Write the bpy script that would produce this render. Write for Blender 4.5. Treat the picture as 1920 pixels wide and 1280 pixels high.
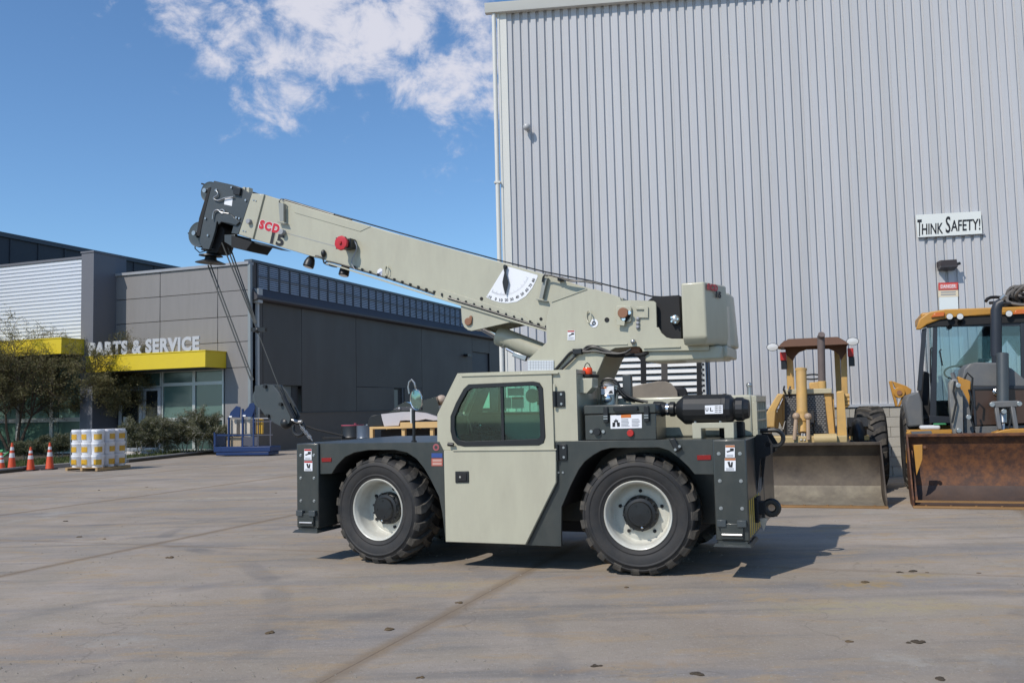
import bpy, bmesh, math, random
from mathutils import Vector, Matrix, noise
from mathutils.geometry import tessellate_polygon
R = math.radians
random.seed(7)
SC = bpy.context.scene
COL = SC.collection
for o in list(bpy.data.objects): bpy.data.objects.remove(o)

# ------------------------------------------------------------------ camera
F_PX, PITCH, ROLL, EYE = 1700.0, R(4.2), 0.024, 1.6
cp, sp = math.cos(PITCH), math.sin(PITCH)
FW = Vector((0, cp, sp)); R0 = Vector((1, 0, 0)); U0 = Vector((0, -sp, cp))
RT = R0*math.cos(ROLL) - U0*math.sin(ROLL)
UP = R0*math.sin(ROLL) + U0*math.cos(ROLL)
CP = Vector((0, 0, EYE))
cam_d = bpy.data.cameras.new('camera'); cam = bpy.data.objects.new('camera', cam_d); COL.objects.link(cam)
m3 = Matrix((RT, UP, -FW)).transposed()
cam.matrix_world = Matrix.Translation(CP) @ m3.to_4x4()
cam_d.sensor_width = 36; cam_d.lens = 36*F_PX/1920; cam_d.clip_start = 0.1; cam_d.clip_end = 2000
SC.camera = cam
SC.render.resolution_x = 1024; SC.render.resolution_y = 682

# ------------------------------------------------------------------ light
SUN_AZ, SUN_EL = R(224), R(46)
wd = bpy.data.worlds.new('World'); SC.world = wd; wd.use_nodes = True
nt = wd.node_tree; nt.nodes.clear(); L = nt.links.new
out = nt.nodes.new('ShaderNodeOutputWorld'); bg = nt.nodes.new('ShaderNodeBackground')
sky = nt.nodes.new('ShaderNodeTexSky'); sky.sky_type = 'NISHITA'; sky.sun_disc = False
sky.sun_elevation = SUN_EL; sky.sun_rotation = SUN_AZ; sky.altitude = 0; sky.air_density = 1.0; sky.dust_density = 0.35; sky.ozone_density = 3.2
bg.inputs[1].default_value = 0.098
L(bg.outputs[0], out.inputs[0])
tc = nt.nodes.new('ShaderNodeTexCoord')
def ray(px, py):
    return (FW + RT*((px-960)/F_PX) + UP*((640-py)/F_PX)).normalized()
def wmath(op, a, b=None, c=None, clamp=False):
    n = nt.nodes.new('ShaderNodeMath'); n.operation = op; n.use_clamp = clamp
    for i, v in enumerate((a, b, c)):
        if v is None: continue
        if isinstance(v, (int, float)): n.inputs[i].default_value = v
        else: L(v, n.inputs[i])
    return n.outputs[0]
def blob(px, py, rad, sq, gain):
    c = ray(px, py)
    v = nt.nodes.new('ShaderNodeVectorMath'); v.operation = 'SUBTRACT'; L(tc.outputs['Generated'], v.inputs[0]); v.inputs[1].default_value = c
    s = nt.nodes.new('ShaderNodeVectorMath'); s.operation = 'MULTIPLY'; L(v.outputs[0], s.inputs[0]); s.inputs[1].default_value = (1, 1, sq)
    l = nt.nodes.new('ShaderNodeVectorMath'); l.operation = 'LENGTH'; L(s.outputs[0], l.inputs[0])
    q = wmath('DIVIDE', l.outputs['Value'], rad)
    q = wmath('SUBTRACT', 1.0, q, clamp=True)
    return wmath('MULTIPLY', q, gain)
cov = blob(640, 40, .24, 1.45, .455)
for b in ((860, 110, .19, 1.2, .40), (460, 20, .22, 1.6, .33), (560, 180, .14, 1.7, .34), (250, 10, .12, 1.5, .24), (760, 20, .2, 1.4, .42)):
    cov = wmath('MAXIMUM', cov, blob(*b))
# the same broken cloud field goes on overhead
sepz = nt.nodes.new('ShaderNodeSeparateXYZ'); L(tc.outputs['Generated'], sepz.inputs[0])
nb = nt.nodes.new('ShaderNodeTexNoise'); nb.inputs['Scale'].default_value = 2.6; nb.inputs['Detail'].default_value = 1
L(tc.outputs['Generated'], nb.inputs['Vector'])
hi = wmath('MULTIPLY', wmath('SUBTRACT', sepz.outputs['Z'], .5, clamp=True), wmath('MULTIPLY', nb.outputs['Fac'], .75))
cov = wmath('MAXIMUM', cov, hi)
n1 = nt.nodes.new('ShaderNodeTexNoise'); n1.inputs['Scale'].default_value = 19; n1.inputs['Detail'].default_value = 8; n1.inputs['Roughness'].default_value = .62; n1.inputs['Distortion'].default_value = .25
mp = nt.nodes.new('ShaderNodeMapping'); mp.inputs['Scale'].default_value = (1, 1, 1.25); mp.inputs['Location'].default_value = (3.1, 1.7, .4)
L(tc.outputs['Generated'], mp.inputs['Vector']); L(mp.outputs[0], n1.inputs['Vector'])
d = wmath('ADD', n1.outputs['Fac'], cov)
mr = nt.nodes.new('ShaderNodeMapRange'); mr.interpolation_type = 'SMOOTHERSTEP'
L(d, mr.inputs['Value']); mr.inputs['From Min'].default_value = .66; mr.inputs['From Max'].default_value = .97
mr.inputs['To Max'].default_value = .92
cl = nt.nodes.new('ShaderNodeMix'); cl.data_type = 'RGBA'
L(mr.outputs[0], cl.inputs['Factor'])
tint = nt.nodes.new('ShaderNodeMix'); tint.data_type = 'RGBA'; tint.blend_type = 'MULTIPLY'; tint.inputs['Factor'].default_value = 1
L(sky.outputs[0], tint.inputs['A']); tint.inputs['B'].default_value = (1.03, 1.30, 1.50, 1)
SKYTINT = tint
L(tint.outputs['Result'], cl.inputs['A'])
cl.inputs['B'].default_value = (7.5, 7.5, 8.35, 1)
L(cl.outputs['Result'], bg.inputs[0])

sd = bpy.data.lights.new('sun', 'SUN'); sd.energy = 3.75; sd.angle = R(.53); sd.color = (1, .935, .845)
sun = bpy.data.objects.new('sun', sd); COL.objects.link(sun)
to_sun = Vector((math.sin(SUN_AZ)*math.cos(SUN_EL), math.cos(SUN_AZ)*math.cos(SUN_EL), math.sin(SUN_EL)))
sun.rotation_euler = (-to_sun).to_track_quat('-Z', 'Y').to_euler(); sun.location = to_sun*60
SC.view_settings.view_transform = 'Standard'; SC.view_settings.look = 'None'; SC.view_settings.gamma = 1
SC.view_settings.exposure = 0.0
SC.view_settings.use_curve_mapping = False

# ------------------------------------------------------------------ helpers: frames
class Frame:
    """a ground frame: local x to the right and nearer by angle a, local y away from the camera, z up"""
    def __init__(s, ox, oy, a):
        s.O = Vector((ox, oy, 0)); s.a = a
        s.X = Vector((math.cos(a), -math.sin(a), 0)); s.Y = Vector((math.sin(a), math.cos(a), 0)); s.Z = Vector((0, 0, 1))
    def _loc(s, w):
        d = w - s.O; return Vector((d.dot(s.X), d.dot(s.Y), d.z))
    def pt(s, px, py, ly):
        r = ray(px, py); c = s._loc(CP); d = Vector((r.dot(s.X), r.dot(s.Y), r.z))
        return c + d*((ly - c.y)/d.y)
    def gx(s, px, py, lx):
        r = ray(px, py); c = s._loc(CP); d = Vector((r.dot(s.X), r.dot(s.Y), r.z))
        return c + d*((lx - c.x)/d.x)
    def gz(s, px, py, z):
        r = ray(px, py); c = s._loc(CP); d = Vector((r.dot(s.X), r.dot(s.Y), r.z))
        return c + d*((z - c.z)/d.z)
    def xz(s, pts, ly):
        o = []
        for p in pts:
            v = s.pt(p[0], p[1], ly); o.append((v.x, v.z))
        return o
W = Frame(0, 0, 0)
def ground(px, py, z=0): return W.gz(px, py, z)
ZOOM = {1: (340,320,5.82), 2: (560,380,4.8), 3: (840,460,4.8), 4: (1180,500,3.763), 5: (540,680,3.2), 6: (820,660,3.282), 7: (1040,780,4.0), 8: (1080,640,5.053),
        11: (0,430,4.74), 12: (0,680,5.82), 13: (200,600,4.572), 14: (380,460,3.2), 15: (460,480,3.84), 16: (1400,560,3.047), 17: (1640,480,2.56), 18: (920,0,1.829),
        21: (440,680,8.0), 22: (640,700,8.727), 25: (0,560,3.764), 26: (1690,380,5.335), 27: (1640,700,4.739)}
def q(n, *v):
    ox, oy, k = ZOOM[n]
    r = [(ox + v[i]/k, oy + v[i+1]/k) for i in range(0, len(v), 2)]
    return r

# ------------------------------------------------------------------ helpers: materials
MATS = {}
def mat(name, color, rough=.6, metal=0, var=.12, scale=3.0, bump=0.0, bscale=40, dirt=None, dirt_amt=0, dscale=2.0, coat=0, spec=.5, rvar=.1, stretch=None, rand=0):
    if name in MATS: return MATS[name]
    m = bpy.data.materials.new(name); m.use_nodes = True; t = m.node_tree; l = t.links.new
    b = t.nodes['Principled BSDF']; b.inputs['Roughness'].default_value = rough; b.inputs['Metallic'].default_value = metal
    b.inputs['Coat Weight'].default_value = coat; b.inputs['Specular IOR Level'].default_value = spec; b.inputs['Coat Roughness'].default_value = .12
    tcn = t.nodes.new('ShaderNodeTexCoord')
    n = t.nodes.new('ShaderNodeTexNoise'); n.inputs['Scale'].default_value = scale; n.inputs['Detail'].default_value = 6; n.inputs['Roughness'].default_value = .62
    l(tcn.outputs['Object'], n.inputs['Vector'])
    mx = t.nodes.new('ShaderNodeMix'); mx.data_type = 'RGBA'
    c = color
    mx.inputs['A'].default_value = (c[0]*(1-var), c[1]*(1-var), c[2]*(1-var), 1)
    mx.inputs['B'].default_value = (min(1, c[0]*(1+var)), min(1, c[1]*(1+var)), min(1, c[2]*(1+var)), 1)
    l(n.outputs['Fac'], mx.inputs['Factor']); res = mx.outputs['Result']
    if dirt:
        n2 = t.nodes.new('ShaderNodeTexNoise'); n2.inputs['Scale'].default_value = dscale; n2.inputs['Detail'].default_value = 9; n2.inputs['Roughness'].default_value = .7
        if stretch:
            mp_ = t.nodes.new('ShaderNodeMapping'); mp_.inputs['Scale'].default_value = stretch; l(tcn.outputs['Object'], mp_.inputs['Vector']); l(mp_.outputs[0], n2.inputs['Vector'])
        else: l(tcn.outputs['Object'], n2.inputs['Vector'])
        r = t.nodes.new('ShaderNodeMapRange'); r.inputs['From Min'].default_value = .42; r.inputs['From Max'].default_value = .72; r.inputs['To Max'].default_value = dirt_amt
        l(n2.outputs['Fac'], r.inputs['Value'])
        m2 = t.nodes.new('ShaderNodeMix'); m2.data_type = 'RGBA'; l(r.outputs[0], m2.inputs['Factor']); l(res, m2.inputs['A']); m2.inputs['B'].default_value = (*dirt, 1)
        res = m2.outputs['Result']
    if rand:
        oi = t.nodes.new('ShaderNodeObjectInfo'); r5 = t.nodes.new('ShaderNodeMapRange'); r5.inputs['To Min'].default_value = 1-rand; r5.inputs['To Max'].default_value = 1+rand*.4
        l(oi.outputs['Random'], r5.inputs['Value']); vm = t.nodes.new('ShaderNodeVectorMath'); vm.operation = 'SCALE'; l(res, vm.inputs[0]); l(r5.outputs[0], vm.inputs['Scale']); res = vm.outputs[0]
    l(res, b.inputs['Base Color'])
    rr = t.nodes.new('ShaderNodeMapRange'); rr.inputs['To Min'].default_value = max(.03, rough-rvar); rr.inputs['To Max'].default_value = min(1, rough+rvar)
    l(n.outputs['Fac'], rr.inputs['Value']); l(rr.outputs[0], b.inputs['Roughness'])
    if bump:
        n3 = t.nodes.new('ShaderNodeTexNoise'); n3.inputs['Scale'].default_value = bscale; n3.inputs['Detail'].default_value = 4
        l(tcn.outputs['Object'], n3.inputs['Vector'])
        bp = t.nodes.new('ShaderNodeBump'); bp.inputs['Strength'].default_value = bump; bp.inputs['Distance'].default_value = .01
        l(n3.outputs['Fac'], bp.inputs['Height']); l(bp.outputs[0], b.inputs['Normal'])
    MATS[name] = m; return m
def glass(name, color, alpha=.25, rough=.03):
    if name in MATS: return MATS[name]
    m = bpy.data.materials.new(name); m.use_nodes = True; t = m.node_tree; l = t.links.new
    t.nodes.remove(t.nodes['Principled BSDF']); o = t.nodes['Material Output']
    tr = t.nodes.new('ShaderNodeBsdfTransparent'); tr.inputs[0].default_value = (*color, 1)
    gl = t.nodes.new('ShaderNodeBsdfGlossy'); gl.inputs['Roughness'].default_value = rough; gl.inputs['Color'].default_value = (.9, .95, .95, 1)
    fr = t.nodes.new('ShaderNodeFresnel'); fr.inputs['IOR'].default_value = 1.5
    ad = t.nodes.new('ShaderNodeMath'); ad.operation = 'ADD'; ad.inputs[1].default_value = alpha
    if name == 'stretch_wrap': fr.inputs['IOR'].default_value = 1.18
    l(fr.outputs[0], ad.inputs[0])
    mx = t.nodes.new('ShaderNodeMixShader'); l(ad.outputs[0], mx.inputs[0]); l(tr.outputs[0], mx.inputs[1]); l(gl.outputs[0], mx.inputs[2])
    l(mx.outputs[0], o.inputs[0]); MATS[name] = m; return m

M_CREAM = mat('cream_paint', (.445,.428,.325), .40, var=.03, scale=1.5, coat=.25, dirt=(.30,.27,.21), dirt_amt=.30, dscale=2.2, stretch=(2.5,2.5,.7), rvar=.14)
M_RIM = mat('rim_paint', (.58,.575,.51), .36, var=.04, coat=.2, dirt=(.3,.25,.2), dirt_amt=.35, dscale=9)
M_GREY = mat('dark_grey_paint', (.034,.040,.038), .36, var=.08, scale=2, coat=.25, dirt=(.13,.12,.10), dirt_amt=.20, dscale=3, stretch=(2,2,1), rvar=.14)
M_GREY2 = mat('boom_head_grey', (.045,.055,.060), .45, var=.06, scale=2, coat=.1, dirt=(.16,.15,.13), dirt_amt=.1)
M_BLACK = mat('black_plastic', (.012,.013,.014), .42, var=.15)
M_BLACKM = mat('matt_black', (.010,.010,.011), .75, var=.15)
M_RUB = mat('tyre_rubber', (.020,.020,.021), .72, var=.15, scale=5, bump=.15, bscale=60, dirt=(.09,.075,.06), dirt_amt=.25, dscale=5)
M_RUBL = mat('tread_rubber', (.028,.027,.025), .85, var=.2, scale=5, bump=.3, bscale=50, dirt=(.17,.145,.115), dirt_amt=.85, dscale=4)
M_STEEL = mat('bare_steel', (.45,.45,.44), .35, metal=.9, var=.1, scale=8)
M_CHROME = mat('chrome', (.75,.75,.75), .18, metal=1, var=.03)
M_BRONZE = mat('primer_pin', (.25,.115,.06), .6, var=.1)
M_RED = mat('red_paint', (.42,.02,.015), .45, var=.05)
M_REFL = mat('red_reflector', (.22,.008,.008), .25, var=.05)
M_REFLL = mat('red_plastic', (.5,.02,.03), .35, var=.05)
M_WHITE = mat('white_sticker', (.78,.79,.82), .5, var=.02)
M_INK = mat('black_ink', (.012,.012,.015), .55, var=.02)
M_INKG = mat('grey_ink', (.30,.31,.33), .55, var=.02)
M_ORANGE = mat('orange_sticker', (.60,.17,.03), .5, var=.03)
M_BLUE = mat('blue_sticker', (.03,.07,.25), .5, var=.03)
M_AMBER = mat('beacon_lens', (.85,.07,.01), .2, var=.05)

# ------------------------------------------------------------------ helpers: meshes
class MB:
    def __init__(s): s.v = []; s.f = []
    def add(s, vs, fs):
        n = len(s.v); s.v += [tuple(v) for v in vs]; s.f += [tuple(i+n for i in f) for f in fs]; return s
    def box(s, x0, x1, y0, y1, z0, z1):
        return s.add([(x0,y0,z0),(x1,y0,z0),(x1,y1,z0),(x0,y1,z0),(x0,y0,z1),(x1,y0,z1),(x1,y1,z1),(x0,y1,z1)],
                     [(0,3,2,1),(4,5,6,7),(0,1,5,4),(1,2,6,5),(2,3,7,6),(3,0,4,7)])
    def hexa(s, P):  # 8 corners, bottom 4 then top 4
        return s.add(P, [(0,3,2,1),(4,5,6,7),(0,1,5,4),(1,2,6,5),(2,3,7,6),(3,0,4,7)])
    def prism(s, poly, y0, y1, axis='y', holes=()):
        """poly in (x,z) extruded along y (or 'x': poly (y,z); 'z': poly (x,y))"""
        loops = [list(poly)] + [list(h) for h in holes]
        def P(a, b, t):
            return (a, t, b) if axis == 'y' else ((t, a, b) if axis == 'x' else (a, b, t))
        flat = [p for lp in loops for p in lp]
        n = len(flat)
        tris = tessellate_polygon([[Vector((p[0], p[1], 0)) for p in lp] for lp in loops])
        vs = [P(p[0], p[1], y0) for p in flat] + [P(p[0], p[1], y1) for p in flat]
        fs = []
        for t in tris:
            fs.append(tuple(t)); fs.append(tuple(i+n for i in reversed(t)))
        b = 0
        for lp in loops:
            k = len(lp)
            for i in range(k):
                j = (i+1) % k; fs.append((b+i, b+j, b+j+n, b+i+n))
            b += k
        return s.add(vs, fs)
    def cyl(s, p0, p1, r, n=16, r1=None, caps=True):
        p0 = Vector(p0); p1 = Vector(p1); r1 = r if r1 is None else r1
        d = (p1-p0).normalized(); u = d.orthogonal().normalized(); w = d.cross(u)
        vs = []
        for c, rr in ((p0, r), (p1, r1)):
            for i in range(n):
                a = 2*math.pi*i/n; vs.append(c + (u*math.cos(a) + w*math.sin(a))*rr)
        fs = [(i, (i+1) % n, (i+1) % n+n, i+n) for i in range(n)]
        if caps: fs += [tuple(reversed(range(n))), tuple(range(n, 2*n))]
        return s.add(vs, fs)
    def tube(s, pts, r, n=8):
        pts = [Vector(p) for p in pts]; m = len(pts); vs = []; prev = None
        for i, p in enumerate(pts):
            d = (pts[min(i+1, m-1)] - pts[max(i-1, 0)]).normalized()
            u = d.orthogonal().normalized() if prev is None else (prev - d*prev.dot(d)).normalized()
            prev = u; w = d.cross(u); rr = r[i] if isinstance(r, (list, tuple)) else r
            for k in range(n):
                a = 2*math.pi*k/n; vs.append(p + (u*math.cos(a) + w*math.sin(a))*rr)
        fs = [(i*n+k, i*n+(k+1) % n, (i+1)*n+(k+1) % n, (i+1)*n+k) for i in range(m-1) for k in range(n)]
        fs += [tuple(reversed(range(n))), tuple(range((m-1)*n, m*n))]
        return s.add(vs, fs)
    def lathe(s, prof, c, axis='y', n=32):
        """prof: (r, t) list, t along axis from centre c"""
        c = Vector(c); A = {'x': Vector((1,0,0)), 'y': Vector((0,1,0)), 'z': Vector((0,0,1))}[axis] if isinstance(axis, str) else Vector(axis).normalized()
        u = A.orthogonal().normalized(); w = A.cross(u); m = len(prof); vs = []
        for (r, t) in prof:
            for i in range(n):
                a = 2*math.pi*i/n; vs.append(c + A*t + (u*math.cos(a)+w*math.sin(a))*max(r, 1e-4))
        fs = [(j*n+i, j*n+(i+1) % n, (j+1)*n+(i+1) % n, (j+1)*n+i) for j in range(m-1) for i in range(n)]
        return s.add(vs, fs)
    def sphere(s, c, r, n=12, m=8, sc=(1,1,1)):
        c = Vector(c); vs = []; 
        for j in range(m+1):
            t = math.pi*j/m
            for i in range(n):
                a = 2*math.pi*i/n
                vs.append(c + Vector((r*sc[0]*math.sin(t)*math.cos(a), r*sc[1]*math.sin(t)*math.sin(a), r*sc[2]*math.cos(t))))
        fs = [(j*n+i, (j+1)*n+i, (j+1)*n+(i+1) % n, j*n+(i+1) % n) for j in range(m) for i in range(n)]
        return s.add(vs, fs)
    def bar(s, p0, p1, w, h=None, up=(0,0,1)):
        p0 = Vector(p0); p1 = Vector(p1); h = w if h is None else h
        d = (p1-p0).normalized(); u = d.cross(Vector(up))
        if u.length < 1e-4: u = d.cross(Vector((1,0,0)))
        u.normalize(); v = u.cross(d)
        P = []
        for c in (p0, p1):
            P += [c-u*w/2-v*h/2, c+u*w/2-v*h/2, c+u*w/2+v*h/2, c-u*w/2+v*h/2]
        return s.hexa(P)
    def mesh(s, name, m, smooth=35):
        me = bpy.data.meshes.new(name); me.from_pydata(s.v, [], s.f); me.validate()
        bm = bmesh.new(); bm.from_mesh(me)
        bmesh.ops.recalc_face_normals(bm, faces=bm.faces); bm.to_mesh(me); bm.free()
        if m: me.materials.append(m)
        if smooth:
            me.polygons.foreach_set('use_smooth', [True]*len(me.polygons)); me.set_sharp_from_angle(angle=R(smooth))
        return me
    def build(s, name, m, parent=None, bevel=0, seg=2, smooth=35, loc=None, label=None):
        me = s.mesh(name, m, smooth); o = bpy.data.objects.new(name, me); COL.objects.link(o)
        if parent: o.parent = parent
        if loc is not None: o.location = loc
        if bevel:
            b = o.modifiers.new('bevel', 'BEVEL'); b.width = bevel; b.segments = seg; b.limit_method = 'ANGLE'; b.angle_limit = R(40); b.harden_normals = False
        if label: o['label'] = label
        return o
def tag(o, label=None, cat=None, group=None, kind=None):
    if label: o['label'] = label
    if cat: o['category'] = cat
    if group: o['group'] = group
    if kind: o['kind'] = kind
    return o
def thing(name, loc, a, label, cat, group=None):
    o = bpy.data.objects.new(name, None); COL.objects.link(o); o.empty_display_size = .3
    o.location = loc; o.rotation_euler = (0, 0, -a); return tag(o, label, cat, group)
def fthing(name, fr, label, cat, group=None): return thing(name, fr.O, fr.a, label, cat, group)
def struct(o): o['kind'] = 'structure'; return o
def stuff(o): o['kind'] = 'stuff'; return o
def kids(o): return list(o.children)
def copy_tree(o, parent=None):
    c = o.copy(); COL.objects.link(c); c.parent = parent
    for ch in kids(o): copy_tree(ch, c)
    return c
def inst(me, name, parent, loc, rot=(0,0,0), sc=(1,1,1), label=None):
    o = bpy.data.objects.new(name, me); COL.objects.link(o); o.parent = parent; o.location = loc; o.rotation_euler = rot; o.scale = sc
    if label: o['label'] = label
    return o
_fonts = {}
def text(body, name, m, parent, bl, br, tl, depth=.004, bold=0.0, shear=0.0, spacing=1.0, label=None, fit=None):
    """lettering whose box goes from bl to br along the baseline and up to tl (all in parent space)"""
    cu = bpy.data.curves.new(name, 'FONT'); cu.body = body; cu.size = 1; cu.offset = bold; cu.shear = shear; cu.space_character = spacing; cu.resolution_u = 3
    cu.extrude = .5
    ob = bpy.data.objects.new(name, cu); COL.objects.link(ob)
    dg = bpy.context.evaluated_depsgraph_get(); dg.update()
    me = bpy.data.meshes.new_from_object(ob.evaluated_get(dg)); bpy.data.objects.remove(ob); bpy.data.curves.remove(cu)
    xs = [v.co.x for v in me.vertices]; ys = [v.co.y for v in me.vertices]
    x0, x1, y0, y1 = min(xs), max(xs), min(ys), max(ys)
    bl, br, tl = Vector(bl), Vector(br), Vector(tl); U = br-bl; V = tl-bl; N = U.cross(V).normalized()
    for v in me.vertices:
        p = bl + U*((v.co.x-x0)/(x1-x0)) + V*((v.co.y-y0)/(y1-y0)) + N*(depth*(v.co.z+.5))
        v.co = p
    me.materials.clear(); me.materials.append(m)
    o = bpy.data.objects.new(name, me); COL.objects.link(o); o.parent = parent
    if label: o['label'] = label
    return o
# ================================================================== GROUND
def ground_mat(name, edges):
    m = bpy.data.materials.new(name); m.use_nodes = True; t = m.node_tree; l = t.links.new
    b = t.nodes['Principled BSDF']
    geo = t.nodes.new('ShaderNodeNewGeometry'); tcn = t.nodes.new('ShaderNodeTexCoord')
    def noi(scale, det=6, rough=.6, sc=(1,1,1), rot=0, dist=0, src=None):
        mp = t.nodes.new('ShaderNodeMapping'); mp.inputs['Scale'].default_value = sc; mp.inputs['Rotation'].default_value = (0,0,rot)
        l(src or geo.outputs['Position'], mp.inputs['Vector'])
        n = t.nodes.new('ShaderNodeTexNoise'); n.inputs['Scale'].default_value = scale; n.inputs['Detail'].default_value = det; n.inputs['Roughness'].default_value = rough; n.inputs['Distortion'].default_value = dist
        l(mp.outputs[0], n.inputs['Vector']); return n.outputs['Fac']
    def rng(v, a, b_, c=0, d=1, smooth=True):
        r = t.nodes.new('ShaderNodeMapRange'); r.interpolation_type = 'SMOOTHSTEP' if smooth else 'LINEAR'
        l(v, r.inputs['Value']); r.inputs['From Min'].default_value = a; r.inputs['From Max'].default_value = b_; r.inputs['To Min'].default_value = c; r.inputs['To Max'].default_value = d
        return r.outputs[0]
    def mix(f, a, b_, bt='MIX'):
        x = t.nodes.new('ShaderNodeMix'); x.data_type = 'RGBA'; x.blend_type = bt
        if isinstance(f, float): x.inputs['Factor'].default_value = f
        else: l(f, x.inputs['Factor'])
        for k, v in (('A', a), ('B', b_)):
            if isinstance(v, tuple): x.inputs[k].default_value = (*v, 1)
            else: l(v, x.inputs[k])
        return x.outputs['Result']
    def mul(a, b_):
        x = t.nodes.new('ShaderNodeMath'); x.operation = 'MULTIPLY'
        for i, v in enumerate((a, b_)):
            if isinstance(v, (int, float)): x.inputs[i].default_value = v
            else: l(v, x.inputs[i])
        return x.outputs[0]
    c = mix(rng(noi(.30, 5), .35, .65), (.262,.214,.165), (.385,.326,.270))
    c = mix(rng(noi(1.1, 8, .68), .36, .68), c, (.30,.255,.20))
    c = mix(rng(noi(.8, 5, .6, (.22, 1.3, 1), R(14)), .46, .68, 0, .65), c, (.19,.185,.185))       # long bluish tyre bands
    c = mix(rng(noi(1.3, 6, .65, (.16, 1.5, 1), R(-28)), .50, .68, 0, .65), c, (.155,.145,.135))
    c = mix(rng(noi(2.4, 7, .7, (.5, 1.2, 1), R(5), .4), .50, .66, 0, .7), c, (.36,.26,.15))      # brown dust
    c = mix(rng(noi(.55, 7, .7), .58, .70, 0, .5), c, (.40,.375,.335))
    c = mix(rng(noi(7.5, 8, .75), .54, .70, 0, .6), c, (.19,.16,.13))
    c = mix(rng(noi(18, 6, .8), .52, .68, 0, .4), c, (.42,.38,.33))
    c = mix(rng(noi(55, 3, .6), .60, .70, 0, .55), c, (.46,.43,.39))
    c = mix(rng(noi(34, 4, .7), .60, .72, 0, .6), c, (.12,.10,.08))
    c = mix(rng(noi(120, 2, .5), .3, .7, 0, .22), c, (.20,.18,.16))
    # hairline cracks
    vo = t.nodes.new('ShaderNodeTexVoronoi'); vo.feature = 'DISTANCE_TO_EDGE'; vo.inputs['Scale'].default_value = .30
    wv = t.nodes.new('ShaderNodeVectorMath'); wv.operation = 'ADD'; l(geo.outputs['Position'], wv.inputs[0])
    wn = t.nodes.new('ShaderNodeTexNoise'); wn.inputs['Scale'].default_value = 2.2; wn.inputs['Detail'].default_value = 6; l(geo.outputs['Position'], wn.inputs['Vector'])
    ws_ = t.nodes.new('ShaderNodeVectorMath'); ws_.operation = 'SCALE'; l(wn.outputs['Color'], ws_.inputs[0]); ws_.inputs['Scale'].default_value = .9; l(ws_.outputs[0], wv.inputs[1]); l(wv.outputs[0], vo.inputs['Vector'])
    c = mix(mul(rng(vo.outputs['Distance'], .001, .0045, .32, 0), rng(noi(.5, 3), .46, .56)), c, (.11,.09,.07))
    # straw and clay spills tracked across the yard
    for (sx_, sy_, rx_, ry_, am, col_) in ((1622,1096,.42,.20,.85,(.34,.24,.11)),(1705,1078,.36,.16,.85,(.32,.24,.12)),(1640,1136,1.0,.34,.5,(.37,.31,.17)),(780,1099,.75,.22,.5,(.36,.29,.15)),(1185,1101,.30,.16,.6,(.33,.24,.13)),(1105,1082,.34,.14,.6,(.33,.22,.12)),(1470,1120,.45,.2,.45,(.34,.25,.14)),(1230,1245,.4,.12,.45,(.33,.23,.13)),(1050,1255,.25,.1,.5,(.35,.23,.12)),(230,918,1.6,.30,.6,(.38,.29,.17)),(400,935,1.4,.4,.55,(.40,.36,.29)),(80,1215,.8,.25,.45,(.33,.24,.17)),(640,1140,.6,.2,.35,(.36,.27,.18))):
        pz = ground(sx_, sy_)
        v = t.nodes.new('ShaderNodeVectorMath'); v.operation = 'SUBTRACT'; l(geo.outputs['Position'], v.inputs[0]); v.inputs[1].default_value = pz
        s = t.nodes.new('ShaderNodeVectorMath'); s.operation = 'MULTIPLY'; l(v.outputs[0], s.inputs[0]); s.inputs[1].default_value = (1/rx_, 1/ry_, 1)
        ln2 = t.nodes.new('ShaderNodeVectorMath'); ln2.operation = 'LENGTH'; l(s.outputs[0], ln2.inputs[0])
        c = mix(mul(rng(ln2.outputs['Value'], .25, 1.25, am, 0), rng(noi(6, 7, .75), .40, .56)), c, col_)
    # arcs left by turning tyres
    for (cx, cy, rad, wdt, am) in ((-6.5, 19, 5.2, .16, .42), (-6.5, 19, 6.9, .16, .36), (-2.2, 13.0, 2.6, .14, .4), (2.0, 2.2, 6.0, .17, .34), (2.0, 2.2, 8.1, .17, .34), (7.5, 3.5, 5.0, .18, .34), (-9.0, 6.0, 7.2, .17, .34), (-9, 6, 9.2, .17, .3)):
        v = t.nodes.new('ShaderNodeVectorMath'); v.operation = 'DISTANCE'; l(geo.outputs['Position'], v.inputs[0]); v.inputs[1].default_value = (cx, cy, 0)
        s = t.nodes.new('ShaderNodeMath'); s.operation = 'SUBTRACT'; l(v.outputs['Value'], s.inputs[0]); s.inputs[1].default_value = rad
        ab = t.nodes.new('ShaderNodeMath'); ab.operation = 'ABSOLUTE'; l(s.outputs[0], ab.inputs[0])
        f = rng(ab.outputs[0], wdt*.4, wdt, am, 0)
        c = mix(mul(f, rng(noi(1.4, 5, .65), .38, .66)), c, (.13,.125,.125))
    if edges:
        sx = t.nodes.new('ShaderNodeSeparateXYZ'); l(tcn.outputs['Object'], sx.inputs[0])
        def edge(o, wd, am):
            a = t.nodes.new('ShaderNodeMath'); a.operation = 'PINGPONG'; l(o, a.inputs[0]); a.inputs[1].default_value = SLAB/2
            n_ = t.nodes.new('ShaderNodeMath'); n_.operation = 'ADD'; l(a.outputs[0], n_.inputs[0]); l(mul(noi(5, 6, .75), -.16), n_.inputs[1])
            return rng(n_.outputs[0], -.06, wd, am, 0)
        c = mix(edge(sx.outputs['X'], .045, .62), c, (.20,.145,.09))
        c = mix(edge(sx.outputs['Y'], -.01, .3), c, (.17,.125,.08))
    l(c, b.inputs['Base Color']); b.inputs['Roughness'].default_value = .86; b.inputs['Specular IOR Level'].default_value = .35
    bp = t.nodes.new('ShaderNodeBump'); bp.inputs['Strength'].default_value = .6; bp.inputs['Distance'].default_value = .008
    l(noi(45, 6, .7), bp.inputs['Height'])
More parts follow.
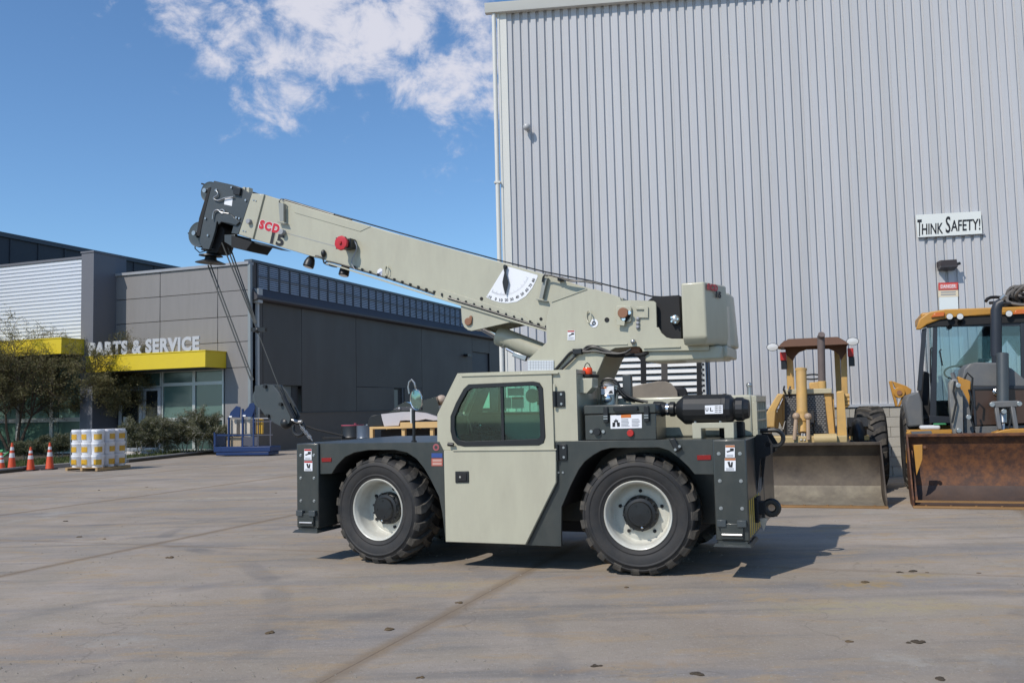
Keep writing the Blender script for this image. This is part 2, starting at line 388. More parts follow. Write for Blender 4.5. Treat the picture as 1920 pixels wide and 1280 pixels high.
    bp2 = t.nodes.new('ShaderNodeBump'); bp2.inputs['Strength'].default_value = .25; bp2.inputs['Distance'].default_value = .03; l(noi(3, 5, .6), bp2.inputs['Height']); l(bp.outputs[0], bp2.inputs['Normal'])
    l(bp2.outputs[0], b.inputs['Normal'])
    return m
SLAB = 5.25
M_SLAB = ground_mat('concrete_slab', True)
M_GROUND = ground_mat('concrete_far', False)
M_JOINT = mat('joint_dirt', (.20,.15,.105), .95, var=.3, scale=9)
g = MB().box(-420, 420, -60, 760, -.4, -.022).build('ground', M_GROUND); struct(g)
pB = ground(600, 1280); GA = R(20)
GF = Frame(pB.x, pB.y, GA)
yard = thing('yard_pavement', (pB.x, pB.y, 0), GA, None, None); struct(yard); yard.name = 'pavement'
MB().box(-34, 42, -12, 50, -.021, -.0012).build('joint_filler', M_JOINT, yard)
sm = MB().hexa([(.004,.004,-.0118),(SLAB-.004,.004,-.0118),(SLAB-.004,SLAB-.004,-.0118),(.004,SLAB-.004,-.0118),
                (.006,.006,0),(SLAB-.006,.006,0),(SLAB-.006,SLAB-.006,0),(.006,SLAB-.006,0)]).mesh('concrete_slab', M_SLAB, 0)
for i in range(-7, 8):
    for j in range(-2, 10):
        c = GF.O + GF.X*((i+.5)*SLAB) + GF.Y*((j+.35)*SLAB)
        if -27 < c.x < 24 and -5 < c.y < 47 and abs(c.x) < 12 + .62*max(c.y, 0):
            inst(sm, 'concrete_slab', yard, (i*SLAB, (j-.15)*SLAB, 0))

# ================================================================== BIG RIBBED BUILDING (right)
M_SIDING = mat('ribbed_siding', (.525,.525,.538), .5, metal=.0, var=.035, scale=.5, dirt=(.40,.395,.38), dirt_amt=.5, dscale=1.0, stretch=(2.2,2.2,.10), rand=.045)
M_TRIM = mat('pale_trim', (.66,.65,.60), .5, var=.03)
M_CMU = mat('concrete_block', (.43,.405,.35), .9, var=.1, scale=6, bump=.4, bscale=45, dirt=(.30,.27,.22), dirt_amt=.35, dscale=3, rand=.14)
M_MORTAR = mat('mortar', (.36,.34,.30), .95, var=.1)
BA = R(7.5)
P0 = ground(1690, 893); _f = Frame(P0.x, P0.y, BA); _v = _f.pt(953, 842, 0); O_ = P0 + _f.X*_v.x
BF = Frame(O_.x, O_.y, BA)
zsill = BF.pt(1550, 760, 0).z; ztop = BF.pt(948, 15, 0).z
print('BB origin', O_, 'sill', zsill, 'top', ztop)
bb = fthing('metal_clad_building', BF, 'tall industrial shed clad in pale ribbed metal above a concrete block base', 'building')
LEN = 24.0; PIT = .183; NP = 5
MB().box(.02, LEN, .045, .25, 0, ztop-.02).build('wall_core', M_MORTAR, bb)
MB().box(0, .02, .0, 26, 0, ztop).add([], []).build('side_wall', M_SIDING, bb)
MB().box(LEN, LEN+.02, .0, 26, 0, ztop).build('side_wall', M_SIDING, bb)
MB().hexa([(-.12,-.1,ztop+.02),(LEN+.1,-.1,ztop+.02),(LEN+.1,26,ztop+.8),(-.12,26,ztop+.8),(-.12,-.1,ztop+.1),(LEN+.1,-.1,ztop+.1),(LEN+.1,26,ztop+.9),(-.12,26,ztop+.9)]).build('roof', M_TRIM, bb)
pm = MB(); prof = []
for k in range(NP):
    x = k*PIT; prof += [(x, 0.0), (x+.112, 0.0), (x+.122, .042), (x+.170, .042)]
prof += [(NP*PIT, 0.0)]
for z0, z1 in ((zsill, ztop),):
    n = len(prof); vs = [(x, y, z0) for x, y in prof] + [(x, y, z1) for x, y in prof]
    pm.add(vs, [(i, i+1, i+1+n, i+n) for i in range(n-1)])
pme = pm.mesh('siding_panel', M_SIDING, 0)
NPAN = 24
for i in range(NPAN):
    inst(pme, 'siding_panel', bb, (.19 + i*PIT*NP, random.uniform(-.003, .003), 0))
MB().box(-.02, .19, -.03, .045, 0, ztop).box(-.02, .03, -.045, -.03, 0, ztop).build('corner_trim', M_TRIM, bb, bevel=.004)
dsx = MB().cyl((-.09, -.06, .1), (-.09, -.06, ztop-.1), .05, 12)
for zz in (1.5, 4, 6.6): dsx.box(-.16, -.02, -.12, 0, zz, zz+.04)
dsx.build('downspout', M_TRIM, bb)
gut = MB().prism([(-.18, ztop-.02), (-.14, ztop-.14), (0, ztop-.14), (0, ztop+.06), (-.2, ztop+.06)], -.28, LEN, axis='x').build('gutter', M_TRIM, bb)
MB().box(.0, LEN, -.035, .04, zsill-.045, zsill+.012).build('sill_flashing', mat('flashing', (.45,.47,.5), .5), bb)
bm_ = MB().box(.004, .394, 0, .05, .004, .186).mesh('concrete_block', M_CMU, 0)
rows = 7; bh = (zsill-.06)/rows
bm_.transform(Matrix.Diagonal((1, 1, bh/.19, 1)))
far = MB(); cnt = 0
for r_ in range(rows):
    for k in range(int(LEN/.4)):
        x = k*.4 + (.2 if r_ % 2 else 0) + .02
        if x + .4 > LEN: continue
        if 4.4 < x < 14.6:
            inst(bm_, 'concrete_block', bb, (x, -.006+random.uniform(-.003,.003), r_*bh)); cnt += 1
        else: far.box(x+.004, x+.394, -.006, .045, r_*bh+.004, r_*bh+bh-.004)
stuff(far.build('concrete_blocks', M_CMU, bb, smooth=0))
print('blocks', cnt)
# louvre vent in the wall
a = BF.pt(1128, 664, 0); b2 = BF.pt(1321, 664, 0)
lz1 = BF.pt(1250, 652, 0).z; lz0 = .75
M_LOUV = mat('louvre_white', (.66,.65,.62), .5, var=.04)
vent = MB().box(a.x-.06, a.x, -.07, .03, lz0, lz1).box(b2.x, b2.x+.05, -.07, .03, lz0, lz1).box(a.x, b2.x, -.07, .03, lz1, lz1+.06).box(a.x, b2.x, -.07, .03, lz0-.06, lz0).build('louvre_frame', M_BLACKM, bb)
MB().box(a.x, b2.x, -.055, -.05, lz0, lz1).build('louvre_backing', M_BLACKM, vent)
lp = 12.2/1700*19.0
k = 0
sl = MB().hexa([(0,-.125,0),(b2.x-a.x,-.125,0),(b2.x-a.x,-.115,-.01),(0,-.115,-.01),(0,-.06,.095),(b2.x-a.x,-.06,.095),(b2.x-a.x,-.052,.085),(0,-.052,.085)]).mesh('louvre_slat', M_LOUV, 0)
while lz0 + (k+1)*lp < lz1: inst(sl, 'louvre_slat', vent, (a.x, 0, lz0+.02+k*lp)); k += 1

# signs and lamps on the wall
def quad(fr, pts, ly): return [fr.pt(x, y, ly) for x, y in pts]
sg = fthing('safety_sign', BF, 'white board with THINK SAFETY! lettering high on the ribbed wall', 'sign')
c4_ = BF.xz([(1717,403),(1839,396),(1842,438),(1721,445)], -.06)
MB().prism(c4_, -.06, -.035).build('board', mat('sign_white', (.74,.76,.72), .5, var=.03), sg)
wl = [(1720,412,1728,443,'T',1.0),(1728.5,417,1768,440,'HINK',0),(1773,406,1782,437,'S',1),(1783,410,1838,434,'AFETY!',0)]
for x0, y0, x1, y1, s_, big in wl:
    sk = -.055*(x1-x0)
    bl, br, tl = quad(BF, [(x0, y1), (x1, y1+sk), (x0, y0+ (3 if not big else 0))], -.0605)
    text(s_, 'lettering', M_INK, sg, bl, br, tl, .006, bold=.012)
for k in range(7):
    v = BF.pt(1726+k*18.6, 444-k*1.1, -.05); MB().box(v.x-.012, v.x+.10, -.045, -.0, v.z-.03, v.z-.005).build('standoff', M_INKG, sg)
dl = fthing('wall_light', BF, 'dark box floodlight on the ribbed wall below the THINK SAFETY! board', 'lamp')
p_ = BF.xz([(1763,488),(1794,486),(1796,497),(1764,499)], -.25)
MB().prism(p_, -.25, -.0).build('housing', mat('lamp_bronze', (.045,.035,.035), .5), dl, bevel=.008)
v = BF.pt(1764, 500, -.25); w_ = BF.pt(1796, 499, -.25)
MB().hexa([(v.x,-.25,v.z-.01),(w_.x,-.25,v.z-.01),(w_.x,-.04,v.z-.06),(v.x,-.04,v.z-.06),(v.x,-.25,v.z+.02),(w_.x,-.25,v.z+.02),(w_.x,-.04,v.z+.02),(v.x,-.04,v.z+.02)]).build('diffuser', mat('lens_dark', (.06,.05,.05), .3), dl)
MB().cyl((w_.x-.02,-.16,v.z+.04), (w_.x+.08,-.16,v.z+.07), .03, 10).build('photocell', M_BLACK, dl)
dg_ = fthing('danger_sign', BF, 'red and cream notice above a blank white sheet on the ribbed wall', 'sign')
p_ = BF.xz([(1760,531),(1796,530),(1797,556),(1760,557)], -.03); MB().prism(p_, -.03, -.0).build('board', mat('notice_cream', (.72,.62,.45), .6), dg_)
p_ = BF.xz([(1759.5,530),(1796.5,529),(1796.5,543),(1759.5,544)], -.036); MB().prism(p_, -.036, -.031).build('header', mat('notice_red', (.55,.05,.045), .5), dg_)
p_ = BF.xz([(1762,533),(1794,532),(1794,541),(1762,542)], -.041); MB().prism(p_, -.041, -.037).build('header_oval', mat('notice_pink', (.72,.22,.18), .5), dg_, bevel=.0)
bl, br, tl = quad(BF, [(1764,540.4),(1792,539.4),(1764,534)], -.0415); text('DANGER', 'lettering', M_WHITE, dg_, bl, br, tl, .003, bold=.01)
for k in range(2):
    pass  #'------', 'print_line', M_INK, dg_, bl, br, tl, .003)
for k in range(2): MB().prism(BF.xz([(1764,546.8+k*4.6),(1792,545.9+k*4.6),(1792,548.2+k*4.6),(1764,549.1+k*4.6)], -.0305), -.0312, -.0301).build('print_line', M_INKG, dg_)
p_ = BF.xz([(1761,557),(1796,556),(1797,580),(1762,581)], -.028); MB().prism(p_, -.028, -.0).build('blank_sheet', mat('sheet_white', (.74,.78,.76), .5, var=.03), dg_)
cd = fthing('security_camera', BF, 'small grey dome camera high near the left corner of the ribbed wall', 'camera')
v = BF.pt(988, 238, -.12)
MB().cyl((v.x, 0, v.z), (v.x, -.12, v.z), .05, 14).build('mount', M_STEEL, cd)
MB().sphere((v.x, -.14, v.z-.01), .085, 16, 10).build('dome', mat('dome_grey', (.42,.42,.42), .3), cd)

# ================================================================== SERVICE BUILDING (left)
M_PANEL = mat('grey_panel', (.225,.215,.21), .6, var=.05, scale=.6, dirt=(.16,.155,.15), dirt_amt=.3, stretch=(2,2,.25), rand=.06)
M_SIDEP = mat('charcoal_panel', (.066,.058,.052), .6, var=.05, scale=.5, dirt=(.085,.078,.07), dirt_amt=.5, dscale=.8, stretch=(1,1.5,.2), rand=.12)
M_DARKM = mat('dark_cladding', (.045,.05,.06), .6, var=.1)
M_COLG = mat('column_blue_grey', (.135,.14,.16), .6, var=.05)
M_YEL = mat('yellow_fascia', (.66,.50,.022), .5, var=.03, dirt=(.5,.36,.05), dirt_amt=.2)
M_WSID = mat('white_siding', (.62,.66,.72), .5, var=.03)
M_MULL = mat('mullion_aluminium', (.50,.53,.51), .4, metal=.3, var=.04)
M_LETT = mat('pale_letters', (.46,.47,.48), .5, var=.03)
M_BROWNB = mat('split_block', (.125,.112,.098), .9, var=.15, scale=3, bump=.3)
_o = ground(466, 848.5); SA = R(20.4); SF = Frame(_o.x, _o.y, SA)
def sx(px, py=640, ly=0): return SF.pt(px, py, ly).x
def sz(px, py, ly=0): return SF.pt(px, py, ly).z
Hc = sz(465, 490)
def solve_depth(pf, pb, py):
    lo, hi = -4.0, 0.0
    for _ in range(40):
        m_ = (lo+hi)/2
        if SF.gx(pb, py, SF.pt(pf, py, m_).x).y > 0: hi = m_
        else: lo = m_
    return (lo+hi)/2
DC = solve_depth(175, 218, 560); D1 = DC-.03
print('SB origin', _o, 'Hc', Hc, 'canopy depth', D1, 'col depth', DC)
sb = fthing('service_building', SF, 'grey panelled workshop with yellow canopies and PARTS & SERVICE lettering', 'building')
xl = sx(218, 560); LW = SF.gx(935, 690, 0).y + 6
zc1t = sz(385, 658, D1); zc1b = sz(385, 688, D1)
zb = SF.gx(640, 771, 0).z
# solid cores set behind the skins
MB().prism([(-30, .12), (-.06, .12), (-.06, LW), (-30, LW)], zc1b, Hc-.15, axis='z').build('core', M_DARKM, sb)
# front panels
vj = [0, sx(408, 580), sx(300, 580), sx(210, 560)]
zr = [zc1b]; nrow = 4
for k in range(1, nrow+1): zr.append(zc1b + (Hc-.12-zc1b)*k/nrow)
for i in range(3):
    for k in range(nrow):
        MB().box(vj[i+1]+.012, vj[i]-.012, 0, .1, zr[k]+.01, zr[k+1]-.01).build('wall_panel', M_PANEL, sb, bevel=.01, seg=1)
MB().box(sx(421, 640)+.02, -.012, 0, .1, .0, zc1b-.01).build('wall_panel', M_PANEL, sb, bevel=.01, seg=1)
MB().box(sx(210,560), .06, -.07, .3, Hc-.12, Hc).build('coping', mat('coping', (.30,.31,.33), .5), sb)
MB().box(.0, .13, -.03, .12, 0, Hc-.12).build('corner_trim', mat('corner_trim', (.22,.25,.26), .5), sb)
# storefront under the right canopy
xs0, xs1 = sx(219, 760), sx(420, 760)
MB().box(xs0, xs1, .7, .8, 0, zc1b).build('interior_backing', M_DARKM, sb)
M_GL1 = mat('green_glass', (.05,.095,.09), .12, var=.15, scale=.4, spec=.8)
M_GL2 = mat('frosted_green_glass', (.20,.34,.29), .22, var=.08, scale=.4, spec=.7)
M_GL3 = mat('lower_green_glass', (.085,.16,.12), .16, var=.15, scale=.5, spec=.7)
def win(x0, x1, z0, z1, gm, ly=.05, w=.07):
    f = MB()
    f.box(x0, x0+w, ly-.05, ly+.05, z0, z1).box(x1-w, x1, ly-.05, ly+.05, z0, z1).box(x0+w, x1-w, ly-.05, ly+.05, z0, z0+w).box(x0+w, x1-w, ly-.05, ly+.05, z1-w, z1)
    o = f.build('window', M_MULL, sb); MB().box(x0+w, x1-w, ly+.01, ly+.02, z0+w, z1-w).build('pane', gm, o); return o
xa, xb_, xc = sx(303, 750), sx(363, 750), sx(419, 750)
zh = sz(363, 719); zs = sz(363, 785)
win(xa, xb_, zh, zc1b, M_GL1); win(xb_+.002, xc, zh, zc1b, M_GL1)
win(xa, xb_, zs, zh-.002, mat('mid_green_glass', (.075,.14,.125), .14, var=.2, scale=.4, spec=.8)); win(xb_+.002, xc, zs, zh-.002, mat('mid_green_glass', (0,0,0)))
win(xa, xb_, .1, zs-.002, M_GL1); win(xb_+.002, xc, .1, zs-.002, M_GL1)
win(sx(219, 750), sx(302, 750), sz(260, 727)+.002, zc1b, M_GL1)
M_DOORF = mat('door_frame', (.40,.42,.44), .45, var=.05)
for i, (p0, p1) in enumerate(((222, 266), (267, 301))):
    x0, x1 = sx(p0, 790), sx(p1, 790); f = MB(); w = .17; zt = sz(260, 728)
    f.box(x0, x0+w, 0, .1, 0, zt).box(x1-w, x1, 0, .1, 0, zt).box(x0+w, x1-w, 0, .1, 0, .25).box(x0+w, x1-w, 0, .1, zt-.12, zt)
    d_ = f.build('door', M_DOORF, sb); MB().box(x0+w, x1-w, .04, .05, .25, zt-.12).build('pane', mat('dark_glass', (.012,.016,.018), .1), d_)
    MB().cyl(((x1-w/2) if i == 0 else (x0+w/2), -.05, .85), ((x1-w/2) if i == 0 else (x0+w/2), -.05, 1.25), .018, 8).build('handle', M_STEEL, d_)
    if i == 0: MB().box(x0+w+.08, x0+w+.36, .03, .038, 1.25, 1.62).build('paper_notice', M_WHITE, d_)
# canopies
def canopy(x0, x1, dfront, dback, zt, zb_):
    o = MB().box(x0, x1, dfront, dback, zb_, zt).build('canopy', M_YEL, sb, bevel=.015)
    MB().box(x0+.05, x1-.05, dfront+.05, dback, zb_-.03, zb_-.003).build('soffit', M_DARKM, o)
    MB().box(x0-.02, x1+.02, dfront-.02, dback, zt+.002, zt+.05).build('cap_strip', M_YEL, o)
canopy(sx(161, 680, D1), sx(385, 670, D1), D1, -.01, zc1t, zc1b)
# lettering
TL = D1+.075; bl = SF.pt(168, 662.5, TL); br = SF.pt(375.5, 656.5, TL); tl = Vector((bl.x, TL, SF.pt(375, 629.5, TL).z))
br.z = max(SF.pt(375, 657, TL).z, zc1t+.03); bl.z = br.z
text('PARTS & SERVICE', 'lettering', M_LETT, sb, (bl.x, TL, bl.z), (br.x, TL, br.z), (bl.x, TL, tl.z), .07, bold=.045, spacing=1.1)
# column
cx0, cx1 = sx(152, 560, DC), sx(175, 560, DC); zct = sz(175, 473, DC)
MB().box(cx0, cx1, DC, .6, 0, zct).build('column', M_COLG, sb, bevel=.01)
MB().box(cx0-.03, cx1+.03, DC-.03, .6, zct+.002, zct+.08).build('column_cap', M_COLG, sb)
# white siding bay and its glazing
DW = DC + .22
xw0 = sx(-160, 560, DW); xw1 = cx0
zw0, zw1 = sz(75, 641, DW), sz(152, 485, DW)
pit = (zw1-zw0)/21; pr = []
for k in range(21):
    z = zw0 + k*pit; pr += [(0, z), (0, z+pit*.70), (.06, z+pit*.76), (.06, z+pit*.96)]
pr.append((0, zw1)); n = len(pr); m_ = MB()
m_.add([(xw0, DW+y, z) for y, z in pr] + [(xw1, DW+y, z) for y, z in pr], [(i, i+1, i+1+n, i+n) for i in range(n-1)])
m_.build('ribbed_siding', M_WSID, sb, smooth=0)
MB().box(xw0, xw1, DW+.07, DW+.3, zw0, zw1-.02).build('siding_core', M_DARKM, sb)
MB().box(xw0, xw1+.0, DW-.05, DW+.35, zw1, zw1+.10).build('coping', M_COLG, sb)
D2 = DW + D1 - .1
canopy(xw0, sx(115, 650, D2), D2, DW-.01, sz(115, 634.5, D2), sz(115, 663, D2))
zt2 = sz(115, 663, D2); zh2 = sz(100, 787, DW)
xsx = [sx(p, 760, DW) for p in (-150, -90, -30, 31, 94, 151)]
for i in range(5):
    win(xsx[i]+.001, xsx[i+1]-.001, zh2+.001, zt2+.0, M_GL2, DW+.1, .09)
    win(xsx[i]+.001, xsx[i+1]-.001, .05, zh2-.001, M_GL3, DW+.1, .09)
    if i != 2: MB().box(xsx[i]+.09, xsx[i]+.09+.32, DW+.09, DW+.105, .15, zt2-.05).build('dark_blind_edge', M_GL1, sb)
MB().box(xw0, xw1, DW+.5, DW+.6, 0, zw0).build('interior_backing', M_DARKM, sb)
# side wall facing right
ypx = [SF.gx(p, 650, 0).y for p in (478, 491, 564, 666, 789, 884, 916, 960)]
zg = SF.gx(700, 600.5, 0).z
zlv0, zlv1 = SF.gx(600, 562, 0).z, SF.gx(600, 521, 0).z
print('side z', zb, zg, zlv0, zlv1, Hc, ypx)
M_REC = mat('recess_dark', (.03,.032,.035), .7)
ny = 3
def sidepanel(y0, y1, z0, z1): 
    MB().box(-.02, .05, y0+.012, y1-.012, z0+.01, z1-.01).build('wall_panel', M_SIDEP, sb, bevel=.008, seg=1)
openings = {1: (SF.gx(522,740,0).y, SF.gx(563,740,0).y-.05, 0, SF.gx(545,723,0).z), 3: (SF.gx(738,740,0).y, SF.gx(757,740,0).y, 0, SF.gx(748,727,0).z), 5: (ypx[5]+.05, ypx[6]-.05, SF.gx(900,740,0).z, SF.gx(900,661,0).z)}
for i in range(len(ypx)-1):
    y0, y1 = ypx[i], ypx[i+1]
    op = openings.get(i)
    if op:
        a0, a1, b0, b1 = op
        if a0-y0 > .3: sidepanel(y0, a0, zb, b1)
        if y1-a1 > .3: sidepanel(a1, y1, zb, b1)
        sidepanel(y0, y1, b1, zg)
        o = MB().box(-.16, -.12, a0, a1, max(b0, 0), b1).build('door', M_REC if i != 1 else mat('door_green_grey', (.10,.115,.115), .5), sb)
        if i == 3: MB().box(-.115, -.10, a0, a0+(a1-a0)*.55, .1, b1-.1).build('pane', mat('door_blue', (.05,.065,.08), .3), o)
        if i == 1: MB().box(-.115, -.10, a1-(a1-a0)*.3, a1, .1, b1-.02).build('shade_panel', M_REC, o)
    else: sidepanel(y0, y1, zb, zg)
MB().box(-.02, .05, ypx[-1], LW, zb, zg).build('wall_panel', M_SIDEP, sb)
MB().box(-.10, .07, .14, LW, 0, zb-.02).build('block_base', M_BROWNB, sb)
MB().box(-.05, .10, .14, LW, zb-.02, zb+.01).build('base_flashing', M_DARKM, sb)
MB().prism([(-.05, zg), (.28, zg), (.36, zg+.06), (.36, zg+.15), (.02, zlv0), (-.05, zlv0)], .14, LW).build('sloping_fascia', mat('fascia_brown', (.06,.056,.062), .6), sb)
sb.children[-1].data.name = 'sloping_fascia'
y0 = SF.gx(481, 530, 0).y; y1_ = SF.gx(502, 530, 0).y; dy = y1_-y0
lm = MB(); hL = zlv1-zlv0
for k in range(12):
    z = k*hL/12
    lm.hexa([(-.03,.05,z+.02),(.05,.05,z),(.05,dy-.05,z),(-.03,dy-.05,z+.02),(-.01,.05,z+hL/12-.02),(.02,.05,z+hL/12-.03),(.02,dy-.05,z+hL/12-.03),(-.01,dy-.05,z+hL/12-.02)])
M_LV = mat('louvre_blue_grey', (.42,.47,.53), .5, var=.06)
lme = lm.mesh('louvre_panel', M_LV, 0)
fm = MB().box(-.05, .07, -.05, .05, 0, hL).mesh('louvre_post', M_DARKM, 0)
k = 0
MB().box(-.12, -.06, .2, LW, zlv0, zlv1).build('louvre_backing', M_DARKM, sb)
while y0 + (k+1)*dy < LW:
    inst(lme, 'louvre_panel', sb, (0, y0+k*dy, zlv0)); inst(fm, 'louvre_post', sb, (0, y0+k*dy, zlv0)); k += 1
MB().box(-.04, .075, y0, LW, zlv0+hL*.47, zlv0+hL*.51).build('louvre_rail', M_DARKM, sb)
MB().box(-.3, .09, .14, LW, zlv1, zlv1+.12).build('parapet_cap', mat('cap_slate', (.07,.085,.10), .5), sb)
MB().box(-.06, .04, .12, y0-.06, zg+.3, zlv1).build('end_panel', M_SIDEP, sb)
dsy = SF.gx(474, 640, .14).y if False else .45
MB().box(.06, .20, dsy-.06, dsy+.06, zb-.4, zg-.1).box(.04, .30, dsy-.16, dsy+.16, zg-.12, zg+.5).build('downspout', mat('downspout_grey', (.40,.41,.40), .5), sb, bevel=.01)
v = SF.gx(876, 666, .1); MB().box(.03, .35, v.y-.5, v.y+.1, v.z-.08, v.z+.06).build('wall_lamp', M_BLACK, sb)
# tall dark shed behind
xt = sx(0, 500, 0) - 4.0; vt = SF.gx(0, 443.5, xt)
tb = fthing('dark_warehouse', SF, 'tall black clad warehouse rising behind the white siding and grey workshop', 'building')
MB().box(xt-20, xt, vt.y-14, vt.y+60, 0, vt.z).build('wall', mat('black_cladding', (.035,.038,.048), .6, var=.1), tb)
MB().box(xt-20.1, xt+.12, vt.y-14.1, vt.y+60.1, vt.z+.002, vt.z+.25).build('roof_edge', mat('slate_edge', (.05,.06,.075), .5), tb)
for k in range(40): MB().box(xt+.0, xt+.05, vt.y-12+k*1.8, vt.y-11.93+k*1.8, 4, vt.z-.01).build('standing_seam', mat('black_cladding', (0,0,0)), tb)

# planting strip and kerb
kb = [ground(-160, 905), ground(60, 881), ground(240, 867), ground(400, 849.5), ground(520, 845)]
def strip(path, w, z0, z1, mb):
    for i in range(len(path)-1):
        a_, b_ = Vector(path[i][:2]), Vector(path[i+1][:2]); d_ = (b_-a_).normalized(); n_ = Vector((-d_.y, d_.x))
        mb.hexa([(*a_, z0), (*b_, z0), (*(b_+n_*w), z0), (*(a_+n_*w), z0), (*a_, z1), (*b_, z1), (*(b_+n_*w), z1), (*(a_+n_*w), z1)])
    return mb
kerb = strip(kb, .18, -.01, .14, MB()).build('kerb', mat('kerb_concrete', (.27,.255,.235), .85, var=.15, scale=4, bump=.3), bevel=.02); struct(kerb)
back = [SF.O + SF.X*x + SF.Y*y for x, y in ((-.2, .3), (-26, .3))]
poly = [(v.x, v.y) for v in kb]
n_ = [(p[0]+.05, p[1]+.14) for p in poly]
soil = MB().prism(n_ + [(back[0].x, back[0].y), (back[1].x-6, back[1].y)], -.01, .09, axis='z').build('planting_bed', mat('soil', (.07,.055,.035), .95, var=.3, scale=3, bump=.5)); struct(soil)
# ================================================================== THE CRANE
_o = ground(1205, 1081); CA = R(21.6); CR = Frame(_o.x, _o.y, CA)
crane = fthing('carry_deck_crane', CR, 'cream and dark grey carry deck crane with its boom raised to the left', 'crane')
def X(n, ly, *v): return CR.xz(q(n, *v), ly)
def P(n, x, y, ly): p = q(n, x, y)[0]; return CR.pt(p[0], p[1], ly)
def plate(name, m, poly, y0, y1, bevel=.004, parent=None, holes=(), label=None, seg=2, smooth=35):
    return MB().prism(poly, y0, y1, holes=holes).build(name, m, parent or crane, bevel=bevel, seg=seg, label=label, smooth=smooth)
zd = CR.pt(1087, 826, 0).z; zdl = CR.pt(575, 829, 0).z
print('crane', _o, 'deck z right/left', zd, zdl, 'wheels', CR.pt(1196,968.5,.03), CR.pt(707.5,957.8,.03))
WID = 2.2
xL0, xL1 = P(5,60,500,0).x, P(5,190,500,0).x
xR0, xR1 = P(7,1185,180,0).x, P(7,1435,180,0).x
# --- outrigger housings
def outrigger(x0, x1, zb_, far):
    y0, y1 = (-.03, .95) if not far else (WID-.95, WID+.03)
    h = MB().box(x0, x1, y0, y1, zb_, zd).build('outrigger_housing', M_GREY, crane, bevel=.012)
    w = x1-x0; s = -1 if not far else 1; yf = y0 if not far else y1
    foot = MB().hexa([(x0-.02,min(yf,yf+s*.06)-.0,zb_-.045),(x1+.02,min(yf,yf+s*.06),zb_-.045),(x1+.02,max(yf,yf+s*.06)+(.5 if s<0 else 0),zb_-.045),(x0-.02,max(yf,yf+s*.06)+(.5 if s<0 else 0),zb_-.045),(x0,min(yf,yf+s*.03),zb_-.02),(x1,min(yf,yf+s*.03),zb_-.02),(x1,max(yf,yf+s*.03)+(.5 if s<0 else 0),zb_-.02),(x0,max(yf,yf+s*.03)+(.5 if s<0 else 0),zb_-.02)]).box(x0+.02,x1-.02,yf if s<0 else yf-.3,yf+.3 if s<0 else yf,zb_-.02,zb_+.001)
    foot.build('outrigger_foot', M_GREY, crane)
    MB().box(x0+.05, x1-.05, min(yf,yf+s*.03), max(yf,yf+s*.03), zb_+.02, zb_+.16).build('jack_leg', M_GREY, crane, bevel=.006)
    MB().box(x0+.02, x0+.10, yf+s*.045 if s<0 else yf, yf if s<0 else yf+.045, zb_+.13, zb_+.19).box(x1-.10, x1-.02, yf+s*.045 if s<0 else yf, yf if s<0 else yf+.045, zb_+.13, zb_+.19).build('jack_guide', M_GREY2, crane, bevel=.004)
    MB().cyl((x0+.06, yf+s*.035, zb_+.06), (x1-.06, yf+s*.035, zb_+.06), .012, 8).build('jack_pin', M_STEEL, crane)
    for i in range(2):
        for j in range(3):
            px_ = x0+.055 if i == 0 else x1-.055; pz = zb_ + (zd-zb_)*(.32+.27*j)
            MB().cyl((px_, yf, pz), (px_, yf+s*.012, pz), .0115, 6).cyl((px_, yf, pz), (px_, yf+s*.003, pz), .017, 10).build('bolt', M_STEEL, crane, smooth=30)
zbL = P(5,65,1015,-.03).z; zbR = P(7,1205,975,-.03).z
zbo = (zbL+zbR)/2+.05
for far in (False, True):
    outrigger(xL0, xL1, zbo, far); outrigger(xR0, xR1, zbo, far)
# cross members joining the housings
MB().box(xL0+.03, xL1-.03, .951, WID-.951, zbo+.25, zd).build('cross_member', M_GREY, crane, bevel=.01)
MB().box(xR0+.03, xR1-.004, .951, WID-.951, zbo+.22, zd).build('cross_member', M_GREY, crane, bevel=.01)
# --- side panels with the wheel arches
def arcpts(): pass
arch1 = X(5,0, 190,667, 262,665, 295,612, 340,565, 400,537, 480,523, 640,522, 715,538, 770,575, 815,630, 850,690, 905,800, 925,900, 945,1075)
arch2 = X(7,0, 50,975, 52,680, 120,520, 180,400, 225,340, 290,290, 350,256, 420,238, 780,234, 860,258, 930,310, 1000,375, 1050,435, 1190,437)
sp_ = [(xL1, zd)] + [(xL1, arch1[0][1])] + arch1[1:] + arch2[:-1] + [(xR0, arch2[-1][1]), (xR0, zd)]
plate('side_panel', M_GREY, sp_, .0, .03, .004)
plate('side_panel', M_GREY, sp_, WID-.03, WID, .004)
for ar in (arch1, arch2):
    a_ = ar[1:-1] if ar is arch1 else ar[1:-1]
    off = []
    cx_ = sum(p[0] for p in a_)/len(a_); cz_ = .5
    for p in a_:
        d_ = Vector((p[0]-cx_, p[1]-cz_)).normalized(); off.append((p[0]+d_.x*.012, p[1]+d_.y*.012))
    for y0, y1 in ((.031, .62), (WID-.62, WID-.031)):
        plate('arch_liner', M_BLACKM, a_+off[::-1], y0, y1, 0)
# --- frame and deck
MB().box(xL1, xR0, .62, WID-.62, .42, zd-.06).build('chassis_frame', M_GREY, crane, bevel=.01)
xcab0 = P(5,830,478,0).x; xcab1 = P(6,865,545,0).x
for x0, x1 in ((xL0, xcab0), (xcab1, xR1)):
    pass
MB().box(xL1+.002, xR0-.002, .0+.001, WID-.001, zd-.055, zd+.0).build('deck_plate', M_GREY, crane, bevel=.022, seg=3)
for px_ in (1.0, 1.9): pass
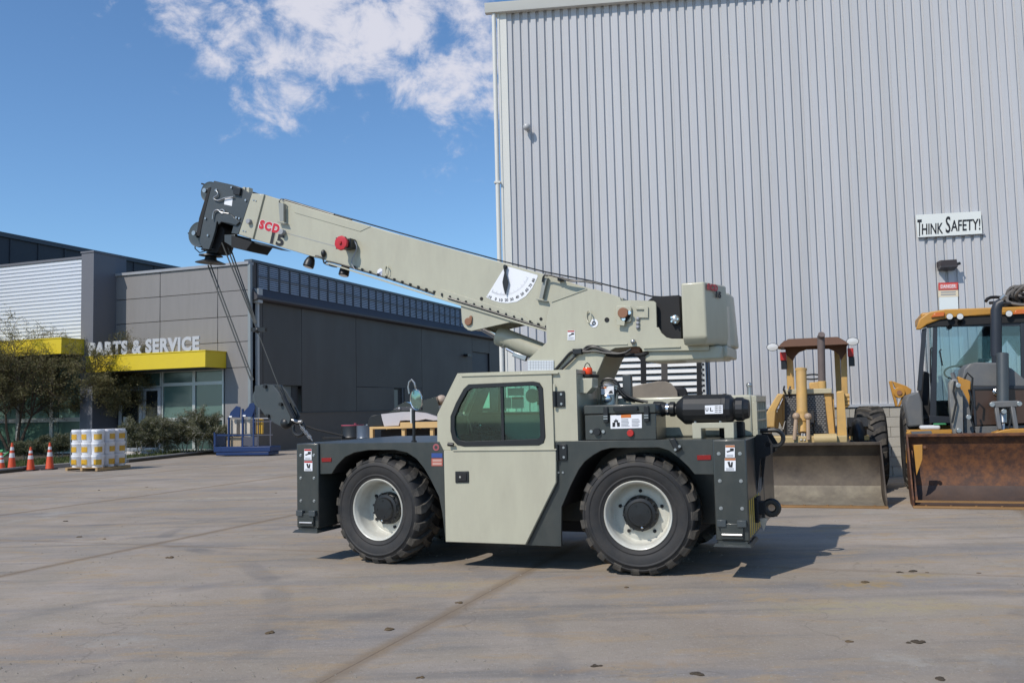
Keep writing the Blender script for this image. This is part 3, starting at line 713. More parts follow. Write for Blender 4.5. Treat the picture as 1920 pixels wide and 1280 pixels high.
# axles
RW, LWc = CR.pt(1196, 968.5, .03), CR.pt(707.5, 957.8, .03)
TR = .563
def axle(x):
    MB().cyl((x, .2, TR), (x, WID-.2, TR), .10, 14).sphere((x, WID/2, TR), .22, 16, 10).build('axle', M_BLACKM, crane)
axle(RW.x); axle(LWc.x)
MB().box(xL1+.3, xR0-.3, .7, WID-.7, .30, .42).build('belly_pan', M_BLACKM, crane)

# --- wheels
def tyre_mesh():
    t = MB(); w = .42
    prof = [(.312,.02),(.328,.006),(.35,.0),(.362,-.012),(.375,-.008),(.392,-.016),(.42,-.024),(.455,-.026),(.466,-.034),(.472,-.034),(.480,-.024),(.505,-.012),(.512,-.018),(.52,-.012),(.535,.012),(.545,.05),(.548,w/2),(.545,w-.05),(.535,w-.012),(.505,w+.012),(.455,w+.026),(.42,w+.024),(.36,w+.01),(.32,w-.02)]
    return t.lathe(prof, (0,0,0), 'y', 72).mesh('tyre', M_RUB, 30)
def tread_mesh():
    t = MB(); N = 19; w = .42
    def pt_(r, th, y): return (r*math.cos(th), y, r*math.sin(th))
    for side in (0, 1):
        for k in range(N):
            th = 2*math.pi*(k + .5*side)/N; pt_list = []
            dt = .105
            # (y, skew, half-angle, top radius, root radius) stations from the shoulder to past the centre
            st = [(-.016, .0, .088, .520, .478), (.006, .0, .090, .558, .50), (.06, .02, .092, .574, .53), (.15, .10, .070, .577, .535), (.235, .20, .060, .577, .535)]
            vs = []
            for (y, sk, h, rt, rr) in st:
                yy = y if side == 0 else w - y
                a = th + sk
                vs += [pt_(rr, a-h, yy), pt_(rr, a+h, yy), pt_(rt, a+h*.82, yy), pt_(rt, a-h*.82, yy)]
            fs = [(0,1,2,3)]
            for s_ in range(len(st)-1):
                b = s_*4
                for e in range(4): fs.append((b+e, b+(e+1)%4, b+4+(e+1)%4, b+4+e))
            b = (len(st)-1)*4; fs.append((b,b+1,b+2,b+3))
            t.add(vs, fs)
    return t.mesh('tread', M_RUBL, 28)
ME_T, ME_TR = tyre_mesh(), tread_mesh()
rp = [(.316,.05),(.322,.022),(.326,.005),(.320,-.004),(.311,.0),(.303,.012),(.299,.03),(.294,.036),(.290,.07),(.286,.20),(.272,.225),(.262,.232),(.245,.226),(.225,.22),(.17,.22),(.165,.22)]
ME_R = MB().lathe(rp, (0,0,0), 'y', 64).mesh('wheel', M_RIM, 40)
hb = MB().lathe([(.172,.222),(.168,.165),(.150,.15),(.148,.135),(.12,.128),(.11,.105),(.0,.10)], (0,0,0), 'y', 40)
for k in range(12):
    a = 2*math.pi*k/12+.1; hb.cyl((.158*math.cos(a), .16, .158*math.sin(a)), (.158*math.cos(a), .138, .158*math.sin(a)), .013, 6)
for k in range(4):
    a = 2*math.pi*k/4+.4; hb.cyl((.085*math.cos(a), .12, .085*math.sin(a)), (.085*math.cos(a), .098, .085*math.sin(a)), .010, 8)
ME_H = hb.mesh('hub', M_BLACK, 35)
ME_V = MB().cyl((0,.205,0), (0,.22,0), .017, 12).mesh('hand_hole', M_BLACKM, 0)
ME_ST = MB().sphere((0,0,0), .012, 8, 6).mesh('grease_fitting', M_CHROME, 0)
def wheel(x, y, steer, flip, spin):
    o = inst(ME_R, 'wheel', crane, (x, y, TR), (0, spin, steer + (math.pi if flip else 0)))
    o.rotation_mode = 'YXZ' if False else 'XYZ'
    inst(ME_T, 'tyre', o, (0,0,0)); inst(ME_TR, 'tread', o, (0,0,0)); inst(ME_H, 'hub', o, (0,0,0))
    for k in range(5):
        a = 2*math.pi*k/5 + 1.57
        inst(ME_V, 'hand_hole', o, (.212*math.cos(a), 0, .212*math.sin(a)))
    inst(ME_ST, 'grease_fitting', o, (.02, .10, -.125))
ws = -R(7)
wheel(RW.x, .03, R(5), False, 0); wheel(LWc.x, .03, ws, False, .3)
wheel(RW.x, WID-.03, R(5), True, .7); wheel(LWc.x, WID-.03, ws, True, .5)

# --- right end face fittings
xe = xR1
MB().prism([(zd-.0, 0), (zd, 0)], 0, 0) if False else None
lug = [(xe, zd-.02), (xe+.02, zd+.02), (xe+.12, zd+.01), (xe+.17, zd-.08), (xe+.16, zd-.16), (xe+.05, zd-.22), (xe, zd-.55)]
plate('tow_lug', M_BLACKM, lug, .62, .66, .004, holes=([(xe+.12+.028*math.cos(t*.6283), zd-.08+.028*math.sin(t*.6283)) for t in range(10)],))
plate('tow_lug', M_BLACKM, lug, 1.05, 1.09, .004)
ring = [(xe+.20+.085*math.cos(t), .95, zd-.03+.075*math.sin(t)) for t in [i*.33-2.2 for i in range(16)]]
MB().tube([(xe-.05, .95, zd+.03)]+ring[::-1] if False else [(xe-.02,.95,zd+.04),(xe+.10,.95,zd+.05)]+[(xe+.16+.08*math.cos(t), .95, zd-.03+.08*math.sin(t)) for t in [1.57-i*.35 for i in range(11)]], .022, 8).build('tow_hook', M_BLACK, crane)
ph = P(7, 1640, 655, .9); zc_ = P(7,1640,655,.9).z
MB().lathe([(.075,-.03),(.09,0),(.075,.03),(.045,.03),(.032,0),(.045,-.03),(.075,-.03)], (xe+.14, .55, zc_), 'y', 20).build('pintle_ring', M_BLACK, crane)
MB().box(xe, xe+.08, .49, .61, zc_-.06, zc_+.06).box(xe, xe+.03, .42, .68, zc_-.13, zc_+.10).build('pintle_mount', M_BLACKM, crane, bevel=.006)
MB().prism([(xe+.02, zc_-.10), (xe+.10, zc_-.10), (xe+.06, zc_-.22)], .53, .57).build('pintle_tab', M_STEEL, crane)
hz = MB()
for k in range(6): hz.box(xe+.0005, xe+.003, .02+.14*k, .07+.14*k, zbo+.03, zbo+.36)
hz.build('hazard_stripes', mat('hazard_yellow', (.62,.43,.06), .5), crane)
# pale stencil on the end face (reads along the end, from the near edge inwards)
for k_ in range(4): MB().box(xe+.0008, xe+.0025, .62+k_*.13, .70+k_*.13, zd-.58+.012*k_, zd-.42).build('stencil_mark', mat('stencil_grey', (.16,.16,.165), .6, var=.4, scale=20), crane)

# --- cab
cabA = X(6, 0, 0,550, 0,382, 124,130, 853,105, 866,545)
wo = X(6, 0, 196,199, 590,181, 630,189, 652,222, 667,520, 656,556, 625,571, 170,579, 125,568, 97,537, 85,485, 85,395, 120,310, 165,228)
wi = X(6, 0, 212,224, 590,205, 610,211, 625,238, 638,512, 630,528, 612,534, 180,549, 140,540, 120,517, 110,470, 111,400, 145,318, 188,240)
CD = .70
side = plate('cab_side', M_CREAM, cabA[:1]+cabA[1:], .0, .03, .006, holes=(wo,))
fw = X(6, CD, 335,209, 642,200, 645,372, 268,376)
cabF = [(p[0], p[1]) for p in cabA]
plate('cab_side', M_CREAM, cabF, CD-.03, CD, .006, holes=(fw,))
# roof, rear wall, floor, nose
zr0 = cabA[2][1]; 
MB().hexa([(cabA[2][0],.0+.031,cabA[2][1]-.04),(cabA[3][0],.031,cabA[3][1]-.04),(cabA[3][0],CD-.031,cabA[3][1]-.04),(cabA[2][0],CD-.031,cabA[2][1]-.04),
           (cabA[2][0],.031,cabA[2][1]-.002),(cabA[3][0],.031,cabA[3][1]-.002),(cabA[3][0],CD-.031,cabA[3][1]-.002),(cabA[2][0],CD-.031,cabA[2][1]-.002)]).build('cab_roof', M_CREAM, crane)
bx = cabA[3][0]
MB().box(bx-.04, bx-.003, .031, CD-.031, zd, cabA[3][1]-.045).build('cab_back', M_CREAM, crane)
MB().box(cabA[1][0]+.01, bx-.05, .031, CD-.031, zd-.30, zd-.26).build('cab_floor', M_BLACKM, crane)
MB().box(cabA[0][0]+.004, cabA[0][0]+.03, .031, CD-.031, zd, cabA[1][1]-.02).build('cab_front', M_CREAM, crane)
def slant(y0, y1, t0, t1, m, name, off=0.0, th=.02):
    a_, b_ = Vector((cabA[1][0], 0, cabA[1][1])), Vector((cabA[2][0], 0, cabA[2][1])); d_ = b_-a_; n_ = Vector((d_.z, 0, -d_.x)).normalized()
    p0, p1 = a_+d_*t0 + n_*off, a_+d_*t1+n_*off; q0, q1 = p0+n_*th, p1+n_*th
    return MB().hexa([(p0.x,y0,p0.z),(p0.x,y1,p0.z),(q0.x,y1,q0.z),(q0.x,y0,q0.z),(p1.x,y0,p1.z),(p1.x,y1,p1.z),(q1.x,y1,q1.z),(q1.x,y0,q1.z)]).build(name, m, crane)
M_CABG = glass('cab_glass', (.66,.88,.80), .02)
slant(.031, .08, 0, 1, M_CREAM, 'screen_pillar'); slant(CD-.08, CD-.031, 0, 1, M_CREAM, 'screen_pillar')
slant(.081, CD-.081, .06, .93, M_CABG, 'windscreen', .008, .006)
# door (upper frame and proud lower skin)
dU = X(6, -.012, 12,546, 12,388, 140,147, 706,134, 722,596, 40,604)
woD = X(6, -.012, 196,199, 590,181, 630,189, 652,222, 667,520, 656,556, 625,571, 170,579, 125,568, 97,537, 85,485, 85,395, 120,310, 165,228)
wiD = X(6, -.012, 212,224, 590,205, 610,211, 625,238, 638,512, 630,528, 612,534, 180,549, 140,540, 120,517, 110,470, 111,400, 145,318, 188,240)
door = plate('door', M_CREAM, dU, -.022, -.004, .005, holes=(woD,))
dL = X(6, -.03, 44,604, 733,598, 735,800, 548,1182, 55,1164)
dl_ = plate('door_skin', M_CREAM, dL, -.05, -.006, .008, door)
plate('drip_ledge', M_CREAM, X(6,-.06, 95,600, 732,594, 732,602, 95,608), -.062, -.02, .002, door)
plate('window_rubber', M_BLACK, woD, -.030, .012, .005, door, holes=(wiD,))
wm = X(6, -.02, 387,214, 404,213, 412,545, 395,546)
plate('window_mullion', M_BLACK, wm, -.022, .006, .002, door)
plate('window_glass', M_CABG, wiD, -.008, -.003, 0, door, smooth=0)
lt = X(6, -.06, 109,733, 192,731, 193,802, 110,804)
lo = plate('latch', M_BLACK, lt, -.062, -.05, .008, door)
v = P(6,141,767,-.066); MB().cyl((v.x,-.062,v.z),(v.x,-.072,v.z),.011,12).build('lock', M_CHROME, lo)
lt2 = X(6, -.06, 124,745, 180,744, 181,792, 125,793); plate('paddle', M_BLACKM, lt2, -.070, -.0625, .004, lo)
v = P(6,85,568,-.05); MB().cyl((v.x-.03,-.06,v.z+.004),(v.x+.03,-.06,v.z-.002),.02,12).cyl((v.x,-.06,v.z),(v.x,-.01,v.z),.012,10).build('door_stop', M_BLACK, crane)
for pts in ((725,240,780,238,783,336,727,338), (740,567,795,566,797,664,742,665)):
    hp = X(6, -.02, *pts); h = plate('hinge', M_BLACK, hp, -.02, -.001, .004)
    MB().cyl((hp[0][0]-.005,-.03,hp[3][1]),(hp[0][0]-.005,-.03,hp[0][1]),.016,10).build('hinge_pin', M_BLACK, h)
    for zz in (.2, .8):
        zz_ = hp[3][1]+(hp[0][1]-hp[3][1])*zz; MB().cyl((hp[1][0]-.03,-.02,zz_),(hp[1][0]-.03,-.028,zz_),.013,6).build('bolt', M_STEEL, h)
plate('hinge_bar', M_CREAM, X(6,-.03, 712,196, 724,196, 726,288, 714,288), -.035, -.02, .003)
for (x_, y_) in ((745,740),(772,740)): v = P(6,x_,y_,-.01); MB().cyl((v.x,0,v.z),(v.x,-.01,v.z),.011,6).build('bolt', M_STEEL, crane)
plate('gutter_strip', M_CREAM, X(6,-.02, 150,142, 745,124, 745,133, 150,150), -.035, -.001, .002)
# interior
sw = P(6, 330, 490, .42)
ax = Vector((.45, 0, 1)).normalized(); u_ = Vector((0,1,0)); w_ = ax.cross(u_)
stw = MB(); stw.tube([Vector((sw.x,sw.y,sw.z)) + (u_*math.cos(t)+w_*math.sin(t))*.185 for t in [i*2*math.pi/24 for i in range(25)]], .014, 8)
for k in range(3):
    t = k*2.094+.5; stw.bar(Vector(sw), Vector(sw)+(u_*math.cos(t)+w_*math.sin(t))*.18, .02, .012)
stw.cyl(Vector(sw)-ax*.35, Vector(sw)+ax*.02, .03, 10)
stw.build('steering_wheel', M_BLACK, crane)
v = P(6, 265, 450, .3); MB().sphere(v, .018, 8, 6).build('spinner_knob', M_CHROME, crane)
v0 = P(6, 150, 370, .5)
MB().box(cabA[1][0]+.04, cabA[1][0]+.22, .10, CD-.08, zd-.26, zd+.06).build('dash', M_BLACKM, crane, bevel=.03)
MB().box(bx-.52, bx-.12, .15, .60, zd-.26, zd+.0).box(bx-.2, bx-.09, .15, .60, zd-.02, zd+.10).build('seat', M_BLACKM, crane, bevel=.04)
for lx_, ly_ in ((.30,.25),(.36,.30)): MB().tube([(cabA[1][0]+lx_, ly_, zd-.05), (cabA[1][0]+lx_-.02, ly_, zd+.16)], .008, 6).sphere((cabA[1][0]+lx_-.02, ly_, zd+.17), .018, 8, 6).build('lever', M_BLACK, crane)
M_CABIN = mat('cab_inner_panel', (.36,.45,.40), .6, var=.05)
plate('inner_lining', M_CABIN, X(6, CD-.04, 405,388, 645,384, 648,560, 405,572), CD-.045, CD-.032, .003)
plate('inner_lining', mat('cab_darkening_plate', (.05,.055,.055), .7), X(6, CD-.036, 250,240, 330,215, 262,385, 404,385, 404,560, 200,560, 190,400), CD-.040, CD-.032, 0)  # dark plate added to darken the left part of the window view
plate('window_rail', M_BLACK, X(6, CD-.05, 215,370, 640,366, 640,380, 215,386), CD-.055, CD-.046, .0)
plate('window_rail', M_BLACK, X(6, CD-.05, 376,212, 389,212, 389,370, 376,370), CD-.055, CD-.046, .0)
plate('rear_window_glass', M_CABG, fw, CD-.018, CD-.012, 0, smooth=0)
plate('window_sticker', mat('sticker_blue_white', (.50,.66,.70), .5), X(6, CD-.03, 432,222, 532,220, 532,266, 433,268), CD-.030, CD-.028, 0)
st_ = plate('window_sticker', mat('sticker_blue_white', (0,0,0)), X(6, CD-.03, 458,276, 530,275, 531,344, 459,346), CD-.030, CD-.028, 0)
plate('sticker_header', mat('sticker_red', (.35,.06,.05), .5), X(6, CD-.031, 458,276, 530,275, 530,288, 458,289), CD-.033, CD-.0305, 0, st_)
bl, br, tl = [P(6, a_, b_, CD-.0335) for a_, b_ in ((463,286),(525,285),(463,278))]; pass
plate('window_sticker', mat('sticker_blue_white', (0,0,0)), X(6, CD-.03, 410,280, 455,279, 456,345, 411,346), CD-.030, CD-.028, 0)
v = P(6, 585, 268, .55); MB().lathe([(.0,-.01),(.05,-.012),(.075,-.006),(.075,.01),(.0,.02)], v, 'y', 24).build('cab_fan', mat('fan_grey', (.25,.33,.30), .5), crane)
MB().box(v.x+.05, v.x+.09, .54, .60, v.z-.10, v.z+.12).build('fan_mount', M_BLACK, crane, bevel=.01)
# beacon and bracket
v = P(8, 110, 310, .35); MB().box(cabA[3][0]+.003, v.x+.06, .22, .55, v.z-.03, v.z-.004).build('beacon_shelf', M_BLACKM, crane, bevel=.004)
MB().lathe([(.048,0),(.05,.01),(.05,.05),(.042,.066),(.0,.070)], v, 'z', 20).build('beacon', M_AMBER, crane)
MB().tube([v+Vector((-.035,0,.06)), v+Vector((-.02,0,.10)), v+Vector((0,0,.115)), v+Vector((.02,0,.10)), v+Vector((.035,0,.06))], .005, 6).build('beacon_guard', M_BLACK, crane)
b_ = X(8, .12, 3,350, 160,347, 160,432, 105,492, 5,486)
bo = plate('cable_bracket', M_CREAM, b_, .10, .30, .005)
for (x_, y_) in ((24,398),(26,462)): v = P(8,x_,y_,.1); MB().cyl((v.x,.10,v.z),(v.x,.094,v.z),.009,6).build('bolt', M_BLACKM, bo)
MB().box(P(8,8,600,.3).x, P(8,80,600,.3).x, .25, .60, zd, P(8,8,500,.3).z).build('cable_duct', M_BLACKM, crane, bevel=.01)

# --- toolbox on the deck
tb0 = X(8, .06, 78,604, 742,580, 750,700, 750,895, 82,912)
x0, x1 = tb0[0][0], tb0[1][0]+.01; zt_ = tb0[0][1]; zl = P(8,100,692,.06).z
tbx = MB().box(x0, x1, .06, .50, zd, zl-.004).build('toolbox', M_GREY, crane, bevel=.008)
MB().box(x0-.006, x1+.006, .05, .51, zl, zt_).build('toolbox_lid', M_GREY, tbx, bevel=.012)
MB().box(x0+.01, x1-.01, .07, .49, zl-.006, zl+.002).build('lid_seal', M_BLACKM, tbx)
for a_ in ((258,622,300,618,302,768,262,772), (642,612,688,609,690,758,646,762)):
    lt = X(8, .03, *a_); l_ = plate('latch', M_BLACK, lt, .025, .05, .004, tbx)
    v = P(8, (a_[0]+a_[2])/2, a_[5]-60, .02); MB().box(v.x-.02, v.x+.02, .016, .027, v.z-.006, v.z+.006).box(v.x-.02, v.x+.02, .016, .027, v.z-.03, v.z-.018).build('latch_catch', M_STEEL, l_)
plate('lid_handle', M_BLACK, X(8,.03, 352,622, 585,612, 590,652, 356,664), .02, .049, .01, tbx)
dc = plate('warning_decal', M_WHITE, X(8,.055, 325,700, 622,688, 624,818, 328,826), .055, .0585, 0, tbx)
plate('decal_header', M_ORANGE, X(8,.052, 425,694, 520,689, 521,719, 426,723), .0525, .0548, 0, dc)
fig = X(8,.052, 345,808, 345,768, 362,766, 358,742, 368,750, 378,730, 388,748, 398,740, 396,764, 414,768, 414,804, 390,806, 384,760, 372,762, 370,806)
plate('pictogram', M_INK, fig, .0525, .0548, 0, dc)
ln = MB()
for k in range(6):
    for (xa_, xb2) in ((428,515),(528,614)):
        y_ = 735+k*13; p_ = X(8,.052, xa_,y_, xb2-random.randint(0,25),y_-3, xb2-20,y_+3, xa_,y_+5); ln.prism(p_, .0525, .0548)
stuff(ln.build('print_lines', M_INKG, dc, smooth=0))
v = P(8, 514, 868, .04); MB().cyl((v.x,.06,v.z),(v.x,.035,v.z),.033,18).build('emergency_button', M_RED, tbx, bevel=.004)
v = P(8, 196, 855, .04); MB().cyl((v.x,.06,v.z),(v.x,.03,v.z),.035,14).build('lock_knob', M_BLACK, tbx)
for dx in (-55, 60): v = P(8, 196+dx, 852, .04); MB().cyl((v.x,.06,v.z),(v.x,.045,v.z),.016,10).build('bolt', M_STEEL, tbx)
# --- engine air cleaner, its stand and ducts
ya = .34; A = P(8, 980, 645, ya); B = P(8, 1482, 640, ya); C_ = P(8, 1635, 635, ya); D = P(8, 800, 640, ya)
ax_ = (B-A); La = ax_.length
MB().lathe([(.0,-.02),(.075,-.02),(.085,-.01),(.135,.045),(.142,.06),(.142,La-.09),(.147,La-.085),(.147,La-.05),(.142,La-.045),(.135,La-.01),(.12,La),(.10,La+.02),(.105,La+.03),(.112,La+.04),(.112,La+.10),(.098,La+.115),(.085,La+.155),(.0,La+.16)], A, ax_, 16).build('air_cleaner', M_BLACK, crane, smooth=20)
MB().lathe([(.105,-.0),(.115,.05)], B, ax_, 16) 
MB().tube([D+Vector((-.06,0,0)), D+Vector((.02,0,0)), D+Vector((.08,0,.0)), A+Vector((-.07,0,0)), A+Vector((0,0,0))], [.078,.074,.052,.056,.05], 16).build('intake_hose', M_BLACK, crane)
v = P(8, 872, 640, ya); MB().cyl(v+Vector((-.012,0,0)), v+Vector((.012,0,0)), .062, 20).build('hose_clamp', M_CHROME, crane)
v = P(8, 915, 640, ya); MB().lathe([(.05,-.035),(.072,-.02),(.072,.02),(.05,.035)], v, 'x', 18).build('hose_coupling', M_BLACK, crane)
lb = plate('label', M_WHITE, X(8, ya-.144, 1222,606, 1390,600, 1392,682, 1224,686), ya-.150, ya-.146, 0)
bl, br, tl = [P(8, a_, b_, ya-.151) for a_, b_ in ((1228,660),(1254,659),(1228,628))]; text('U', 'lettering', M_INK, lb, bl, br, tl, .001, bold=.03)
bl, br, tl = [P(8, a_, b_, ya-.151) for a_, b_ in ((1270,660),(1298,659),(1270,625))]; text('L', 'lettering', M_INK, lb, bl, br, tl, .001, bold=.02)
ln = MB()
for x_ in (1315, 1350): 
    for k in range(4): ln.prism(X(8, ya-.152, x_,612+k*17, x_+28,611+k*17, x_+28,617+k*17, x_,618+k*17), ya-.1515, ya-.1502)
stuff(ln.build('print_lines', M_INK, lb, smooth=0))
so = X(8, .22, 1098,772, 1493,765, 1495,876, 1405,878, 1404,820, 1190,824, 1188,882, 1100,884)
stz = zd
pts = [(p[0], max(p[1], zd) if i not in (3,4,5,6) else p[1]) for i, p in enumerate(so)]
pts = [(so[0][0], so[0][1]), (so[1][0], so[1][1]), (so[1][0], zd), (so[3][0], zd), (so[3][0], so[4][1]), (so[6][0], so[4][1]), (so[6][0], zd), (so[0][0], zd)]
plate('air_cleaner_stand', M_CREAM, pts, .22, .47, .006)
for x_ in (1130, 1368): v = P(8,x_,768,.25); MB().cyl((v.x,.25,so[0][1]),(v.x,.25,so[0][1]+.015),.012,6).build('bolt', M_STEEL, crane)
MB().box(P(8,1330,700,.3).x, P(8,1560,700,.3).x, .42, .60, zd, P(8,1400,760,.4).z).build('muffler_box', M_BLACKM, crane, bevel=.02)
# --- engine hood and radiator end
eh = X(8, .72, 165,552, 1655,494, 1662,850, 165,880); xh0, xh1 = eh[0][0], eh[1][0]; zh_ = (eh[1][1]+eh[0][1])/2
MB().box(xh0, xh1, .72, 1.62, zd, zh_).build('engine_hood', M_CREAM, crane, bevel=.02, seg=3)
rg = MB().box(xh1+.002, xh1+.05, .74, 1.60, zd, zd+.06).box(xh1+.002, xh1+.05, .74, 1.60, zh_-.07, zh_-.01).box(xh1+.002, xh1+.05, .74, .80, zd+.06, zh_-.07).box(xh1+.002, xh1+.05, 1.54, 1.60, zd+.06, zh_-.07)
for k in (1, 2): rg.box(xh1+.01, xh1+.045, .80, 1.54, zd+.06+(zh_-zd-.13)*k/3-.01, zd+.06+(zh_-zd-.13)*k/3+.01)
for k in (1, 2, 3, 4): rg.box(xh1+.01, xh1+.043, .80+.148*k-.008, .80+.148*k+.008, zd+.06, zh_-.07)
rgo = rg.build('radiator_grille', M_CREAM, crane, bevel=.003)
MB().box(xh1+.001, xh1+.008, .80, 1.54, zd+.06, zh_-.07).build('radiator_core', mat('radiator_core', (.03,.04,.035), .6), rgo)
v = P(8, 1640, 440, 1.1); MB().cyl((v.x, 1.1, zh_), (v.x, 1.1, zh_+.10), .022, 10).sphere((v.x,1.1,zh_+.10), .03, 8, 6).build('filler_cap', M_STEEL, crane)
# silver hydraulic filter
v = P(8, 315, 500, .62); zf0 = zd+.05; zf1 = P(8, 315, 372, .62).z
MB().lathe([(.07,zd-v.z),(.088,zd+.02-v.z),(.092,zf0+.04-v.z),(.092,zf1-.07-v.z),(.10,zf1-.065-v.z),(.10,zf1-.05-v.z),(.085,zf1-.03-v.z),(.05,zf1-.005-v.z),(.0,zf1-v.z)], v, 'z', 24).build('hydraulic_filter', M_STEEL, crane)
MB().lathe([(.045,0),(.045,-.06),(.03,-.07),(.0,-.07)], P(8,300,540,.53), 'y', 14).build('filter_port', M_CHROME, crane)
MB().lathe([(.07,0),(.07,.10),(.05,.12),(.0,.12)], (P(8,195,590,.5).x,.5,zd), 'z', 16).build('oil_filter', mat('oil_filter_white', (.6,.6,.57), .4), crane)
fl = plate('filter_label', M_WHITE, X(8,.525, 238,428, 358,422, 358,498, 240,502), .522, .526, 0)
plate('label_header', M_ORANGE, X(8,.52, 240,432, 288,430, 288,444, 240,446), .519, .5215, 0, fl)
plate('pictogram', M_INK, X(8,.52, 306,492, 325,462, 335,470, 340,455, 350,490), .519, .5215, 0, fl)
v = P(8, 492, 560, .75); MB().box(v.x-.045, v.x+.045, .72, .80, zh_-.05, P(8,492,312,.75).z).build('exhaust_stack', M_GREY2, crane, bevel=.01)
def hose(n, ly, pts, r=.012, m=M_BLACK, name='hydraulic_hose', par=None):
    pp = [P(n, pts[i], pts[i+1], ly) for i in range(0, len(pts), 2)]
    sm_ = []
    for i in range(len(pp)-1):
        p0, p1, p2, p3 = pp[max(i-1,0)], pp[i], pp[i+1], pp[min(i+2,len(pp)-1)]
        for k in range(4):
            t = k/4; sm_.append(.5*((2*p1)+(-p0+p2)*t+(2*p0-5*p1+4*p2-p3)*t*t+(-p0+3*p1-3*p2+p3)*t**3))
    sm_.append(pp[-1])
    return MB().tube(sm_, r, 8).build(name, m, par or crane)
hose(8, .55, [240,400, 270,358, 330,352, 390,385, 430,460, 520,530, 680,575], .012)
hose(8, .58, [400,450, 450,510, 540,550, 640,570], .016)
hose(8, .60, [395,465, 470,540, 560,570], .013)
# mirrors and small fittings on deck
mp_ = P(22, 1190, 1085, .12)
mtop = P(22, 1185, 600, .12)
mo = MB().tube([(mp_.x,.12,zd),(mp_.x,.12,mtop.z)], .017, 10).lathe([(.03,0),(.03,.012),(.018,.02)], (mp_.x,.12,zd), 'z', 12).build('mirror_post', M_BLACK, crane)
MB().tube([(mp_.x-.028,.118,P(22,1150,810,.12).z),(mp_.x-.028,.118,mtop.z+.02)], .011, 8).build('mirror_rod', mat('white_tube', (.6,.6,.58), .4), mo)
mc = P(22, 1225, 430, .12); nrm = Vector((-.45, -.85, -.08))
mi = MB().lathe([(.0,.045),(.07,.035),(.108,.012),(.112,.0),(.108,-.006),(.10,.0)], mc, tuple(-nrm), 32).build('mirror_shell', M_CHROME, mo)
ms = MB().lathe([(.0,-.016),(.05,-.012),(.102,-.002)], mc, tuple(-nrm), 32).build('mirror_glass', mat('mirror_green', (.30,.45,.40), .12, metal=.9, var=.3, scale=9), mo)
MB().tube([mc+Vector((-.0,0.03,.08)), P(22,1215,240,.12), P(22,1195,150,.12), P(22,1150,100,.12), P(22,1110,140,.12), P(22,1095,220,.12), P(22,1110,330,.12)], .010, 8).build('mirror_bow', M_STEEL, mo)
# decals, reflectors
plate('reflector', M_REFL, X(5, 0, 203,570, 262,568, 262,592, 204,594), -.008, -.0005, .002)
plate('reflector', M_REFL, X(7, 0, 1068,292, 1173,290, 1174,326, 1070,328), -.008, -.0005, .002)
def ibox(n, ly, x0, y0, x1, y1): return X(n, ly, x0,y0, x1,y0, x1,y1, x0,y1)
for (n, a_, kind) in ((5,(97,516,141,582),0),(5,(97,588,146,648),1),(7,(1280,217,1350,308),0),(7,(1275,314,1357,410),1)):
    d_ = plate('warning_decal', M_WHITE, ibox(n, -.035, *a_), -.0345, -.0305, 0)
    h_ = (a_[3]-a_[1])
    plate('decal_header', mat('warn_orange', (.45,.16,.05), .5) if n == 7 else M_RED, ibox(n, -.036, a_[0]+1, a_[1]+1, a_[2]-1, a_[1]+h_*.17), -.0365, -.0348, 0, d_)
    w_ = a_[2]-a_[0]
    if kind == 0: pg = X(n, -.036, a_[0]+w_*.1,a_[1]+h_*.5, a_[0]+w_*.5,a_[1]+h_*.42, a_[0]+w_*.5,a_[1]+h_*.25, a_[0]+w_*.9,a_[1]+h_*.25, a_[0]+w_*.9,a_[1]+h_*.48, a_[0]+w_*.6,a_[1]+h_*.5, a_[0]+w_*.2,a_[1]+h_*.6)
    else: pg = X(n, -.036, a_[0]+w_*.25,a_[1]+h_*.3, a_[0]+w_*.45,a_[1]+h_*.25, a_[0]+w_*.55,a_[1]+h_*.6, a_[0]+w_*.6,a_[1]+h_*.3, a_[0]+w_*.75,a_[1]+h_*.3, a_[0]+w_*.7,a_[1]+h_*.72, a_[0]+w_*.4,a_[1]+h_*.7)
    plate('pictogram', M_INK, pg, -.0365, -.0348, 0, d_)
    ln = MB()
    for k in range(3): ln.prism(ibox(n, -.036, a_[0]+w_*.12, a_[1]+h_*(.77+.07*k), a_[2]-w_*.15, a_[1]+h_*(.80+.07*k)), -.0362, -.0348)
    stuff(ln.build('print_lines', M_INKG, d_, smooth=0))
v = P(5, 889, 506, 0)
v_ = MB().cyl((v.x,-.0005,v.z),(v.x,-.004,v.z),.036,20).build('round_decal', mat('decal_pink', (.33,.09,.10), .5), crane)
MB().cyl((v.x,-.0042,v.z),(v.x,-.006,v.z),.018,12).build('decal_centre', M_GREY, v_)
plate('blue_decal', M_BLUE, ibox(5,0, 862,541,927,568), -.004, -.0005, 0)
rd = plate('red_decal', mat('decal_rust', (.42,.11,.08), .5), ibox(5,0, 862,572,928,618), -.004, -.0005, 0)
bl, br, tl = [P(5, a_, b_, -.0045) for a_, b_ in ((868,592),(922,591),(868,578))]; MB().prism([(bl.x,bl.z),(br.x,br.z),(br.x,tl.z),(bl.x,tl.z)], -.0052, -.0042).build('print_line', mat('faded_print', (.5,.3,.25), .5), rd)
bl, br, tl = [P(5, a_, b_, -.0045) for a_, b_ in ((868,612),(922,611),(868,598))]; MB().prism([(bl.x,bl.z),(br.x,br.z),(br.x,tl.z),(bl.x,tl.z)], -.0052, -.0042).build('print_line', mat('faded_print', (.5,.3,.25), .5), rd)
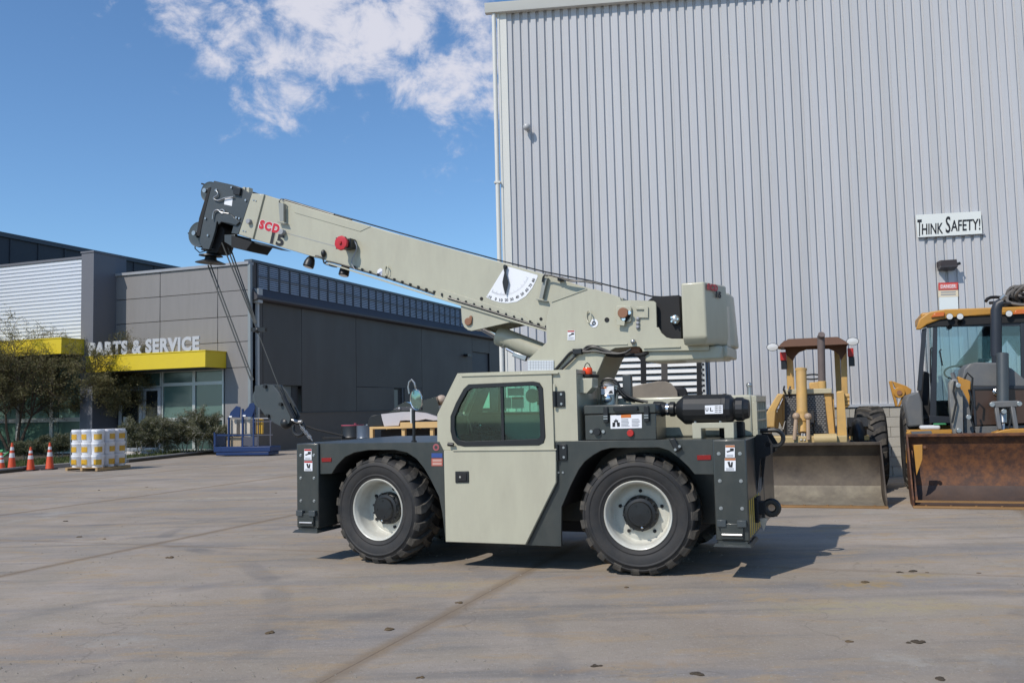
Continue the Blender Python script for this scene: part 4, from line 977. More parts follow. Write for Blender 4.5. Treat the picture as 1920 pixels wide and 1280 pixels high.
# hose guard lug on right fender
pg = X(7, -.03, 855,170, 905,165, 920,200, 955,240, 905,272, 880,215)
plate('work_light', M_BLACK, pg, -.05, .0, .008)
for (x_, y_) in ((937,225),(905,250)): v = P(7,x_,y_,-.05); MB().cyl((v.x,-.05,v.z),(v.x,-.058,v.z),.013,8).build('bolt', M_STEEL, crane)
# --- superstructure
plA = X(3, .72, 715,1030, 890,868, 880,700, 895,620, 930,505, 1250,388, 1340,398, 1440,428, 1550,468, 1556,498, 1650,492, 1850,500, 1872,516, 1878,740) \
    + X(4, .72, 205,425, 225,465, 260,498, 300,508, 560,508, 560,590) + X(3, .72, 1790,952, 1752,958, 1742,930, 1722,914, 1690,910, 1500,925, 1440,955, 1405,1005, 1370,1090, 1330,1180, 1305,1248, 1295,1400, 880,1400, 870,1140, 745,1112)
plate('turret_plate', M_CREAM, plA, .72, .76, .006)
plate('turret_plate', M_CREAM, plA, 1.44, 1.48, .006)
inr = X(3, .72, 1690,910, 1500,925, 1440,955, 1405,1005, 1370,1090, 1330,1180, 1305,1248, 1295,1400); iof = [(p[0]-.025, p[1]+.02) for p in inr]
plate('arch_web', mat('web_shadow_paint', (.30,.27,.20), .6), inr + iof[::-1], .765, 1.435, 0)  # cream web coloured darker and browner, its shade put into the paint
pk = X(3, .72, 715,1030, 890,868); 
c0 = P(3, 1130, 1400, 1.1)
MB().lathe([(.38,zd-.1),(.38,zd+.06),(.36,zd+.06),(.36,zd+.14),(.3,zd+.16),(.0,zd+.16)], (c0.x, 1.1, 0), 'z', 48).build('turntable', M_BLACKM, crane)
MB().box(P(3,885,1400,.8).x, P(3,1290,1400,.8).x, .761, 1.439, zd+.16, zd+.20).build('turret_floor', M_CREAM, crane)
# boom
yB0, yB1 = .885, 1.315
bmL = q(1, 905,262, 782,745); 
boom_p = CR.xz(q(1, 905,262) + q(2, 905,287) + q(3, 500,158, 900,268, 1270,386, 1500,468, 1600,700, 1400,900, 1030,795) + q(2, 820,690) + q(1, 785,746), yB0)
boom = plate('boom', M_CREAM, boom_p, yB0, yB1, .008)
rear = CR.xz(q(2, 906,290) + q(3, 500,164, 900,274, 1255,386, 1490,478, 1500,700, 1100,800, 980,772) + q(2, 820,686), yB0)
plate('boom_rear_skin', M_CREAM, rear, yB0-.010, yB0-.001, .003, boom)
tp = CR.xz(q(1, 1170,352, 1240,460) + q(2, 555,260, 650,216), yB0)
plate('boom_top_plate', M_CREAM, [tp[0], tp[1], tp[2], tp[3]], yB0-.006, yB0-.0008, .002, boom)
a_, b_ = P(1,1150,682,yB0-.001), P(2,330,392,yB0-.001); MB().bar(a_, b_, .003, .006).build('weld_seam', M_INKG, boom)
col = X(1, yB0-.02, 772,248, 905,256, 778,748, 625,698)
plate('boom_collar', M_CREAM, col, yB0-.022, yB1+.022, .008, boom)
for (x_, y_) in ((785,320),(810,328),(672,655),(698,662)): v = P(1,x_,y_,yB0-.03); MB().cyl((v.x,yB0-.022,v.z),(v.x,yB0-.03,v.z),.010,6).build('bolt', M_STEEL, boom)
for (x_, y_, r_) in ((740,555,.032),(1100,670,.034)):
    v = P(1,x_,y_,yB0-.04); MB().cyl((v.x,yB0,v.z),(v.x,yB0-.07,v.z),r_,14).build('wear_pad_screw', M_INKG, boom, bevel=.004)
bot = CR.xz(q(1, 620,695, 785,752, 980,825, 800,800), yB0)
plate('boom_foot_strip', M_GREY2, X(1, yB0, 790,765, 985,828, 870,812, 800,790), yB0, yB1, .002, boom)
# lug plate for the lift cylinder
lg = CR.xz(q(2, 1215,815, 1285,780) + q(3, 640,612, 760,690, 640,706, 560,692, 215,770, 175,760, 145,735, 125,690, 115,545) + q(2, 1220,850), yB0-.03)
for y0, y1 in ((yB0-.03, yB0-.011), (yB1+.005, yB1+.03)): plate('cylinder_lug', M_CREAM, lg, y0, y1, .004, boom)
v = P(3, 180, 685, yB0-.05); pin = MB().cyl((v.x,yB0-.055,v.z),(v.x,yB1+.05,v.z),.043,20).build('pivot_pin', M_BRONZE, crane, bevel=.004)
plate('pin_keeper', M_BRONZE, X(3,yB0-.05, 190,640, 205,630, 215,640, 212,700, 200,700), yB0-.05, yB0-.031, .002, pin)
# lift cylinder
ca, cb = P(3, 448, 806, 1.1), P(3, 900, 985, 1.1); d_ = (cb-ca).normalized()
cy = MB().lathe([(.0,-.0),(.055,.0),(.108,.01),(.114,.02),(.114,.10),(.106,.115),(.106,.9)], ca, d_, 28).build('lift_cylinder', M_CREAM, crane)
MB().cyl(Vector((v.x,1.1,v.z)), ca+d_*.02, .055, 18).build('cylinder_rod', M_CHROME, cy)
MB().cyl((v.x,1.02,v.z),(v.x,1.18,v.z),.085,20).build('rod_eye', M_CREAM, cy)
MB().tube([P(3,525,930,1.0), P(3,590,965,1.0), P(3,690,1010,1.0)], .016, 8).build('valve_pipe', M_CHROME, cy)
MB().bar(P(3,590,975,1.0), P(3,710,1020,1.0), .06, .06).build('holding_valve', M_STEEL, cy, bevel=.008)
v = P(3,500,870,1.0); MB().cyl((v.x,1.05,v.z-.02),(v.x-.01,.98,v.z-.06),.012,8).build('valve_fitting', M_STEEL, cy)
# bottom hose rail with clips
hose(2, yB0-.025, [150,478, 210,490, 232,545, 275,530, 500,592, 800,680, 1220,824], .010, M_BLACK, 'boom_hose', boom)
hose(3, yB0-.04, [0,472, 300,566, 600,662, 980,782], .012, M_BLACK, 'boom_hose', boom)
hose(2, yB0-.02, [240,550, 300,570, 345,578], .009, M_BLACK, 'boom_hose', boom)
cl_ = MB()
for k in range(26):
    t = k/25; v = P(2, 500+t*1900, 586+t*612, yB0-.03) if False else CR.pt(664+t*375, 502+t*116.5, yB0-.03)
    cl_.box(v.x-.008, v.x+.008, yB0-.045, yB0-.01, v.z-.012, v.z+.022)
stuff(cl_.build('hose_clips', M_BLACK, boom, smooth=0))
plate('bottom_rail', M_CREAM, CR.xz(q(2, 275,540, 1220,838)+q(3, 980,790, 960,800)+q(2,1215,852, 270,552), yB0-.02), yB0-.05, yB0-.001, .002, boom)
# top hose, winch rope
hose(1, yB0+.03, [1060,395, 1065,345, 1120,318, 1400,398, 1670,480, 1862,535], .012, M_BLACK, 'boom_hose', boom)
MB().tube([P(1,1130,322,yB0+.02), P(1,1670,484,yB0+.02)], .017, 8).build('hose_sleeve', M_BLACK, boom)
rp_ = [P(2,320,104,1.1), P(2,905,270,1.1), P(3,0,10,1.1), P(3,480,140,1.1), P(3,880,240,1.1), P(3,1280,318,1.1), P(3,1830,458,1.1), P(4,250,215,1.1)]
rp_[0] = P(2,0,12,1.1)
MB().tube(rp_, .008, 6).build('winch_rope', M_BLACK, crane)
hose(3, .80, [850,330, 860,280, 900,266, 1000,290, 1150,318, 1290,330, 1385,352], .010, M_BLACK, 'boom_hose', boom)
hose(3, .79, [1000,292, 1100,322, 1200,322, 1300,340], .008, M_BLACK, 'boom_hose', boom)
def bracket(n, pts, ly, name, out=.07, par=None):
    p_ = X(n, ly, *pts); return plate(name, M_CREAM, p_, ly-out, ly, .004, par or boom)
# hose guide brackets (bent plates standing off the boom)
for (n, L0, R0_, B0) in ((1, (1062,350), (1160,365), (1085,552)), (3, (858,290), (920,300), (830,478))):
    yy = yB0-.010
    a1, a2 = P(n,L0[0],L0[1],yy-.05), P(n,R0_[0],R0_[1],yy-.05); b1 = P(n,B0[0],B0[1],yy-.05)
    w_ = (a2-a1)*.55; m_ = MB()
    m_.prism([(a1.x,a1.z),(a1.x+w_.x,a1.z+w_.z),(b1.x+w_.x*.6,b1.z+w_.z*.4),(b1.x-.01,b1.z)], yy-.055, yy-.047)
    m_.prism([(a1.x+w_.x-.006,a1.z+w_.z),(a1.x+w_.x,a1.z+w_.z),(b1.x+w_.x*.6,b1.z+w_.z*.4),(b1.x+w_.x*.6-.006,b1.z+w_.z*.4)], yy-.047, yy)
    m_.tube([(a1.x,yy,a1.z-.02),(a1.x,yy-.04,a1.z+.02),(a1.x+w_.x*.5,yy-.05,a1.z+.045),(a1.x+w_.x,yy-.04,a1.z+w_.z+.02)], .008, 6)
    m_.prism([(b1.x-.05,b1.z),(b1.x+.08,b1.z-.03),(b1.x+.08,b1.z-.038),(b1.x-.05,b1.z-.008)], yy-.05, yy)
    m_.build('hose_bracket', mat('bracket_galv', (.30,.30,.27), .45, metal=.4), boom)
v = P(3,1010,302,.82); MB().box(v.x-.03, v.x+.03, .81, .88, v.z-.02, v.z+.02).build('hose_block', M_BLACK, boom, bevel=.004)
# red cable reel
rc = P(2, 380, 362, .70)
rl = MB().lathe([(.0,-.012),(.05,-.012),(.085,-.006),(.088,.0),(.088,.03),(.078,.04),(.0,.04)], rc, 'y', 10).build('cable_reel', M_REFLL, boom, bevel=.003, smooth=20)
MB().lathe([(.0,-.03),(.018,-.03),(.022,-.014)], rc, 'y', 12).build('reel_hub', M_RED, rl)
for k in range(4):
    a = .78+k*1.57; MB().cyl(rc+Vector((.085*math.cos(a),-.004,.085*math.sin(a))), rc+Vector((.085*math.cos(a),.01,.085*math.sin(a))), .010, 6).build('bolt', M_BLACK, rl)
MB().box(rc.x-.05, rc.x+.10, rc.y+.05, yB0, rc.z-.06, rc.z+.06).build('reel_motor', M_BLACK, rl, bevel=.01)
hose(2, .84, [470,330, 500,345, 522,400, 500,470, 478,520, 482,560, 505,600], .007, M_INKG, 'reel_cable', boom)
# work lights below boom
for (x_, y_, r_, tilt) in ((98,540,.055,-.25), (412,615,.05,-.1)):
    c = P(2, x_, y_, .95); ax2 = Vector((tilt, -.25, -1)).normalized()
    wl_ = MB().lathe([(.0,-.085),(.03,-.08),(.052,-.05),(r_+.012,-.0),(r_+.014,.05),(r_+.005,.06),(.0,.06)], c, ax2, 20).build('work_light', M_BLACK, boom)
    MB().lathe([(.0,.062),(r_,.062)], c, ax2, 20).build('lens', M_CHROME, wl_)
MB().bar(P(1,1415,930,.95), P(1,1560,950,.95), .02, .03).build('light_arm', M_BLACK, boom)
v = P(1,1545,900,yB0-.03); MB().sphere((v.x,yB0-.02,v.z), .045, 12, 8, (.7,.6,1)).build('grommet', M_BLACK, boom)
# small fittings
for (n, x_, y_, yy) in ((2,793,615,yB0-.02), (3,1268,640,.69)):
    c = P(n,x_,y_,yy); MB().tube([c+Vector((.03*math.cos(t),-.0 - .02*math.cos(t),.062*math.sin(t)+.0)) for t in [i*.33 for i in range(20)]], .007, 6).build('lifting_eye', M_CREAM, crane)
dv = P(2,735,632,yB0-.004); dd = plate('lift_point_decal', M_WHITE, X(2,yB0-.002, 700,655, 712,605, 735,590, 755,600, 748,668), yB0-.004, yB0-.0008, 0, boom)
bl, br, tl = [P(2,a_,b_,yB0-.005) for a_,b_ in ((724,646),(742,650),(728,612))]; text('d', 'lettering', M_BLUE, dd, bl, br, tl, .001, bold=.01)
v = P(3,1313,700,.715); dd = MB().cyl((v.x,.7195,v.z),(v.x,.716,v.z),.045,24).build('lift_point_decal', M_WHITE, crane)
MB().lathe([(.013,0),(.022,0),(.022,-.002),(.013,-.002),(.013,0)], (v.x,.7155,v.z), 'y', 16).build('decal_ring', M_INK, dd)
for (n,x_,y_,yy,r_) in ((3,302,480,yB0-.0105,.020),(3,837,662,yB0-.0105,.018),(3,1430,670,.7195,.026)):
    v = P(n,x_,y_,yy); MB().cyl((v.x,yy,v.z),(v.x,yy-.004,v.z),r_,16).build('plug', M_BLACKM if r_ < .03 else M_INKG, crane)
d_ = plate('warning_decal', M_WHITE, ibox(3,.71, 1075,764,1140,852), .7155, .7192, 0)
plate('decal_header', M_RED, ibox(3,.71, 1076,766,1136,778), .7135, .715, 0, d_)
plate('pictogram', M_INK, X(3,.71, 1080,810, 1105,800, 1112,786, 1134,788, 1132,802, 1115,804, 1090,816), .7135, .715, 0, d_)
ln = MB()
for k in range(4): ln.prism(ibox(3,.71, 1080,822+k*7,1130,824+k*7), .7137, .715)
stuff(ln.build('print_lines', M_INKG, d_, smooth=0))
# load chart sheet at the plate's foot
lc = plate('load_chart', mat('chart_white', (.60,.63,.66), .45), ibox(3,.70, 718,1034,948,1125), .705, .7192, 0)
ln = MB()
for k in range(5): ln.prism(ibox(3,.70, 722,1044+k*15,944,1046.5+k*15), .7032, .7048)
for k in range(9): ln.prism(ibox(3,.70, 740+k*24,1038,742.5+k*24,1120), .7032, .7048)
stuff(ln.build('print_lines', M_INKG, lc, smooth=0))
# main pivot block
pb = X(3,.70, 1512,552, 1525,545, 1640,545, 1652,560, 1650,680, 1635,692, 1530,690, 1512,675)
pv = plate('pivot_block', M_CREAM, pb, .685, .7195, .012)
v = P(3,1576,608,.66); MB().cyl((v.x,.64,v.z),(v.x,.6845,v.z),.055,24).build('pivot_pin', M_BRONZE, pv, bevel=.006)
plate('pin_keeper', M_BLACKM, X(3,.67, 1600,580, 1645,600, 1640,640, 1600,690, 1565,680, 1570,650), .672, .684, .003, pv)
for (x_,y_) in ((1632,606),(1580,662)): v = P(3,x_,y_,.66); MB().cyl((v.x,.655,v.z),(v.x,.6715,v.z),.022,12).build('bolt', M_CHROME, pv, bevel=.003)
MB().bar(P(3,1520,692,.67), P(3,1590,700,.67), .02, .05).build('pin_stop', M_CREAM, pv)
sb_ = MB().prism(X(3,.70, 1690,552, 1800,552, 1800,650, 1716,650, 1716,632, 1766,632, 1766,575, 1690,575), .700, .7195).build('stop_bracket', M_CREAM, crane, bevel=.002)
for y_ in (660,700,735): v = P(3,1706,y_,.70); MB().sphere((v.x,.71,v.z), .022, 10, 8).build('grease_nipple', M_INKG, crane)
v = P(3,1665,865,.70); MB().sphere((v.x,.70,v.z), .028, 10, 8).build('lock_bolt', M_STEEL, crane)
MB().bar(P(3,1240,897,.715), P(3,1615,887,.715), .01, .012).build('plate_lip', M_CREAM, crane)
MB().bar(P(3,930,508,.715), P(3,1250,392,.715), .008, .010).build('plate_lip', M_CREAM, crane)
MB().bar(P(4,100,573,.71), P(4,360,563,.71), .012, .012).build('plate_lip', M_CREAM, crane)
MB().box(P(3,1560,480,.8).x, P(3,1580,480,.8).x, .76, 1.44, P(3,1560,500,.8).z, P(3,1560,478,.8).z).build('cross_bar', M_CREAM, crane)
# winch bay
wb = X(4,.80, 125,243, 165,212, 352,200, 370,520, 100,520)
plate('winch_cover', M_BLACKM, wb, .80, 1.40, .006)
c = P(4, 322, 372, .77); mo_ = MB().sphere(c, .05, 14, 10, (1,.6,1)).build('winch_motor', M_STEEL, crane)
for k in range(5): MB().cyl(c+Vector((.035*math.cos(k*1.256),-.02,.035*math.sin(k*1.256))), c+Vector((.035*math.cos(k*1.256),-.04,.035*math.sin(k*1.256))), .010, 6).build('bolt', M_CHROME, mo_)
# counterweight shells
def shell(name, n, top, bot, ya_, yb_, tilt=0):
    pass
T = lambda x_, y_, ly: P(4, x_, y_, ly)
y0 = .52; y1 = .98
a0, b0 = T(362,112,y0), T(526,108,y0); a1, b1 = T(368,552,y0), T(556,545,y0)
c0_, c1_ = T(684,132,y1), T(706,560,y1)
zt_, zb_ = (a0.z+b0.z)/2, (a1.z+b1.z)/2
sh = MB(); V = [(a0.x,y0,zb_+.07),(b1.x-.01,y0,zb_+.07),(c1_.x,y1,zb_+.07),(a0.x,y1,zb_+.07),(a0.x,y0,zt_),(b0.x,y0,zt_),(c0_.x,y1,zt_),(a0.x,y1,zt_)]
U_ = [(a0.x,y0+.06,zb_-.0),(b1.x-.03,y0+.06,zb_-.0),(c1_.x-.03,y1,zb_-.0),(a0.x,y1,zb_-.0)]
sh.add(V+U_, [(4,5,6,7),(0,1,5,4),(1,2,6,5),(2,3,7,6),(3,0,4,7),(8,11,10,9),(8,9,1,0),(9,10,2,1),(10,11,3,2),(11,8,0,3)])
sh.build('counterweight_shell', M_CREAM, crane, bevel=.02, seg=4, smooth=50)
y2, y3 = 1.22, 1.68
d0, d1 = T(742,160,y3), T(776,560,y3); e0 = T(700,150,y2)
V = [(a0.x,y2,zb_+.0),(d1.x-.05,y2,zb_+.0),(d1.x-.0,y2+.14,zb_+.0),(d1.x,y3,zb_+.0),(a0.x,y3,zb_+.0)]
V += [(x_-(.035 if 0 < i < 4 else 0), y_, zt_-.03) for i, (x_, y_, z_) in enumerate(V)]
MB().add(V, [(4,3,2,1,0),(5,6,7,8,9)]+[(i,(i+1)%5,(i+1)%5+5,i+5) for i in range(5)]).build('counterweight_shell', M_CREAM, crane, bevel=.03, seg=4, smooth=50)
MB().box(a0.x+.02, c1_.x-.02, y1+.002, y2-.002, zb_, zt_-.20).build('counterweight_core', M_CREAM, crane)
ty = .60; t0, t1 = T(90,575,ty), T(560,592,ty); tr = T(770,590,1.6)
MB().box(P(4,105,580,.74).x, c1_.x-.05, .761, 1.43, zb_-.14, zb_-.005).box(b1.x-.1, tr.x-.02, .9, 1.62, zb_-.12, zb_+.0).build('counterweight_tray', M_CREAM, crane, bevel=.02, seg=3)
# hoses by the turret
hose(3, .70, [960,1125, 1030,1045, 1105,962, 1160,955, 1240,940, 1300,915, 1380,935, 1460,970], .014)
hose(3, .69, [1010,1125, 1100,1040, 1180,965, 1250,955, 1330,952, 1420,968, 1520,975, 1600,962, 1650,930], .013)
hose(3, .71, [1220,935, 1260,905, 1320,905, 1400,935, 1500,965, 1580,968], .010)
hose(3, .75, [1400,975, 1500,990, 1620,985, 1740,985, 1800,960], .02, M_BLACKM)
v = P(3,1165,950,.68); MB().box(v.x-.05, v.x+.05, .66, .72, v.z-.035, v.z+.025).build('hose_clamp_block', M_BLACK, crane, bevel=.006)
v = P(3,1690,938,.8); MB().box(v.x-.06, v.x+.05, .78, .9, v.z-.03, v.z+.04).build('valve_block', M_BRONZE, crane, bevel=.006)

# --- "SCD 15" on the boom and the shell
def slogan(n, ly, s, bl, br, tl, par):
    b0_, b1_, t_ = P(n,*bl,ly), P(n,*br,ly), P(n,*tl,ly)
    text(s, 'lettering', M_WHITE if s == 'SCD' else M_CREAM, par, b0_, b1_, t_, .0015, bold=.11 if s == 'SCD' else .07, spacing=1.25 if s == 'SCD' else 1.0)
    k = .03; c_ = (b0_+b1_+(b1_-b0_)*0+t_+ (t_+b1_-b0_))/4
    f = lambda p: c_+(p-c_)*.955 + Vector((0,-.0018,0))
    text(s, 'lettering', M_REFLL if s == 'SCD' else M_INK, par, f(b0_), f(b1_), f(t_), .0015, bold=.075 if s == 'SCD' else .045, spacing=1.25 if s == 'SCD' else 1.0)
slogan(1, yB0-.001, 'SCD', (835,632), (1065,695), (862,528), boom)
slogan(1, yB0-.001, '15', (962,795), (1112,838), (990,668), boom)
def shp(x_, y_):  # point on the slanted rear face of the near shell
    best = None
    p_ = q(4, x_, y_)[0]; r_ = ray(*p_); c = CR._loc(CP); d = Vector((r_.dot(CR.X), r_.dot(CR.Y), r_.z))
    n_ = Vector(((c0_.y-b0.y), -(c0_.x-b0.x), 0)); n_ = n_.normalized(); t_ = (Vector((b0.x,y0,zt_))-c).dot(n_)/d.dot(n_)
    return c+d*t_ - n_*.0 + Vector((n_.x, n_.y, 0))*(-.0 if n_.y > 0 else .0) + (-n_ if n_.y > 0 else n_)*.018
for s_, bl, br, tl, m_ in (('SCD', (540,165), (612,178), (540,116), M_REFLL), ('15', (598,218), (636,226), (598,172), M_INK)):
    text(s_, 'lettering', m_, crane, shp(*bl), shp(*br), shp(*tl), .003, bold=.07, spacing=1.2)

# --- boom angle indicator
yI = yB0-.0105
sec = X(3, yI, 500,212, 345,465, 400,494, 470,514, 540,520, 620,507, 700,458, 760,382, 806,286, 808,268, 560,196, 515,190)
ai = plate('angle_indicator', M_WHITE, sec, yI-.003, yI-.0003, 0, boom)
apex = P(3, 512, 200, yI)
nums = [('-10',374,462),('0',430,482),('10',477,492),('20',526,491),('30',574,485),('40',624,464),('50',669,437),('60',709,401),('70',742,361),('80',769,314)]
for s_, x_, y_ in nums:
    c = P(3,x_,y_,yI-.0033); up_ = (apex-c); up_.y = 0; up_.normalize(); rt_ = Vector((up_.z, 0, -up_.x))
    h = .034; w_ = h*.62*len(s_) if s_ != '-10' else h*1.5
    c0i = c - rt_*w_/2 - up_*h/2
    text(s_, 'number', M_INK, ai, c0i, c0i+rt_*w_, c0i+up_*h, .001, bold=.03)
tk = MB(); P0_ = P(3,374,462,yI)
a0_ = math.atan2(P(3,374,462,yI).z-apex.z, P(3,374,462,yI).x-apex.x); a1_ = math.atan2(P(3,769,314,yI).z-apex.z, P(3,769,314,yI).x-apex.x)
rd_ = (P(3,526,491,yI)-apex).length*.86
for k in range(46):
    t_ = a0_+(a1_-a0_)*k/45; l_ = .035 if k % 5 == 0 else .018
    p0 = apex+Vector((math.cos(t_),0,math.sin(t_)))*rd_; p1 = apex+Vector((math.cos(t_),0,math.sin(t_)))*(rd_-l_)
    p0.y = p1.y = yI-.004; tk.bar(p0, p1, .0012, .0035, up=(0,1,0))
stuff(tk.build('graduations', M_INKG, ai, smooth=0))
plate('pointer', M_BLACK, X(3,yI-.03, 497,190, 503,178, 518,176, 532,190, 528,215, 524,245, 534,290, 545,330, 535,375, 520,442, 514,442, 497,375, 490,330, 498,290, 507,245, 500,212), yI-.034, yI-.028, .002, ai)
v = P(3,514,190,yI-.03); MB().cyl((v.x,yI,v.z),(v.x,yI-.045,v.z),.018,14).build('pointer_pivot', M_BLACK, ai)

# --- boom head
hp_ = X(1, yB0, 362,112, 560,155, 662,188, 770,260, 700,470, 625,695, 548,684, 572,600, 470,572, 415,552, 388,560, 372,650, 340,760, 305,860, 240,850, 200,780, 225,620, 262,440, 300,250, 318,170)
hd = plate('boom_head', M_GREY2, hp_, yB0-.006, yB0+.03, .006)
plate('boom_head_plate', M_GREY2, hp_, yB1-.03, yB1+.006, .006, hd)
wbp = X(1, yB0, 372,118, 560,162, 650,190, 640,240, 380,160)
plate('head_web', M_GREY2, wbp, yB0+.031, yB1-.031, 0, hd)
plate('head_web', M_BLACKM, X(1, yB0, 560,300, 700,330, 610,640, 560,560), yB0+.031, yB1-.031, 0, hd)
stf = X(1, yB0-.02, 400,540, 470,468, 550,480, 640,560, 600,600, 520,575, 440,560, 410,590)
plate('head_stiffener', M_GREY2, stf, yB0-.03, yB0-.007, .006, hd)
fr_ = X(1, yB0, 300,190, 330,180, 245,520, 205,720, 170,700, 200,520)
plate('rope_guard', M_BLACKM, fr_, yB0-.012, yB1+.012, .003, hd)
for (x_, y_, r_) in ((330,240,.135), (215,700,.165)):
    c = P(1, x_, y_, 1.0)
    for yy in (.98, 1.10, 1.22):
        MB().lathe([(r_*.3,-.03),(r_*.8,-.02),(r_,-.028),(r_+.002,-.02),(r_*.88,0),(r_+.002,.02),(r_,.028),(r_*.8,.02),(r_*.3,.03)], (c.x, yy, c.z), 'y', 32).build('sheave', mat('sheave_grey', (.06,.075,.08), .4), hd)
    MB().cyl((c.x, yB0-.03, c.z), (c.x, yB1+.03, c.z), .03, 14).build('sheave_pin', M_STEEL, hd)
for a_ in ((250,152,370,185), (105,690,235,710)):
    MB().bar(P(1,a_[0],a_[1],1.1), P(1,a_[2],a_[3],1.1), .12, .02).build('rope_keeper', M_BLACKM, hd)
# weight/guard stack at the rope exit
base = P(1, 330, 820, 1.05); tipv = P(1, 318, 1010, 1.05); ddv = (tipv-base); Ld = ddv.length
MB().lathe([(.05,0),(.05,.08*Ld),(.13,.22*Ld),(.13,.27*Ld),(.06,.3*Ld),(.06,.45*Ld),(.15,.55*Ld),(.155,.6*Ld),(.07,.64*Ld),(.08,.8*Ld),(.19,.97*Ld),(.195,1.0*Ld),(.0,.98*Ld)], base, ddv, 24).build('rope_guide_cone', M_BLACK, hd, smooth=25)
plate('lower_cheek', M_BLACKM, X(1,1.0, 330,640, 400,560, 480,640, 470,760, 400,900, 300,900, 290,820), .98, 1.22, .01, hd)
cw = [P(1, x_, y_, 1.05) for x_, y_ in ((150,790),(150,850),(200,895),(280,870))]; MB().tube(cw, .008, 6).build('guard_wire', M_BLACK, hd)
und = X(1, yB0, 545,705, 775,780, 712,870, 545,836)
plate('head_underside', M_BLACKM, und, yB0-.004, yB1, .006, hd)
plate('lower_pulley_arm', M_GREY2, X(1,yB0, 440,690, 560,690, 545,836, 440,770), yB0+.05, yB1-.05, .006, hd)
plate('label', M_WHITE, X(1,yB0-.01, 478,290, 560,302, 550,386, 466,368), yB0-.0095, yB0-.0065, 0, hd)
plate('mount_box', M_BLACK, X(1,yB0-.01, 578,175, 662,192, 650,275, 580,262), yB0-.04, yB0-.0065, .006, hd)
for (x_,y_) in ((628,215),(375,215),(362,310),(700,322),(598,512),(630,520),(262,520),(288,705),(380,210),(440,430),(545,182)):
    v = P(1,x_,y_,yB0-.02); MB().cyl((v.x,yB0-.0065,v.z),(v.x,yB0-.024,v.z),.014,8).build('bolt', M_STEEL, hd)
hose(1, yB0-.03, [340,530, 355,450, 400,430, 450,470, 470,440, 440,425, 420,450, 520,470], .009, M_STEEL, 'shackle_cable', hd)
hose(1, yB0-.03, [380,215, 400,260, 350,300, 400,325, 470,300, 570,285], .008, M_STEEL, 'shackle_cable', hd)
for (x_,y_) in ((690,225),(735,230)): v = P(1,x_,y_,yB0+.02); MB().box(v.x-.02,v.x+.02,yB0+.0,yB0+.08,v.z-.05,v.z+.05).build('head_clip', M_CREAM, hd, bevel=.004)

# --- ropes, hook block, ball and tie-down
def rope(p0, p1, name='hoist_rope', r=.009, m=None): return MB().tube([p0, p1], r, 6).build(name, m or mat('wire_rope', (.10,.10,.09), .5, metal=.3), crane)
HB = 1.1
for dx, yy in ((0,1.04),(5,1.16)):
    rope(CR.pt(390+dx, 497, yy), CR.pt(470+dx, 712, yy))
for dx, yy in ((0,.98),(9,1.1),(16,1.2)):
    rope(CR.pt(416+dx, 455+dx*.6, yy), CR.pt(477+dx*.25, 606, 1.1))
rope(CR.pt(477,606,1.1), CR.pt(524,728,1.1), r=.006)
v = P(14,330,508,1.1); MB().bar(v+Vector((-.09,0,.01)), v+Vector((.13,0,0)), .05, .05).sphere(v, .04, 10, 8).build('rope_socket', M_BLACK, crane)
hkp = X(21, HB-.10, 300,345, 450,318, 575,330, 650,420, 735,560, 800,690, 850,800, 820,900, 700,960, 590,905, 460,800, 330,620, 290,520)
hk = plate('hook_block', M_GREY2, hkp, HB-.10, HB-.07, .006)
plate('hook_block_plate', M_GREY2, hkp, HB+.07, HB+.10, .006, hk)
for (x_,y_,r_) in ((440,520,.13),):
    c = P(21,x_,y_,HB)
    for yy in (HB-.035, HB+.035): MB().lathe([(.03,-.03),(r_,-.026),(r_*.85,0),(r_,.026),(.03,.03)], (c.x,yy,c.z), 'y', 28).build('sheave', mat('sheave_grey', (0,0,0)), hk)
for (x_,y_) in ((470,352),(705,620),(510,795)): c = P(21,x_,y_,HB-.1); MB().cyl((c.x,HB-.14,c.z),(c.x,HB+.14,c.z),.022,10).build('block_pin', M_BLACK, hk)
c = P(21, 440, 520, HB); 
MB().tube([P(21,680,400,HB-.13), P(21,730,500,HB-.13)], .014, 8).tube([P(21,730,500,HB-.13), P(21,885,830,HB-.13)], .028, 10).build('becket_rod', M_BLACK, crane)
c = P(21, 775, 905, HB-.05); MB().sphere(c, .075, 20, 14).build('headache_ball', M_BLACK, crane)
hc = P(21, 965, 985, HB-.05); rr = .085
MB().tube([hc+Vector((rr*math.cos(t),0,rr*math.sin(t))) for t in [2.6+i*.33 for i in range(15)]], [.018]+[.026]*10+[.02]*4, 10).build('crane_hook', M_BLACK, crane)
MB().tube([P(21,860,850,HB-.08), P(21,940,885,HB-.08), P(21,1010,880,HB-.08)], .02, 8).build('shackle', M_STEEL, crane)
ch0, ch1 = P(21, 985, 940, HB-.08), P(21, 1155, 1150, HB-.3); nL = 7
for k in range(nL):
    p0 = ch0+(ch1-ch0)*k/nL; p1 = ch0+(ch1-ch0)*(k+1)/nL; d_ = (p1-p0).normalized(); s_ = d_.orthogonal().normalized()*(.016) if k % 2 else d_.cross(d_.orthogonal()).normalized()*.016
    MB().tube([p0-d_*.008+s_, p1+d_*.008+s_, p1+d_*.02, p1+d_*.008-s_, p0-d_*.008-s_, p0-d_*.02, p0-d_*.008+s_], .006, 6).build('chain_link', M_STEEL, crane)
MB().tube([P(5,0,345,1.1), P(5,170,400,1.15), P(5,330,436,1.2), (P(5,330,445,1.3).x,1.3,zd+.01)], .014, 8).build('tie_strap', M_BLACKM, crane)
MB().box(P(5,210,440,1.2).x, P(5,330,440,1.2).x, 1.18, 1.26, zd+.001, zd+.03).build('tie_anchor', M_BLACKM, crane, bevel=.004)
